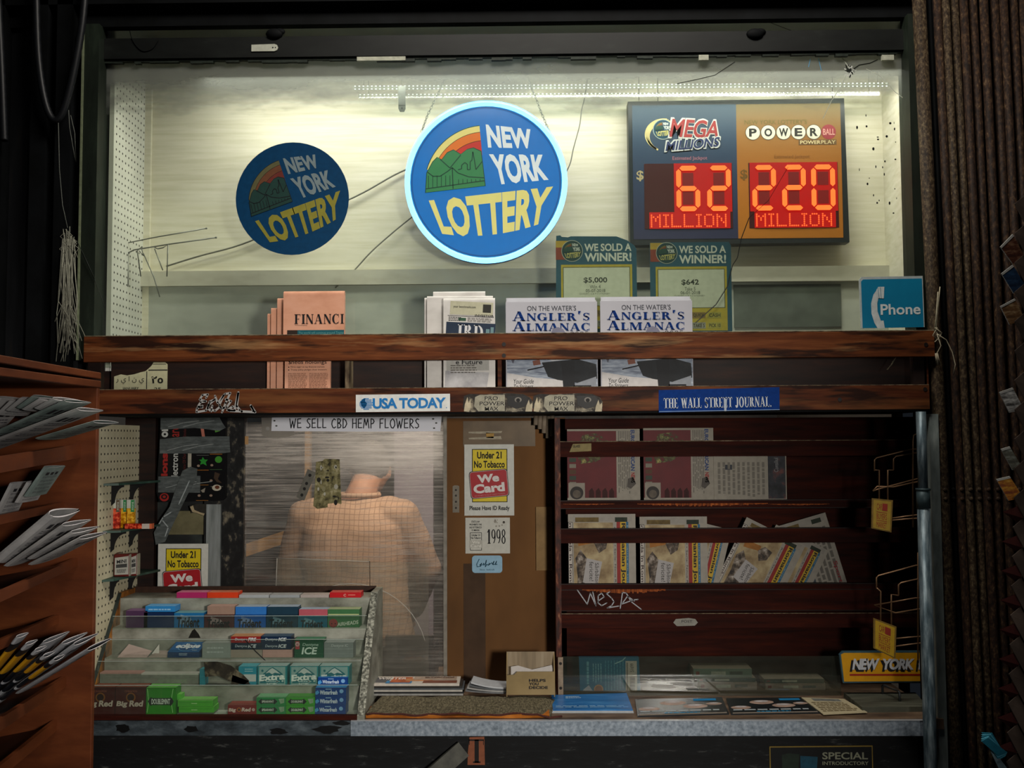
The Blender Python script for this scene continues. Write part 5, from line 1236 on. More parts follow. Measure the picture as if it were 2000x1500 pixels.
def journal(b, f):
    """front page printed sideways with red, yellow and blue title bands; 0..132 wide, 0..138 tall"""
    b.rect(f, 0, 0, 9, 128, INK, .0004); b.rect(f, .8, .8, 8.2, 127, C('#b7b0a6'), .0008); b.vtext(f, 'nsolada în România', 2, 2, 7.4, 124, C('#2c1418'), bold=.01, h=.0012, up=False)
    b.rect(f, 11, 1, 88, 132, PHO, .0005); b.poly(f, [(14, 60), (24, 46), (36, 60), (32, 84), (44, 104), (34, 124), (16, 126), (18, 90)], FLO, .0009); b.poly(f, [(50, 34), (60, 22), (78, 26), (74, 44), (60, 52)], FLO, .0009)
    b.poly(f, [(18, 26), (52, 24), (54, 34), (20, 40)], C('#a06a32', .7, .3), .0008)
    b.poly(f, [(36, 60), (66, 66), (56, 108), (28, 100)], C('#aaa6a4', .7, .06), .0012); b.vtext(f, 'Sărbători', 52, 68, 60, 104, C('#33302e'), h=.0016, up=False); b.vtext(f, 'fericite!', 41, 66, 49, 98, C('#33302e'), h=.0016, up=False)
    b.vtext(f, 'Anul II • Serie: Noua România', 90.5, 8, 93.5, 130, C('#3a3632'), h=.0008, up=False)
    b.rect(f, 95, 0, 102, 133, C('#8f2420'), .0008); b.rect(f, 102, 0, 113, 133, C('#c2a02a'), .0008); b.vtext(f, 'Romanian Journal', 102.4, -38 + 40, 112.2, 131, C('#1c1812'), bold=.03, h=.0014, up=False); b.rect(f, 113.5, 0, 118, 133, C('#2a6486'), .0008)
    b.vtext(f, 'Din august pe tot anul', 114.3, 6, 117, 128, C('#9ab4bc'), h=.0012, up=False)


def jstack(x0, x1, yt, yb, Y, rot, lab, n=1, fn=journal, cy=None):
    for j in range(n - 1, -1, -1):
        b = MB(); mp = PQ(x0, yt - 3 * j, x1, yb, Y + .011 * j, rot); f = lambda a, c_, h=0.0, m=mp: m(x0 + (x1 - x0) * a / 132, yt + (yb - yt) * c_ / 138, h)
        flatpaper(f, 132 - 2 * j, 138, b, .009, C('#a39d92', .8, .1))
        if j == 0: fn(b, lambda a, c_, h=0.0: f(a, 12 + c_ * 126 / 138, h)); b.rect(f, 10, 1, 125, 11, C('#98938a'), .0004); b.rect(f, 14, 5, 60, 12, C('#6f5c34', .7, .4), .0006); b.rect(f, 92, 5, 116, 12, C('#2c352a', .7, .4), .0006)
        tag(b.build('newspaper', cutz=Z(1192) + .0065), lab if n == 1 else ('front newspaper of the ' + lab, 'second newspaper of the ' + lab, 'third newspaper of the ' + lab)[j], 'newspaper', 'striped-title newspapers in the lower tier of the wooden rack')


jstack(1110, 1242, 1004, 1182, .350, 0, 'leftmost striped-title stack in the lower tier', 3)
jstack(1250, 1382, 1009, 1182, .350, 0, 'second striped-title stack in the lower tier', 2)


def side_page(b, f):
    b.rect(f, 0, 10, 60, 130, C('#45505a', .6, .4), .0005); b.lines(f, 66, 8, 126, 130, 5, C('#6a665e'), .6, vert=True); b.vtext(f, 'Sport 1', 112, 70, 124, 118, C('#8c2a30'), bold=.02, h=.001, up=False)


jstack(1535, 1640, 1012, 1186, .408, -16, 'grey sports newspaper leaning left at the right end of the lower tier', 1, side_page)
jstack(1478, 1592, 1042, 1190, .396, 27, 'rightmost striped-title newspaper leaning right in the lower tier', 1)
jstack(1418, 1545, 1030, 1186, .384, 27, 'striped-title newspaper leaning right with a festive photo in the lower tier', 1)
jstack(1305, 1412, 1020, 1180, .373, 14, 'striped-title newspaper slanting behind the second stack of the lower tier', 1)
# clear strip with a metal bracket, books behind it
b = MB(); b.bbox(1098, 1282, 1642, 1362, .275, .004, clear('smoky_acrylic', '#e2e4de', '#7f8478', .06, .14, (1, 1, 3), 5, .05, trans=.3)); t = b.build('acrylic_strip'); tag(t, 'long smoky acrylic strip standing before the books on the counter', 'panel')
b = MB(); b.bbox(1090, 1284, 1100, 1362, .268, .006, C('#8a7a68', .5, .3, .4)); 
for y in (1296, 1344): b.disc(rectmap(1090, 1284, 1100, 1362, .268), 1095, y, 3, C('#1a1512'), n=10)
b.build('bracket', t)
mp = rectmap(1131, 1284, 1252, 1358, .345); b = MB(); b.slab(mp, [(1131, 1284), (1248, 1284), (1251, 1357), (1133, 1358)], .02, G('teal_cover', [(.3, '#06597e'), (.6, '#0b7196'), (.8, '#2a8fae')], ns=4, rough=.4))
b.lines(mp, 1146, 1292, 1152, 1340, 1, C('#6fb0c4'), .7, vert=True); b.lines(mp, 1158, 1296, 1178, 1335, 4, C('#7ab8ca'), .35, vert=True); b.lines(mp, 1182, 1290, 1222, 1352, 7, C('#4f9cb6'), .3, vert=True)
b.rect(mp, 1222, 1291, 1244, 1354, C('#c9c4bc')); b.rect(mp, 1224, 1294, 1226, 1350, GREYI, .001)
for i in range(13): b.rect(mp, 1230, 1322 + i * 2.2, 1240, 1322 + i * 2.2 + (1.4 if i % 3 else .8), INK, .001)
b.vtext(mp, '51699', 1231, 1296, 1238, 1312, INK, h=.001); b.disc(mp, 1169, 1346, 9, C('#c58a3a'), .001); b.disc(mp, 1169, 1346, 7, C('#8f5a22'), .0014); b.poly(mp, [(1133, 1357), (1140, 1346), (1150, 1338), (1158, 1350), (1180, 1357)], C('#b5b9c8', .6, .2), .0007)
b.stroke(mp, [(1202, 1296), (1216, 1290), (1222, 1284)], 2, C('#9fd0d8'), .001)
tag(b.build('book'), 'teal blue paperback shown from the back behind the acrylic strip', 'book')
for (x0, y0, x1, y1, cols, labs) in ((1362, 1306, 1476, 1357, ('#6d8076', '#3f4d46', '#8c8078'), ('topmost greenish book of the left book stack behind the acrylic strip', 'dark middle book of the left book stack behind the acrylic strip', 'bottom pinkish book of the left book stack behind the acrylic strip')), (1495, 1326, 1612, 1357, ('#4c5852', '#8a7e74'), ('dark upper book of the right book stack behind the acrylic strip', 'lower pinkish book of the right book stack behind the acrylic strip'))):
    n = len(cols); tot = Z(y0, .345) - (zc + .0005); 
    fr = (.42, .2, .38) if n == 3 else (.4, .6); ztop_ = zc + .0005 + tot
    for i in range(n):
        b = MB(); hgt = tot * fr[i]; dx = (-.012, 0, .004)[i] if n == 3 else (-.004, .0)[i]
        xa, xb = P(x0, 1340, .345).x + dx, P(x1, 1340, .345).x + dx
        b.box(xa, xb, .345, .43, ztop_ - hgt + .0004, ztop_, C('#b5ab98', .7, .1), {0: C(cols[i], .6, .25, sc=25)})
        mq = quadmap((xa, .345, ztop_), (xb, .345, ztop_), (xb, .345, ztop_ - hgt), (xa, .345, ztop_ - hgt), 100, 10); b.rect(mq, 30, 3, 55, 7, C('#aab0a4', .6, .3)); b.rect(mq, 62, 3, 84, 6.5, C('#4f5a54', .6, .3)); b.rect(mq, 4, 3, 10, 7, C('#7a4038', .6, .3))
        ztop_ -= hgt; tag(b.build('book'), labs[i], 'book', 'books behind the acrylic strip')
# yellow New York Post rack sign
mp = rectmap(1640, 1274, 1840, 1334, .22); b = MB(); x0 = 1641
b.slab(mp, [(1640, 1279), (1647, 1272), (1832, 1272), (1832, 1332), (1646, 1334)], .012, C('#3c5a66', .4, .2)); b.slab(lambda a, c_, h=0.0: mp(a, c_, h + .001), [(1643, 1278), (1649, 1275), (1832, 1275), (1832, 1330), (1648, 1331)], .0008, C('#d69a12', .4, .08))
[(b.text(mp, s_, a0 - 5, 1289, a1 - 4, 1312, INK, bold=.06, shear=.22, h=.0016, gap=.9), b.text(mp, s_, a0, 1286, a1, 1308, C('#c9ccd2'), bold=.045, shear=.22, h=.0022, gap=.9)) for s_, a0, a1 in (('NEW', 1664, 1718), ('YORK', 1724, 1786), ('POST', 1793, 1832))]; b.rect(mp, 1659, 1316, 1832, 1319.5, C('#9c1f16'), .0016)
t = b.build('newspaper_sign'); tag(t, 'yellow sign with slanted white capitals behind the galvanised pole', 'sign')
b = MB(); b.box(mp(1828, 1300).x, mp(1834, 1300).x, .215, .30, zc, P(1700, 1300, .22).z, GALVD); b.build('bracket', t)

# things lying on the right of the counter
def top(px, py): 
    """point of the worktop under a photo pixel"""
    d = ray(px, py); return CAM + d * ((zc - CAM.z) / d.z)


def lying(name, corners, th, mat, lab, cat, prints=None, group=None, z=0.0, sides=None):
    """thin thing lying flat, corners tl, tr, br, bl in photo pixels on the worktop"""
    q = [top(*c) + Vector((0, 0, z + th)) for c in corners]; mp = quadmap(q[0], q[1], q[2], q[3], 100, 100); b = MB(); b.slab(mp, [(0, 0), (100, 0), (100, 100), (0, 100)], th, mat, sides or mat)
    if prints: prints(b, mp)
    return tag(b.build(name), lab, cat, group)


def bluep(b, mp):
    b.lines(mp, 18, 14, 38, 30, 2, C('#b4d0e4'), .5); b.lines(mp, 4, 76, 98, 90, 2, C('#9cc6e4'), .4)
for j in range(3): lying('magazine', [(1075 + j, 1364 - 0), (1222 + j, 1360), (1238 - j, 1393), (1078 + j, 1393)], .0035, (C('#9aa0a4'), C('#b0b2b4'), G('sky_cover', [(.3, '#1e5a96'), (.55, '#2f74b4'), (.75, '#5a98cc')], (1, 4, 1), 5, 4, .35))[j], ('lowest magazine under the bright blue one beside the mat', 'magazine directly under the bright blue one beside the mat', 'bright blue magazine right of the mat')[j], 'magazine', bluep if j == 2 else None, 'magazines on the counter', z=.0036 * j)


def glossy(b, mp):
    for x, y, r in ((14, 62, 12), (42, 30, 15), (66, 52, 14), (88, 40, 9)): b.disc(mp, x, y, r, C('#b59a8a', .4, .3, sc=25), .0003, r * .9, 16); b.disc(mp, x, y - r * .4, r * .6, C('#c9c4c4', .4, .3), .0006, r * .4, 12)
    b.rect(mp, 66, 8, 92, 20, C('#1c86c0'), .0006); b.lines(mp, 4, 74, 96, 84, 1, C('#b9c4c8'), .6); b.lines(mp, 30, 86, 70, 94, 1, C('#2a8cbc'), .6); b.rect(mp, 2, 92, 98, 99, C('#8f8478'), .0004)
for c_, lab in (([(1240, 1368), (1410, 1364), (1424, 1396), (1245, 1401)], 'dark glossy magazine with faces, right of the blue magazine'), ([(1418, 1366), (1570, 1364), (1602, 1394), (1428, 1397)], 'dark glossy magazine with faces, beside the cream leaflet')):
    lying('magazine', c_, .004, C('#1b2024', .3, .2), lab, 'magazine', glossy, 'magazines on the counter')
lying('leaflet', [(1565, 1366), (1648, 1369), (1694, 1395), (1608, 1399)], .0025, C('#c3b896', .6, .12), 'cream printed leaflet lying left of the wooden hatch board', 'leaflet', lambda b, mp: (b.lines(mp, 8, 30, 92, 92, 6, C('#7a6a4c'), .5), b.rect(mp, 20, 6, 84, 22, C('#7d7f7a', .6, .4))), z=.0042)
q = [top(1648, 1362), top(1788, 1362), top(1812, 1390), top(1684, 1392)]
t = thing('wooden_hatch', 'grey wooden hatch board with a metal pull handle on the right end of the counter', 'board', sum(q, Vector()) / 4)
b = MB(); mp = quadmap(*[v + Vector((0, 0, .016)) for v in q], 100, 100); b.slab(mp, [(0, 0), (100, 0), (100, 100), (0, 100)], .016, G('grey_wood_lid', [(.3, '#3c3d34'), (.55, '#54564a'), (.75, '#6a6c5e')], (2, 12, 2), 4, 5, .7)); b.build('board', t)
b = MB(); a, c_ = mp(52, 12, 0), mp(66, 62, 0); u = Vector((0, 0, .030)); b.tube([a, a + u * .85, a + u + (c_ - a) * .08, c_ + u - (c_ - a) * .08, c_ + u * .85, c_], .004, C('#5d6266', .35, .2, .7), 8); b.build('handle', t)['label'] = 'bent metal handle'
# ------------------------------------------------------------ candy rack on the left of the counter
GRM = G('grimy_riser', [(.30, '#3c3c32'), (.42, '#74756a'), (.6, '#9a9c90'), (.78, '#acaea4')], (1, 1, 1.6), 7, 6, .5)
FLK = G('flecked_grey_board', [(.4, '#45463e'), (.52, '#7d7e72'), (.62, '#a9aa9c'), (.75, '#c0c0b2')], (1, 1, 1), 110, 4, .6)
ORB = G('worn_orange_board', [(.35, '#4b2e14'), (.5, '#8a5520'), (.65, '#b47a34'), (.8, '#5a4630')], (1, 1, .6), 22, 5, .6)
YT = [.245, .185, .130, .078, .022]; FL = [1168, 1226, 1285, 1338, 1394]
xcl, xcr = -1.346, -.522
t = thing('candy_rack', 'grimy stepped candy rack with slanted side boards on the left of the counter', 'rack', ((xcl + xcr) / 2, .2, zc))
zt_ = P(700, 1157, .25).z
def side(x0, x1, mat, fm, edge=FLK):
    b = MB(); pr = [(.0, zc), (.372, zc), (.372, zt_), (.255, zt_), (.0, zc + .012)]
    b.face([(x0, y, z) for y, z in reversed(pr)], fm); b.face([(x1, y, z) for y, z in pr], mat)
    for i in range(5):
        p, q = pr[i], pr[(i + 1) % 5]; b.face([(x0, *p), (x1, *p), (x1, *q), (x0, *q)], mat if i != 3 else edge)
    return b
side(xcl - .012, xcl, ORB, GALVD, C('#2a322e', .5, .3)).build('side_board', t)['label'] = 'left side board, worn orange inside'
side(xcr, xcr + .022, GRM, GRM).build('side_board', t)['label'] = 'flecked grey right side board'
zf = [P(450, FL[i], YT[i]).z for i in range(5)]; zf[4] = zc + .008
for i in range(5):
    b = MB(); y1 = (.372 if i == 0 else YT[i - 1] + .004); b.box(xcl, xcr, YT[i], y1, zf[i] - .006, zf[i], GRM); 
    b.build('tier_board', t)
    b = MB(); yb = y1 - .005; b.box(xcl, xcr, yb, yb + .004, zf[i], (zf[i - 1] - .006) if i else zt_ + .004, GRM if i else C('#3a2418', .6, .4)); b.build('riser', t)
b = MB(); b.box(xcl - .012, xcr, -.004, .018, zc, zc + .012, WOODD); b.build('base_strip', t)
LIP = clear('candy_lip', '#f6f9f6', '#99a69c', .025, .09, (1, 1, 2), 7, .05, trans=.35)
for i, (y0, y1) in ((1, (1203, 1226)), (2, (1249, 1286)), (3, (1291, 1339)), (4, (1338, 1394))):
    b = MB(); b.box(xcl + .002, xcr - .002, YT[i] - .004, YT[i] - .002, zf[i] - .003, P(450, y0, YT[i]).z, LIP); b.box(xcl + .002, xcr - .002, YT[i] - .0042, YT[i] - .0018, P(450, y0, YT[i]).z, P(450, y0, YT[i]).z + .0012, C('#a9b4ac', .3, .2)); b.build('clear_lip', t)
mp = rectmap(180, 1240, 690, 1345, YT[3] - .0045); b = MB(); DIRT = G('dirt_patch', [(.35, '#14120d'), (.55, '#2e2a20'), (.7, '#6b6650'), (.8, '#4c4a3a')], ns=26)
for pts in ([(399, 1293), (425, 1292), (452, 1300), (476, 1318), (488, 1330), (478, 1337), (448, 1330), (428, 1320), (402, 1322)], [(455, 1318), (486, 1330), (490, 1337), (452, 1336)]): b.poly(mp, pts, DIRT, .0004)
b.build('stain', t)
mp = rectmap(180, 1240, 690, 1300, YT[2] - .0045); b = MB(); b.stroke(mp, [(480, 1250), (500, 1272), (520, 1291)], 1.6, INK); b.build('crack', t)
mp = rectmap(360, 1224, 400, 1250, YT[1] - .001); b = MB(); b.poly(mp, [(368, 1246), (375, 1232), (380, 1228), (388, 1238), (392, 1246)], C('#14130f', .8, .4), .0006); b.poly(rectmap(380, 1227, 700, 1250, YT[1] + .0005), [(535, 1244), (545, 1236), (553, 1246)], C('#14130f', .8, .4), .0006); b.build('soot_mark', t)

GRP = 'boxes of gum and sweets in the candy rack'


def pack(row, x0, y0, x1, y1, front, topc, lab, fn=None, d=.048, name='gum_box', dz=0, dy=.0, floor=True, cat='gum'):
    b = MB(); Y = YT[row] + dy; mp = rectmap(x0, y0, x1, y1, Y); f = mp
    zb = mp.Z0
    if floor: zb = zf[row] + .0004
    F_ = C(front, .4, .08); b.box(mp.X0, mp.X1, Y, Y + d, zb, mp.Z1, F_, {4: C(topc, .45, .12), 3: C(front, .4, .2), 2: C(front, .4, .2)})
    if fn: fn(b, f)
    return tag(b.build(name), lab, cat, GRP)


def trident(x0, x1, y0, y1, pale='#6d7f90', ink='#0f1216'):
    def fn(b, f):
        w_ = x1 - x0; b.poly(f, [(x0 + w_ * .22, y0 + 3), (x0 + w_ * .55, y0 + 9), (x0 + w_ * .68, y1 - 7), (x0 + w_ * .2, y1 - 7)], C(pale, .5), .0005)
        b.text(f, 'Trident', x0 + w_ * .10, y0 + 8, x0 + w_ * .86, y1 - .5, C(ink, .5), bold=.03, shear=.1, h=.0012)
    return fn
# row 0
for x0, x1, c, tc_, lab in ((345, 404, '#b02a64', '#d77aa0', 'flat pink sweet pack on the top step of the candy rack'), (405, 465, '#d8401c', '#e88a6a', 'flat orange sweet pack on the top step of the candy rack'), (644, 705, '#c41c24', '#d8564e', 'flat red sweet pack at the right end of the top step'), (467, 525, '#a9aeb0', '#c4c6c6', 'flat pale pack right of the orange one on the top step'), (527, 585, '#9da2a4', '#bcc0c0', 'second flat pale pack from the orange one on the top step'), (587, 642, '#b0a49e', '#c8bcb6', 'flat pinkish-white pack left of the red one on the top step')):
    pack(0, x0, 1157 if x0 in (345, 405, 644) else 1162, x1, 1168, c, tc_, lab, (lambda b, f: (b.text(f, 'C', 671, 1160, 676, 1165, C('#e8b0a8'), bold=.03), b.rect(f, 680, 1161, 694, 1163, C('#e0766a')))) if x0 == 644 else None, .05)
# row 1
pack(1, 246, 1193, 288, 1212, '#4a3050', '#77527a', 'small purple gum pack at the left end of the second step')
pack(1, 281, 1196, 339, 1226, '#122a52', '#20508a', 'dark blue gum box under the light blue pack on the second step')
pack(1, 284, 1184, 342, 1195, '#2d83c4', '#63ace0', 'light blue flat gum pack lying on the dark blue box', lambda b, f: b.lines(f, 290, 1189, 338, 1193, 1, C('#8fc0e4'), .7), .05, floor=False)
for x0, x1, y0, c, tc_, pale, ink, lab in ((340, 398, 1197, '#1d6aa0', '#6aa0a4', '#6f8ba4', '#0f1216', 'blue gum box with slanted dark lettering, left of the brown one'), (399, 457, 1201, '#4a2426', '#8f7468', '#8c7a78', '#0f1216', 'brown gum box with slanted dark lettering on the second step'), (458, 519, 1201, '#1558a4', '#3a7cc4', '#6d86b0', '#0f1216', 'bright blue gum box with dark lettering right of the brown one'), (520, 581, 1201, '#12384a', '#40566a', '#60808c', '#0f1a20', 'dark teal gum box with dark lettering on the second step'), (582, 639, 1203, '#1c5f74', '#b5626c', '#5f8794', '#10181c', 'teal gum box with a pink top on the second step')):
    pack(1, x0, y0, x1, 1226, c, tc_, lab, trident(x0, x1, y0, 1226, pale, ink))
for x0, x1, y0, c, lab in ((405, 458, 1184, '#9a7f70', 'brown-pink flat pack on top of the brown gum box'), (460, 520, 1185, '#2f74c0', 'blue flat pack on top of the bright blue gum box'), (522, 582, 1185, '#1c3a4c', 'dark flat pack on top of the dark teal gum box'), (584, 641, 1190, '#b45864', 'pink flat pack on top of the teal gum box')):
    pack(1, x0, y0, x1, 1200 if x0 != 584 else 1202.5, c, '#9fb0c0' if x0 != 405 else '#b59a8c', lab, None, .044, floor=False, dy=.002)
pack(1, 640, 1190, 702, 1226, '#3f7046', '#9fae84', 'green sweet box with a red ball face and white lettering, right end of second step', lambda b, f: (b.disc(f, 651, 1217, 8.5, C('#8a3a34'), .0006), b.disc(f, 648, 1218, 1.6, C('#4a1c1a'), .001, n=8), b.disc(f, 655, 1218, 1.6, C('#4a1c1a'), .001, n=8), b.stroke(f, [(646, 1222), (651, 1225), (656, 1222)], 1, C('#4a1c1a'), .001, False), b.text(f, 'AIRHEADS', 659, 1211, 700, 1223, C('#b9c4b0'), bold=.03, h=.001, warp=lambda u, v: (659 + 41 * u, 1216 - 5 * u + 7.5 * v)), b.rect(f, 641, 1199, 701, 1201, C('#b9c08c'))), name='sweet_box', cat='sweets')
# row 2
def ecl(b, f):
    pass
b = MB(); mp0 = rectmap(327, 1250, 395, 1278, YT[2]); x0w, x1w = mp0.X0, P(388, 1270, YT[2]).x
zq = zf[2] + .001; fr_, bk = YT[2] + .002, YT[2] + .046; z1, z2 = zq + .017, zq + .040
b.hexa([(x0w, fr_, zq), (x1w, fr_, zq), (x1w, fr_, z1), (x0w, fr_, z1), (x0w + .01, bk, zq), (x1w + .012, bk, zq), (x1w + .012, bk, z2), (x0w + .012, bk, z2)], C('#123660', .35, .1), {4: C('#1f5c94', .35, .15)})
f = quadmap((x0w + .012, bk, z2), (x1w + .012, bk, z2), (x1w, fr_, z1), (x0w, fr_, z1), 60, 24)
b.disc(f, 30, 12, 17, C('#5f9ccc', .4), .0004, 9.5); b.disc(f, 30, 12, 15.5, C('#17487c', .4), .0008, 8.5); b.text(f, 'eclipse', 8, 5, 54, 18, C('#e0e6ea'), bold=.04, shear=.1, h=.0014); b.lines(f, 44, 19, 54, 22, 1, C('#a9c0d0'))
f2 = quadmap((x0w, fr_, z1), (x1w, fr_, z1), (x1w, fr_, zq), (x0w, fr_, zq), 60, 14); b.lines(f2, 22, 3, 38, 10, 2, C('#9fb4c6'), .5)
tag(b.build('gum_box'), 'blue mint box tipped forward with an oval white logo on the middle step', 'gum', GRP)
DEN = lambda s2, y0: (lambda b, f, x0, x1: (b.text(f, 'Dentyne', x0 + (x1 - x0) * .14, y0 + 3, x0 + (x1 - x0) * .55, y0 + 9.5, C('#b9c4cc'), bold=.01, shear=.15), b.text(f, s2, x0 + (x1 - x0) * .58, y0 + 2.4, x0 + (x1 - x0) * .86, y0 + 9, C('#dfe6ea'), bold=.03, shear=.2)))
for x0, y0, x1, c, s2, lab in ((451, 1243, 509, '#8e1f20', 'FIRE', 'red cinnamon gum box on top of a dark one, middle step'), (451, 1256, 509, '#10253a', 'ICE', 'dark navy gum box under the red cinnamon one'), (510, 1243, 568, '#0c2440', 'ICE', 'upper navy mint gum box right of the red cinnamon one'), (510, 1256, 568, '#0c2440', 'ICE', 'lower navy mint gum box right of the red cinnamon one')):
    pack(2, x0, y0, x1, y0 + 12.4, c, '#c08a5c' if s2 == 'FIRE' else '#2c4a64', lab, (lambda b, f, x0=x0, x1=x1, s2=s2, y0=y0: DEN(s2, y0)(b, f, x0, x1)), floor=False, dy=.006)
pack(2, 451, 1269, 512, 1285, '#9a8d80', '#a89c90', 'pale empty cardboard tray under the dark gum boxes', None, .042, name='card_tray', cat='tray', dy=.006); pack(2, 513, 1269, 571, 1285, '#bf958c', '#c8a49c', 'pink empty cardboard tray left of the green gum box', None, .042, name='card_tray', cat='tray', dy=.006)
for i, (x0, x1, y, c, lab) in enumerate(((228, 286, 1281, '#c0a6a0', 'crumpled white and pink backing paper at the left of the middle step'), (287, 328, 1279, '#a9988e', 'flat pinkish backing paper beside the tipped mint box'))):
    b = MB(); a0 = rectmap(x0, 1240, x1, 1290, YT[2]); zq = zf[2] + .0006; xa, xb = a0.X0, a0.X1
    b.mesh([(xa, YT[2] + .004, zq), (xb, YT[2] + .004, zq), (xb, YT[2] + .048, zq + .012), (xa + .02, YT[2] + .046, zq + (.034 if i == 0 else .014)), (xa + .045, YT[2] + .03, zq + .012)], [(0, 1, 4), (1, 2, 4), (2, 3, 4), (3, 0, 4)], C(c, .8, .12)); b.mesh([(xa + .004, YT[2] + .03, zq + .006), (xa + .03, YT[2] + .024, zq + .008), (xa + .022, YT[2] + .046, zq + .034)], [(0, 1, 2)], C('#d8d4cc', .8, .08))
    tag(b.build('backing_paper'), lab, 'paper')
pack(2, 395, 1256, 450, 1286, '#8d958f', '#a3aaa4', 'dull translucent empty box right of the tipped mint box', lambda b, f: b.lines(f, 404, 1264, 440, 1280, 2, C('#aab2ae'), .4), .04, name='empty_box', cat='box')
pack(2, 575, 1249, 632, 1285, '#1a4f34', '#3a7a58', 'green mint gum box with large white lettering on the middle step', lambda b, f: (b.text(f, 'Dentyne', 591, 1256, 622, 1263.5, C('#a9c4b4'), bold=.01, shear=.12), b.text(f, 'ICE', 589, 1264, 620, 1278, C('#c9dace'), bold=.03, shear=.15), b.rect(f, 577, 1252, 585, 1268, C('#a83a40'), .0006), b.disc(f, 581, 1258, 4.4, C('#c9a8a6'), .0009, n=14), b.text(f, '60', 579, 1256, 583.5, 1260.5, C('#7a1c22'), h=.0012, bold=.02)), dy=-.001, d=.045)
pack(2, 633, 1255, 690, 1285, '#7f8583', '#a2a8a6', 'grey see-through gum box at the right end of the middle step', lambda b, f: (b.text(f, 'Dentyne IC', 647, 1258, 680, 1265, C('#b4bab8'), bold=.01, shear=.12), b.rect(f, 634, 1267, 690, 1268, C('#9aa09e'))))
# row 3
for i, (x0, x1, c, lab) in enumerate(((192, 272, '#b58d84', 'pink backing strip at the left of the fourth step'), (266, 398, '#b9b8ae', 'curled white backing strip on the fourth step'))):
    b = MB(); a0 = rectmap(x0, 1300, x1, 1330, YT[3]); zq = P(300, 1318, YT[3]).z
    b.box(a0.X0, a0.X1, YT[3] + .012 + .004 * i, YT[3] + .046, zf[3] + .0006, zq - (.004 if i else 0), C('#7c7f74', .7, .25)); b.box(a0.X0, a0.X1, YT[3] + .012 + .004 * i, YT[3] + .046, zq - (.004 if i else 0), zq + .004 - (.004 if i else 0), C(c, .8, .1)); tag(b.build('backing_strip'), lab, 'paper')
pack(3, 390, 1307, 401, 1325, '#1f7f92', '#3aa0b0', 'small turquoise gum pack left of the dirt stain on the fourth step', d=.03)
pack(3, 466, 1302, 501, 1337, '#2a93aa', '#58b4c4', 'turquoise and white gum box behind the stain on the fourth step', lambda b, f: (b.rect(f, 476, 1317, 500, 1331, C('#c6ccca')), b.lines(f, 478, 1306, 496, 1314, 2, C('#a9d4dc'), .4)))


def extra(x0, x1):
    def fn(b, f):
        w_ = x1 - x0; g = lambda u, v: (x0 + w_ * u, 1301 + 37 * v)
        b.rect(f, *g(.05, .04), *g(.95, 1), C('#8fb0ae', .5, .1), .0005); b.poly(f, [g(.18, .42), g(.30, .28), g(.42, .12), g(.52, .05), g(.62, .14), g(.74, .26), g(.86, .40), g(.92, .9), g(.08, .9)], C('#1c6f78'), .0009)
        b.poly(f, [g(.28, .38), g(.42, .17), g(.51, .10), g(.64, .22), g(.78, .40), g(.6, .34), g(.5, .42), g(.4, .33)], C('#c9d4d2'), .0012); b.disc(f, *g(.17, .24), 2.4, C('#1c6f78'), .0012, n=10)
        b.text(f, 'Extra', *g(.06, .40), *g(.94, .74), C('#e4ece8'), bold=.045, h=.0016, warp=lambda u, v: g(.06 + .88 * u, .46 - .10 * u + (.34) * v))
        b.lines(f, *g(.3, .78), *g(.8, .84), 1, C('#bcd4d2'), .8, h=.0016); b.disc(f, *g(.68, .8), 2.2, C('#bcd4d2'), .0016, n=8); b.disc(f, *g(.86, .78), 2.0, C('#bcd4d2'), .0016, n=8); b.text(f, 'ICE', *g(.32, .88), *g(.66, 1), C('#d0dcda'), bold=.04, h=.0016)
    return fn
for x0, x1, lab in ((503, 560, 'left teal gum box with large white italic lettering on the fourth step'), (566, 622, 'middle teal gum box with large white italic lettering on the fourth step'), (624, 682, 'right teal gum box with white italic lettering behind the blue pack')): pack(3, x0, 1301, x1, 1338, '#2b8a90', '#a9c4c2', lab, extra(x0, x1), .046)


def winter(x0, x1, y0, y1):
    return lambda b, f: (b.text(f, 'Winterfresh', x0 + 9, y0 + 5, x1 - 17, y1 - 3, C('#d4e2ee'), bold=.03, shear=.12), b.disc(f, x1 - 9, y0 + 7, 4, C('#7fb0dc'), .0008, n=12), b.lines(f, x0 + 20, y0 + 2, x0 + 32, y0 + 4.4, 1, C('#9cc0e0'), .7), b.poly(f, [(x0, y0 + 8), (x0 + 5, y0 + 5), (x0 + 8, y0 + 10), (x0 + 3, y0 + 14), (x0, y0 + 13)], C('#4f9ed4')))
b4 = '#123f86'
pack(3, 621, 1323, 679, 1338, b4, '#2f7cc0', 'blue mint gum pack standing in front of the right teal box', winter(621, 679, 1323, 1338), .012, dy=-.018, floor=False)
# row 4
pack(4, 616, 1343, 676, 1359.6, b4, '#2f8ccc', 'topmost of three stacked blue mint gum packs at the right end', winter(616, 676, 1343, 1359.6), floor=False); pack(4, 616, 1360, 676, 1376.6, b4, '#2f7cc0', 'middle one of three stacked blue mint gum packs', winter(616, 676, 1360, 1376.6), floor=False); pack(4, 615, 1377, 675, 1394, b4, '#2f7cc0', 'bottom one of three stacked blue mint gum packs', winter(615, 675, 1377, 1393))


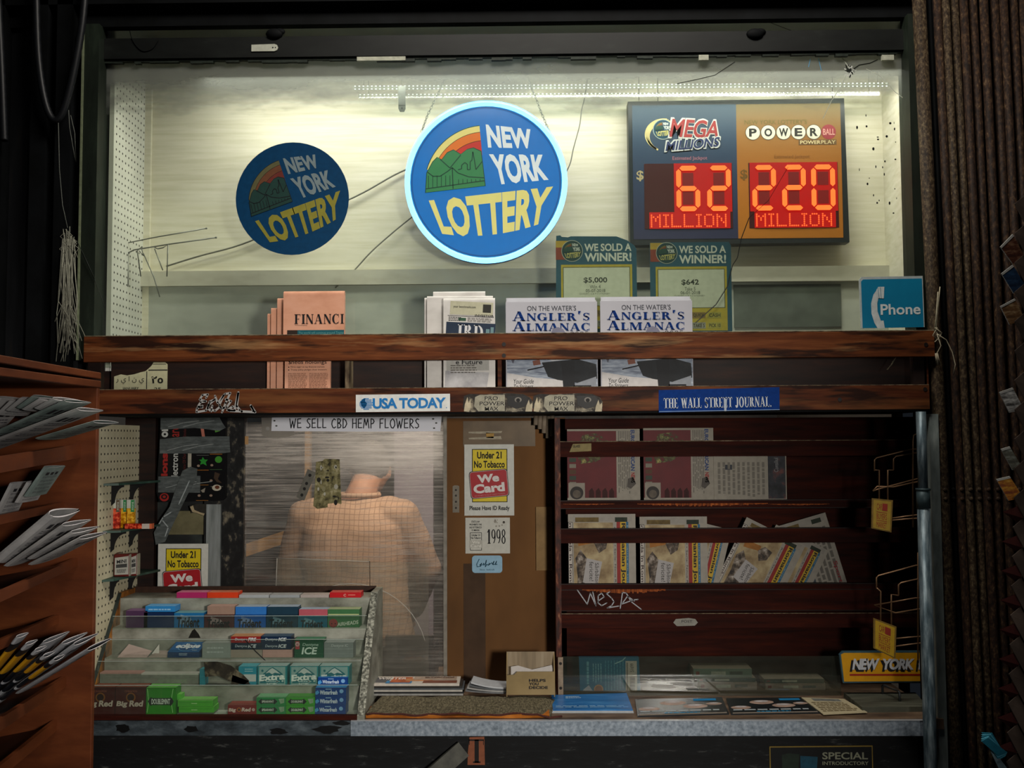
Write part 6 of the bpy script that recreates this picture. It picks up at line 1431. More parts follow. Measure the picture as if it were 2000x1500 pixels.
def mint(x0, x1, y0, y1, s_, big=False):
    def fn(b, f):
        w_, h_ = x1 - x0, y1 - y0; a = .14; m0, m1 = (y0 + h_ * .38, y0 + h_ * .68) if big else (y0 + h_ * .22, y0 + h_ * .82)
        e = x0 + w_ * (.94 if big else .72); s0 = x0 + w_ * .06; m = (m0 + m1) / 2
        b.poly(f, [(s0, m), (s0 + 4, m0 + 1), (s0 + 6, m0 - 1), (s0 + 8, m0 + 1), (e - 8, m0 + 1), (e - 6, m0 - 1), (e - 4, m0 + 1), (e, m), (e - 4, m1 - 1), (e - 6, m1 + 1), (e - 8, m1 - 1), (s0 + 8, m1 - 1), (s0 + 6, m1 + 1), (s0 + 4, m1 - 1)], C('#15201a'), .0006)
        b.text(f, s_, s0 + 7, m0 + 2.4, e - 7, m1 - 2.4, C('#cfdccc'), bold=.03, h=.001)
        if not big: b.poly(f, [(x1 - 14, y0 + 3), (x1 - 3, y0 + 2), (x1 - 3, y1 - 5), (x1 - 10, y1 - 3)], C('#8fae8c', .5, .3), .0006)
        else: b.stroke(f, [(x0 + 2, y0 + 2), (x0 + 5, m), (x0 + 2, y1 - 2)], 1.4, C('#8fd07a'), .0005, False); b.stroke(f, [(x1 - 5, y0 + 2), (x1 - 9, m), (x1 - 5, y1 - 2)], 1.4, C('#8fd07a'), .0005, False)
    return fn
for y0, y1, w_ in ((1362, 1377.6, 'upper'), (1378, 1394, 'lower')):
    pack(4, 501, y0, 558, y1, '#2a8a4a', '#7fc08c', w_ + ' white and green spearmint gum pack on the bottom step', mint(501, 558, y0, y1, 'SPEARMINT'), floor=(y0 > 1370)); pack(4, 558.6, y0, 615, y1, '#3f9e2e', '#4aa236', w_ + ' bright green gum pack beside the spearmint packs', mint(558.6, 615, y0, y1, 'DOUBLEMINT'), floor=(y0 > 1370))
pack(4, 445, 1377, 501, 1394, '#7c1a18', '#a03a30', 'small red cinnamon gum pack left of the spearmint packs', lambda b, f: (b.text(f, 'Big', 446.5, 1383, 461, 1391.5, C('#dcc8bc'), bold=.04, shear=.1), b.disc(f, 467, 1386, 4.2, C('#b8641c'), .0006, n=14), b.disc(f, 467, 1386, 2.6, C('#501410'), .0009, n=12), b.text(f, 'Red', 472, 1382, 490, 1389.6, C('#dcc8bc'), bold=.04, shear=.1), b.disc(f, 495, 1386, 3.2, C('#c0a49c'), .0006, n=12)))
for x0, x1, lab in ((180, 224, 'leftmost dark red cinnamon gum box on the bottom step, cut off by the rack'), (225.5, 284, 'dark red cinnamon gum box left of the large green one')):
    pack(4, x0, 1342, x1, 1394, '#471512', '#7a4432', lab, lambda b, f, x0=(x0 if x0 > 200 else 166): (b.disc(f, x0 + 30, 1362, 9.5, C('#7d4a18'), .0006, n=22), b.disc(f, x0 + 30, 1362, 6.8, C('#2a0d0a'), .0009, n=18), b.text(f, 'Big' if x0 > 200 else 'ig', x0 + (2 if x0 > 200 else 14), 1369, x0 + 24, 1382, C('#bdb0a0'), bold=.04, shear=.12, h=.0012), b.text(f, 'Red', x0 + 27, 1368, x0 + 55, 1380, C('#bdb0a0'), bold=.04, shear=.12, h=.0012), b.text(f, 'CINNAMON', x0 + 18, 1348, x0 + 42, 1352, C('#8a4a34'), bold=.01)))
pack(4, 285.6, 1343, 343, 1394, '#2f8a1e', '#6abf50', 'large bright green gum box with a dark pointed banner on the bottom step', mint(285.6, 343, 1343, 1394, 'DOUBLEMINT', True))
for y0, y1, x0, x1, lab in ((1368, 1380, 347, 416, 'upper green gum pack lying flat beside the large green box'), (1380.5, 1391.5, 349, 418, 'lower green gum pack lying flat beside the large green box')): pack(4, x0, y0, x1, y1, '#4fae32', '#86d064', lab, lambda b, f, y0=y0: (b.rect(f, 349, y0 + 3.4, 414, y0 + 4, C('#2f8a1e')), b.lines(f, 374, y0 + 5, 386, y0 + 7.4, 1, C('#a9e08a'), .8)), floor=False)
pack(4, 345, 1356, 354, 1367.5, '#5cb840', '#8ad468', 'end of a green gum pack peeking from behind the flat green packs', None, .03, dy=.014, floor=False)
b = MB(); a0 = rectmap(345, 1391, 445, 1396, YT[4]); b.box(a0.X0, a0.X1, YT[4] + .001, YT[4] + .05, zf[4] + .0003, zf[4] + .0022, C('#b9bfb4', .7, .1)); tag(b.build('backing_paper'), 'white backing paper under the flat green gum packs', 'paper')

# ------------------------------------------------------------ green shelves on the pegboard, with their goods
GS = G('dark_green_shelf', [(.3, '#1c2f28'), (.55, '#2f4a40'), (.75, '#48655a')], ns=12, rough=.5)
xpg = XL - .015
for k, (yl, yr, xb_, lab) in enumerate(((944, 938, 232, 'uppermost empty dark green shelf on the left pegboard'), (1036, 1027, 236, 'middle dark green shelf holding yellow and red sweet bottles'), (1131, 1110, 222, 'lowest dark green shelf holding red tins'))):
    t = thing('wall_shelf', lab, 'shelf', (xpg + .06, .2, P(200, yl, .15).z - .006), 'green shelves on the pegboard')
    z_ = P(210, yl, .15).z; xB = P(xb_, yl, .15).x; xC = P(308, yr, .36).x
    pl = [(xpg + .001, .13), (xB, .15), (xC, .385), (xpg + .001, .40)]; b = MB()
    b.face([(x, y, z_) for x, y in pl], GS); b.face([(x, y, z_ - .007) for x, y in reversed(pl)], GS)
    for i in range(4): p, q = pl[i], pl[(i + 1) % 4]; b.face([(*p, z_ - .007), (*q, z_ - .007), (*q, z_), (*p, z_)], GS)
    b.build('board', t)
    for y_ in (.19, .34):
        b = MB(); xe = xpg + (xB - xpg) * (1.0 if y_ < .3 else 1.3); arc = [(xpg + .001, z_ - .007), (xe, z_ - .007), (xe, z_ - .014)] + [(xpg + .012 + (xe - xpg - .012) * (1 - sin(pi / 2 * i / 6)), z_ - .014 - .05 * (1 - cos(pi / 2 * i / 6))) for i in range(1, 7)] + [(xpg + .001, z_ - .075)]
        b.face([(x, y_, z) for x, z in arc], BLACKP); b.face([(x, y_ + .004, z) for x, z in reversed(arc)], BLACKP); 
        for i in range(len(arc)): p, q = arc[i], arc[(i + 1) % len(arc)]; b.face([(p[0], y_, p[1]), (p[0], y_ + .004, p[1]), (q[0], y_ + .004, q[1]), (q[0], y_, q[1])], BLACKP)
        b.build('bracket', t)
    if k == 1: zs1 = z_
    if k == 2: zs2 = z_
YL_ = G('yellow_pellets', [(.38, '#a86a08'), (.5, '#d79a12'), (.62, '#f0c23a')], ns=95, detail=1, rough=.25); RE_ = G('red_pellets', [(.38, '#8a1a10'), (.5, '#c8321c'), (.62, '#ee6a44')], ns=95, detail=1, rough=.25); CLB = clear('bottle_clear', '#eef0ea', '#c9cabf', .25, .4, gloss=.1)
for i, (x0, x1, mat, cap, Y, lab) in enumerate(((189, 201, YL_, '#5f7a5c', .20, 'leftmost yellow sweet bottle on the middle green shelf'), (202, 213, YL_, '#b9beb0', .205, 'second yellow sweet bottle from the left on the middle green shelf'), (219, 233, RE_, '#6a5a48', .21, 'tall red sweet bottle on the middle green shelf'), (234, 246, YL_, '#2f8a50', .235, 'yellow sweet bottle with a green label beside the red one'), (247, 262, YL_, '#2f8a50', .225, 'rightmost upright yellow sweet bottle on the middle green shelf'))):
    z0 = zs1; x0w, x1w = P(x0, 1000, Y).x, P(x1, 1000, Y).x; zt2 = P(x0, 976, Y).z; zm = z0 + (zt2 - z0) * .70
    t = thing('sweet_bottle', lab, 'sweets', ((x0w + x1w) / 2, Y + .008, z0), 'sweet bottles on the middle shelf')
    b = MB(); b.box(x0w, x1w, Y, Y + .016, z0 + .0002, zm, mat); b.build('pellets', t, bevel=.002); b = MB(); b.box(x0w + .0004, x1w - .0004, Y + .0004, Y + .0156, zm, zt2, C('#c9cbbf', .4, .15)); b.build('cap', t)
    b = MB(); b.box(x0w + (x1w - x0w) * .55, x1w + .0005, Y - .0006, Y + .0, zm - .012, zt2 - .001, C(cap, .5, .15)); mq = rectmap(x0, 976, x1, 1026, Y - .0006); b.vtext(mq, 'mint', x0 + (x1 - x0) * .62, 980, x1 - 1, 996, C('#d8e0d4'), h=.0004); b.build('label', t)
xa, xb = P(243, 1020, .20).x, P(296, 1020, .20).x; t = thing('sweet_bottle', 'orange-red sweet bottle lying on its side on the middle green shelf', 'sweets', ((xa + xb) / 2, .21, zs1), 'sweet bottles on the middle shelf')
b = MB(); b.box(xa, xa + (xb - xa) * .64, .20, .222, zs1 + .0002, zs1 + .017, RE_); b.build('pellets', t, bevel=.002); b = MB(); b.box(xa + (xb - xa) * .64, xb, .201, .221, zs1 + .0002, zs1 + .0165, C('#c4b9b0', .4, .1)); b.box(xb - .007, xb + .0004, .2005, .2215, zs1 + .0002, zs1 + .0168, C('#d06a44', .5)); b.build('cap', t)
for i, (x0, x1, Y, lab) in enumerate(((206, 222, .27, 'hindmost dark red tin on the lowest green shelf'), (216, 232, .24, 'second dark red tin from the left on the lowest green shelf'), (222, 253, .20, 'front dark red tin with a white label on the lowest green shelf'), (254, 268, .215, 'rightmost dark red tin with a white label on the lowest green shelf'))):
    xa, xb = P(x0, 1090, Y).x, P(x1, 1090, Y).x; z1 = zs2 + .0002; z2 = z1 + .073
    t = thing('tobacco_tin', lab, 'tin', ((xa + xb) / 2, Y + .012, z1), 'red tins on the lowest shelf'); b = MB(); b.box(xa, xb, Y, Y + .03, z1, z2, C('#5c1a18', .35, .2), {3: C('#8f8d7c', .5, .2)}); b.build('tin_body', t, bevel=.004, seg=2)
    if i >= 2:
        b = MB(); mq = quadmap((xa + .004, Y - .0004, z2 - .012), (xb - .003, Y - .0004, z2 - .006), (xb - .003, Y - .0004, z1 + .008), (xa + .004, Y - .0004, z1 + .006), 20, 40); b.slab(mq, [(0, 0), (20, 0), (20, 40), (0, 40)], .0004, C('#a9a8a0', .5, .15)); b.text(mq, 'MINI', 3, 6, 17, 14, INK, bold=.02); b.rect(mq, 2, 16, 18, 24, C('#3a3a3a')); b.lines(mq, 3, 28, 17, 37, 3, INK); b.build('label', t)

# taped-up cigarette carton panel and its tape
YC = .40
mp = rectmap(305, 812, 441, 982, YC); b = MB(); b.slab(mp, [(314, 815), (440, 813), (441, 972), (434, 978), (312, 980), (306, 960)], .03, C('#0c0d10', .35, .3))
W8 = C('#b9bcb8'); R8 = C('#9a241e')
b.vtext(mp, 'ions', 315, 885, 328, 930, R8, bold=.045, h=.001); b.vtext(mp, 'or', 315, 833, 328, 854, W8, bold=.045); b.vtext(mp, 'lectron', 335, 886, 348, 931, W8, bold=.02); b.vtext(mp, 'are', 336, 832, 350, 853, R8, bold=.01); b.vtext(mp, 'Choice Of Our', 357, 886, 363, 925, C('#5a1c1a')); b.vtext(mp, 'Smoke', 357, 838, 363, 853, C('#5a1c1a'))
b.rect(mp, 367, 885, 374, 913, C('#a9a596', .6, .3)); b.disc(mp, 322, 971, 9, R8, .0008, 8); b.disc(mp, 322, 970, 6, C('#0c0d10'), .0012, 5); b.disc(mp, 322, 970, 3, R8, .0015, 2.6)
for x, y, col in ((384, 889, '#5a5a58'), (410, 887, '#a8641c'), (384, 918, '#a8641c'), (410, 917, '#3a5a34'), (384, 947, '#8c5a1c'), (384, 977, '#8c5a1c'), (412, 950, '#6a6a60')): b.rect(mp, x, y, x + 24, y + 1, C(col))
b.poly(mp, [(396, 893), (400, 898), (406, 898), (402, 903), (404, 910), (397, 906), (391, 908), (393, 902), (389, 898), (394, 898)], C('#1f8a28')); b.disc(mp, 427, 898, 7, C('#3a8a26'), .0009, 6.5); b.poly(mp, [(420, 922), (430, 926), (426, 936), (434, 944), (424, 942), (418, 934)], C('#3a2a1c')); b.disc(mp, 424, 953, 9, C('#b9b2a0'), .0009, 6); b.disc(mp, 425, 952, 4.5, C('#5a2c14'), .0012, 3.5); b.poly(mp, [(393, 958), (402, 953), (400, 962), (396, 962)], C('#8a8478'))
for x, y in ((388, 910), (414, 909), (388, 938), (413, 939), (390, 968), (413, 968)): b.disc(mp, x, y, 3, C('#8f7a6a'), .0009, 2.4, n=10)
b.poly(mp, [(391, 835), (397, 834), (400, 853), (394, 853)], C('#b06a5a')); b.poly(mp, [(418, 836), (432, 834), (430, 842), (420, 845)], C('#4f8a34'))
tag(b.build('carton_panel'), 'black electronic cigarette carton panel with sideways red lettering, taped to the booth post', 'carton')
DUCT = G('grey_duct_tape', [(.3, '#3c4141'), (.5, '#505656'), (.7, '#676d6d')], (3, 1, 14), 8, 5, .35, bump=.3)
for pts, lab, Y in (([(312, 812), (425, 812), (434, 828), (440, 836), (428, 842), (380, 836), (312, 839)], 'topmost grey duct tape strip across the black carton panel', YC - .002), ([(311, 858), (360, 853), (447, 853), (449, 884), (436, 886), (311, 886)], 'second grey duct tape strip from the top of the carton panel', YC - .002), ([(309, 931), (391, 930), (391, 963), (309, 962)], 'lower level grey duct tape strip on the carton panel', YC - .002), ([(356, 920), (372, 912), (385, 916), (384, 934), (366, 968), (342, 1018), (324, 1058), (306, 1064), (302, 1040), (316, 1014), (332, 990), (345, 950)], 'long crumpled slanting strip of duct tape hanging below the carton panel', YC - .006)):
    b = MB(); m2 = rectmap(300, 800, 450, 1080, Y); b.slab(m2, pts, .0012, DUCT)
    if len(pts) > 9:
        for l in ([(318, 1016), (330, 1030), (324, 1048)], [(308, 1030), (320, 1010), (336, 1000)], [(350, 985), (370, 940)]): b.stroke(m2, l, 2.2, C('#9ba3a4', .2, .1), .0008)
    else:
        for k in range(2): x = pts[0][0] + 15 + 30 * k; b.stroke(m2, [(x, pts[0][1] + 22), (x + 30, pts[0][1] + 14), (x + 60, pts[0][1] + 10)], 1.2, C('#8b9190', .3, .1), .0006)
    tag(b.build('duct_tape'), lab, 'tape', 'duct tape on the carton panel')
mp = rectmap(360, 980, 420, 1010, YC + .012); b = MB(); b.slab(mp, [(370, 988), (384, 984), (410, 985), (412, 996), (400, 1004), (386, 1000), (374, 1002)], .001, C('#2a2720', .7, .4)); b.poly(mp, [(371, 990), (377, 987), (380, 996), (392, 1001), (400, 1003), (398, 1007), (384, 1002), (376, 1000)], C('#a89878', .7, .3)); tag(b.build('torn_label'), 'torn dark label remnant below the black carton panel', 'label')

# ------------------------------------------------------------ middle of the counter
FOAM = G('orange_foam', [(.3, '#8a4a14'), (.55, '#b4691f'), (.75, '#c98438')], (2, 2, 6), 9, 5, .8); TWEED = G('tweed_mat', [(.36, '#3c3729'), (.5, '#5e5743'), (.62, '#776f58'), (.75, '#94896e')], (1, .35, 1), 190, 4, .95, nrough=.7)
xA, xB_ = -.498, P(1073, 1390, .02).x; t = thing('counter_mat', 'fraying tweed mat folded over a strip of orange foam on the counter', 'mat', ((xA + xB_) / 2, .1, zc))
b = MB(); n = 30; vs, fs = [], []
for i in range(n + 1):
    u = i / n; x = xA + (xB_ - xA) * u; hh = .011 + .002 * sin(u * 9) + .0015 * sin(u * 23)
    vs += [(x, .014 + .003 * sin(u * 14), zc + .0009), (x, .008 + .003 * sin(u * 11), zc + hh), (x, .11, zc + hh), (x, .11, zc + .0009)]
for i in range(n):
    for k in range(4): fs.append((4 * i + k, 4 * i + 4 + k, 4 * i + 4 + (k + 1) % 4, 4 * i + (k + 1) % 4))
fs += [(0, 1, 2, 3), (4 * n + 3, 4 * n + 2, 4 * n + 1, 4 * n)]; b.mesh(vs, fs, FOAM); b.build('foam_pad', t)['label'] = 'orange foam underlay'
b = MB(); vs, fs = [], []; xm0, xm1 = -.496, P(1074, 1380, .05).x
for i in range(n + 1):
    u = i / n; x = xm0 + (xm1 - xm0) * u; s_ = .0025 * sin(u * 17) + .002 * sin(u * 41); zz_ = zc + .016 + s_ * .6 - (.010 * max(0, (u - .93) / .07)); sh_ = .035 * (u > .9) * (u - .9)
    vs += [(x, .010 + s_ - sh_, max(zc + .001, zz_ - .004)), (x, .012 + s_, zz_), (x + .01, .10, zz_ + .004), (x + .02, .185, zz_ + .006), (x + .02, .186, zz_ - .001), (x, .09, max(zc + .0015, zz_ - .003))]
for i in range(n):
    for k in range(6): fs.append((6 * i + k, 6 * i + 6 + k, 6 * i + 6 + (k + 1) % 6, 6 * i + (k + 1) % 6))
fs += [tuple(range(6)), tuple(6 * n + 5 - k for k in range(6))]; b.mesh(vs, fs, TWEED); b.build('tweed_cloth', t)
b = MB(); b.tube([(v[0], v[1] - .001, max(v[2] + .001, zc + .0045)) for v in vs[0::6]] + [(xm1 + .02, .006, zc + .007), (xm1 + .035, .015, zc + .0055)], .0035, C('#4a2620', .9, .4, sc=200), 6); b.build('binding', t)['label'] = 'dark red-brown frayed binding'
zmat = zc + .0245
# magazines piled on the mat's back edge
mx0, mx1 = P(716, 1340, .20).x, P(905, 1340, .20).x; zp = zmat
for j in range(6):
    th = (.006, .005, .006, .005, .006, .007)[j]; o_ = (.0, .003, -.002, .002, -.003, .0)[j]
    b = MB(); cols = (C('#8f8f8c', .6, .3), C('#1c1e20', .4, .3), C('#a8a49c', .6, .2), C('#4c5054', .5, .3), C('#2c2a28', .4, .3), C('#c4bcb2', .4, .15)); 
    x0, x1 = mx0 + o_, mx1 + o_ - (.012 if j == 5 else 0); sl_ = .006 * (j == 5)
    b.hexa([(x0, .185, zp), (x1, .185, zp), (x1, .185, zp + th), (x0, .185, zp + th), (x0 + .01, .285, zp), (x1 - .002, .285, zp), (x1 - .002, .285, zp + th), (x0 + .01, .285, zp + th)], cols[j])
    if j == 5:
        mq = quadmap((x0 + .01, .285, zp + th), (x1 - .002, .285, zp + th), (x1, .185, zp + th), (x0, .185, zp + th), 100, 40)
        for bx in ((2, 6, 22, 34, '#5c5c60'), (24, 4, 46, 34, '#b4603c'), (48, 2, 96, 20, '#a89484'), (20, 24, 48, 38, '#3a86b8'), (60, 22, 97, 36, '#7a4a3a'), (40, 12, 70, 26, '#c88a5c')): b.rect(mq, *bx[:4], C(bx[4], .4, .35, sc=40), .0003 + .0001 * bx[0] / 50)
        b.text(mq, 'WINTER', 8, 8, 40, 18, C('#e0d8d0'), bold=.02, h=.001); b.lines(mq, 60, 4, 95, 12, 2, C('#5a4034'), .5, h=.001)
    tag(b.build('magazine'), ('bottom', 'second from the bottom', 'third from the bottom', 'third from the top', 'second from the top', 'colourful topmost')[j] + ' magazine of the pile before the clerk window', 'magazine', 'magazine pile before the clerk window'); zp += th + .0004
for j in range(4):
    b = MB(); x0 = mx1 + .006 + .006 * j; x1 = P(990, 1345, .22).x - .003; z0 = zmat + .0052 * j; pts = []
    n = 8; vs, fs = [], []
    for i in range(n + 1): u = i / n; x = x0 + (x1 - x0) * u; zz_ = z0 + .016 * (1 - u) ** 2 * (.5 + .2 * j); vs += [(x, .205, zz_), (x, .205, zz_ + .0045), (x + .004, .29, zz_ + .0045), (x + .004, .29, zz_)]
    for i in range(n):
        for k in range(4): fs.append((4 * i + k, 4 * i + 4 + k, 4 * i + 4 + (k + 1) % 4, 4 * i + (k + 1) % 4))
    fs += [(0, 1, 2, 3), (4 * n + 3, 4 * n + 2, 4 * n + 1, 4 * n)]; b.mesh(vs, fs, (C('#6a6c6e', .5, .3), C('#9a9a98', .5, .25), C('#5a5e62', .5, .3), C('#b4b8bc', .4, .12))[j])
    tag(b.build('magazine'), ('bottom', 'second lowest', 'second highest', 'pale topmost')[j] + ' bent magazine between the pile and the cardboard box', 'magazine', 'bent magazines beside the cardboard box')
# open cardboard brochure box
BX = G('tan_carton', [(.3, '#736344'), (.5, '#8a7752'), (.7, '#998662')], (1, 1, 1), 5, 4, .8); BXI = G('grey_carton_inside', [(.3, '#6e6250'), (.5, '#84755f'), (.7, '#958771')], (14, 1, 1), 3, 3, .8)
m1 = rectmap(987, 1273, 1084, 1353, .17); zb2 = zmat; t = thing('brochure_box', 'open tan cardboard box lettered in black holding white leaflets', 'box', ((m1.X0 + m1.X1) / 2, .2, zb2))
b = MB(); mf = rectmap(989, 1310, 1084, 1354, .165); Yb = .215; zfz = mf(0, 1312).z
b.slab(mf, [(989, 1319), (1004, 1318), (1010, 1312), (1084, 1312), (1084, 1357), (989, 1357)], .003, BX); b.text(mf, 'HELPS', 1033, 1326, 1066, 1331.5, INK, bold=.04); b.text(mf, 'YOU', 1033, 1333, 1052, 1338.5, INK, bold=.04); b.text(mf, 'DECIDE', 1033, 1340, 1070, 1345.5, INK, bold=.04); b.build('front_panel', t)
b = MB(); b.box(mf.X0, mf.X1, Yb, Yb + .003, zb2, P(1030, 1273, Yb).z, BXI); b.build('back_panel', t)
for x in (mf.X0, mf.X1 - .003): b = MB(); b.hexa([(x, .168, zb2), (x + .003, .168, zb2), (x + .003, .168, zfz - .008), (x, .168, zfz - .008), (x, Yb, zb2), (x + .003, Yb, zb2), (x + .003, Yb, P(1030, 1275, Yb).z), (x, Yb, P(1030, 1275, Yb).z)], BX); b.build('side_panel', t)
for j, (pts, lab) in enumerate((([(998, 1302), (1012, 1300), (1040, 1308), (1040, 1350), (998, 1350)], 'white leaflet at the left inside the cardboard box'), ([(1030, 1310), (1078, 1299), (1080, 1312), (1080, 1350), (1030, 1350)], 'white leaflet at the right inside the cardboard box'))):
    b = MB(); b.slab(rectmap(990, 1290, 1084, 1352, .185 + .01 * j), pts, .001, C('#b9b4b0', .7, .08)); tag(b.build('leaflet'), lab, 'leaflet', 'leaflets in the cardboard box')
mq = rectmap(880, 1440, 960, 1500, .018); 
# letter tile and poster under the counter
b = MB(); b.slab(mq, [(917, 1440), (946, 1439), (947, 1494), (913, 1494), (914, 1468)], .002, C('#8a5036', .7, .2)); b.serif(mq, 'T', 916, 1444, 945, 1490, C('#14100e'), .0006); tag(b.build('letter_tile'), 'orange-brown tile with a black serif T under the counter edge', 'sign')
mp = rectmap(1505, 1455, 1706, 1600, .017); b = MB(); b.slab(mp, [(1504, 1458), (1706, 1456), (1706, 1600), (1504, 1600)], .002, C('#8a7230', .5, .1)); b.slab(lambda a, c_, h=0.0: mp(a, c_, h + .0008), [(1506, 1460), (1704, 1458.5), (1704, 1599), (1506, 1599)], .0006, C('#0b0d0e', .5, .4)); PS = C('#8b8d78', .5, .1)
b.text(mp, 'SPECIAL', 1607, 1469, 1696, 1483, PS, bold=.02, h=.0014); b.text(mp, 'INTRODUCTORY', 1607, 1487, 1697, 1494, PS, bold=.01, h=.0014); b.text(mp, 'OFFER', 1612, 1500, 1690, 1520, PS, bold=.02, h=.0014)
b.poly(mp, [(1528, 1474), (1540, 1471), (1562, 1473), (1560, 1500), (1528, 1500)], C('#1c2a20', .6, .3), .0012); b.poly(mp, [(1564, 1476), (1598, 1478), (1596, 1500), (1564, 1500)], C('#12465a', .6, .3), .0012); tag(b.build('offer_poster'), 'black poster with a thin gold border under the counter, right of centre', 'poster')
b = MB(); a, c_ = P(905, 1462, .0), P(862, 1500, -.02); c_ = a + (c_ - a) * 4; b.bar(a, c_, .05, .02, G('grey_brace', [(.3, '#2c2c28'), (.6, '#4a4a42'), (.8, '#6a6a60')], ns=20), (0, 1, 0)); tag(b.build('counter_brace'), 'grey sloping brace under the counter left of the letter tile', 'brace')
# ------------------------------------------------------------ right side: pole, pegboard, wire racks
t = thing('metal_pole', 'galvanised pole with a collar standing before the right end of the counter', 'pole', (P(1804, 1000, -.035).x, -.035, 0))
xp = P(1804, 1000, -.035).x; zcol0, zcol1 = P(1804, 993, -.035).z, P(1804, 955, -.035).z
GAL2 = G('streaky_galvanised', [(.25, '#26343a'), (.45, '#4a5a62'), (.62, '#78868c'), (.8, '#a5b0b4')], (3, 3, .5), 24, 5, .45, metal=.4)
b = MB(); b.tube([(xp, -.035, zcol1 - .01), (xp, -.035, zb_0 - .008)], .0145, GAL2, 20); b.build('thin_tube', t)
b = MB(); b.tube([(xp, -.035, 0), (xp, -.035, zcol0 + .01)], .0185, GAL2, 20); b.build('wide_tube', t)
b = MB(); b.tube([(xp, -.035, zcol0), (xp, -.035, zcol1), (xp, -.035, zcol1)], [.0198, .0198, .0198], C('#3c4c50', .5, .2, .3), 20); b.tube([(xp, -.035, zcol1 - .004), (xp, -.035, zcol1 + .002)], .0215, C('#3c4c50', .5, .2, .3), 20); b.build('collar', t)
xr_ = 1.262; b = MB(); b.box(xr_, xr_ + .012, .04, .21, zc, zb_0 - .014, PEGC); o = struct(b, 'wall_right_4')
xq = P(1834, 1160, .0).x; b = MB(); b.box(xq - .008, xq + .018, .012, .045, 0, zb_0 - .014, G('pale_grey_post', [(.3, '#5b6462'), (.55, '#7f8986'), (.75, '#a0a8a4')], (2, 2, .5), 14, 5, .6)); struct(b, 'trim_14')
WIRE = C('#8f6f52', .4, .2, .5)
for k, (lab, runs, sg) in enumerate((('upper copper wire literature rack hooked to the right pegboard', [[(1783, 1030), (1783, 862), (1784, 850), (1795, 845)], [(1708, 920), (1708, 898), (1712, 894), (1780, 877), (1795, 877)], [(1745, 918), (1745, 896), (1750, 891), (1796, 883)], [(1708, 918), (1717, 918), (1717, 976)], [(1745, 918), (1734, 918), (1734, 976)], [(1705, 959), (1713, 950), (1745, 951), (1796, 940)], [(1705, 959), (1716, 955), (1796, 934)], [(1743, 1012), (1796, 1005)], [(1743, 1016), (1796, 1012)]], [(1703, 973), (1744, 977), (1741, 1040), (1702, 1032)]),
                                     ('lower copper wire literature rack hooked to the right pegboard', [[(1793, 1290), (1793, 1080), (1796, 1076)], [(1712, 1148), (1712, 1128), (1716, 1124), (1790, 1104), (1797, 1108)], [(1755, 1163), (1755, 1142), (1760, 1138), (1797, 1130)], [(1712, 1148), (1720, 1155), (1720, 1212)], [(1755, 1163), (1741, 1161), (1741, 1220)], [(1797, 1168), (1788, 1168), (1707, 1182), (1749, 1197), (1798, 1189)], [(1750, 1247), (1798, 1243)], [(1750, 1262), (1798, 1256)]], [(1706, 1207), (1751, 1224), (1749, 1287), (1706, 1266)]))):
    t = thing('wire_rack', lab, 'rack', P(1750, 1040 + 250 * k, .09), 'wire racks on the right pegboard'); b = MB()
    for r_ in runs:
        q = [P(x, y, .09) for x, y in r_]
        if r_[-1][0] >= 1795: q.append(Vector((xr_, .12, q[-1].z + .002)))
        b.tube(q, .0024, WIRE, 6)
    b.build('frame', t)
    q = [P(x, y, .086) for x, y in sg]; mp = quadmap(*q, 40, 60); b = MB(); b.slab(mp, [(0, 0), (40, 0), (40, 60), (0, 60)], .004, C('#7d6226', .5, .3)); YS_ = C('#b8931c' if k else '#a5862a', .5, .15); b.rect(mp, 3, 3, 37, 58, YS_, .0008)
    RS = C('#8f2a1c', .5); b.rect(mp, 20, 8, 30, 22, RS, .0012); b.rect(mp, 9, 25, 30, 26, RS, .0012); b.rect(mp, 9, 41, 30, 42, RS, .0012)
    b.text(mp, 'CAR', 9.5, 9, 19.5, 21, RS, bold=0, h=.0012); b.text(mp, 'BUYERS', 9.5, 28, 29.5, 39, RS, bold=0, h=.0012); b.text(mp, 'MARKET', 9.5, 44, 29.5, 55, RS, bold=0, h=.0012); b.build('sign_plate', t)['label'] = 'yellow plate with red lettering'

# folded lattice gate: upright rusty channels side by side
t = thing('folding_gate', 'folded rusty steel gate of upright speckled bars right of the stand', 'gate', (P(1890, 1000, .03).x, .03, 0))


def upright(px4, r, mat, Y):
    y0, y1 = -60, 1900; f = lambda y: px4 + .048 * (y - 400)
    b = MB(); a, c_ = P(f(y1), y1, Y), P(f(y0), y0, Y); n = 12; dz = c_ - a
    a = a - dz * (a.z / dz.z) if a.z > 0 else a
    b.tube([a, a.lerp(c_, .33), a.lerp(c_, .66), c_], r, mat, n)
    for py in (956, 974):
        p = P(f(py), py, Y) + Vector((0, -r * .93, 0)); b.sphere(p, .0068, mat, 6, (1, .6, 1))
    return b


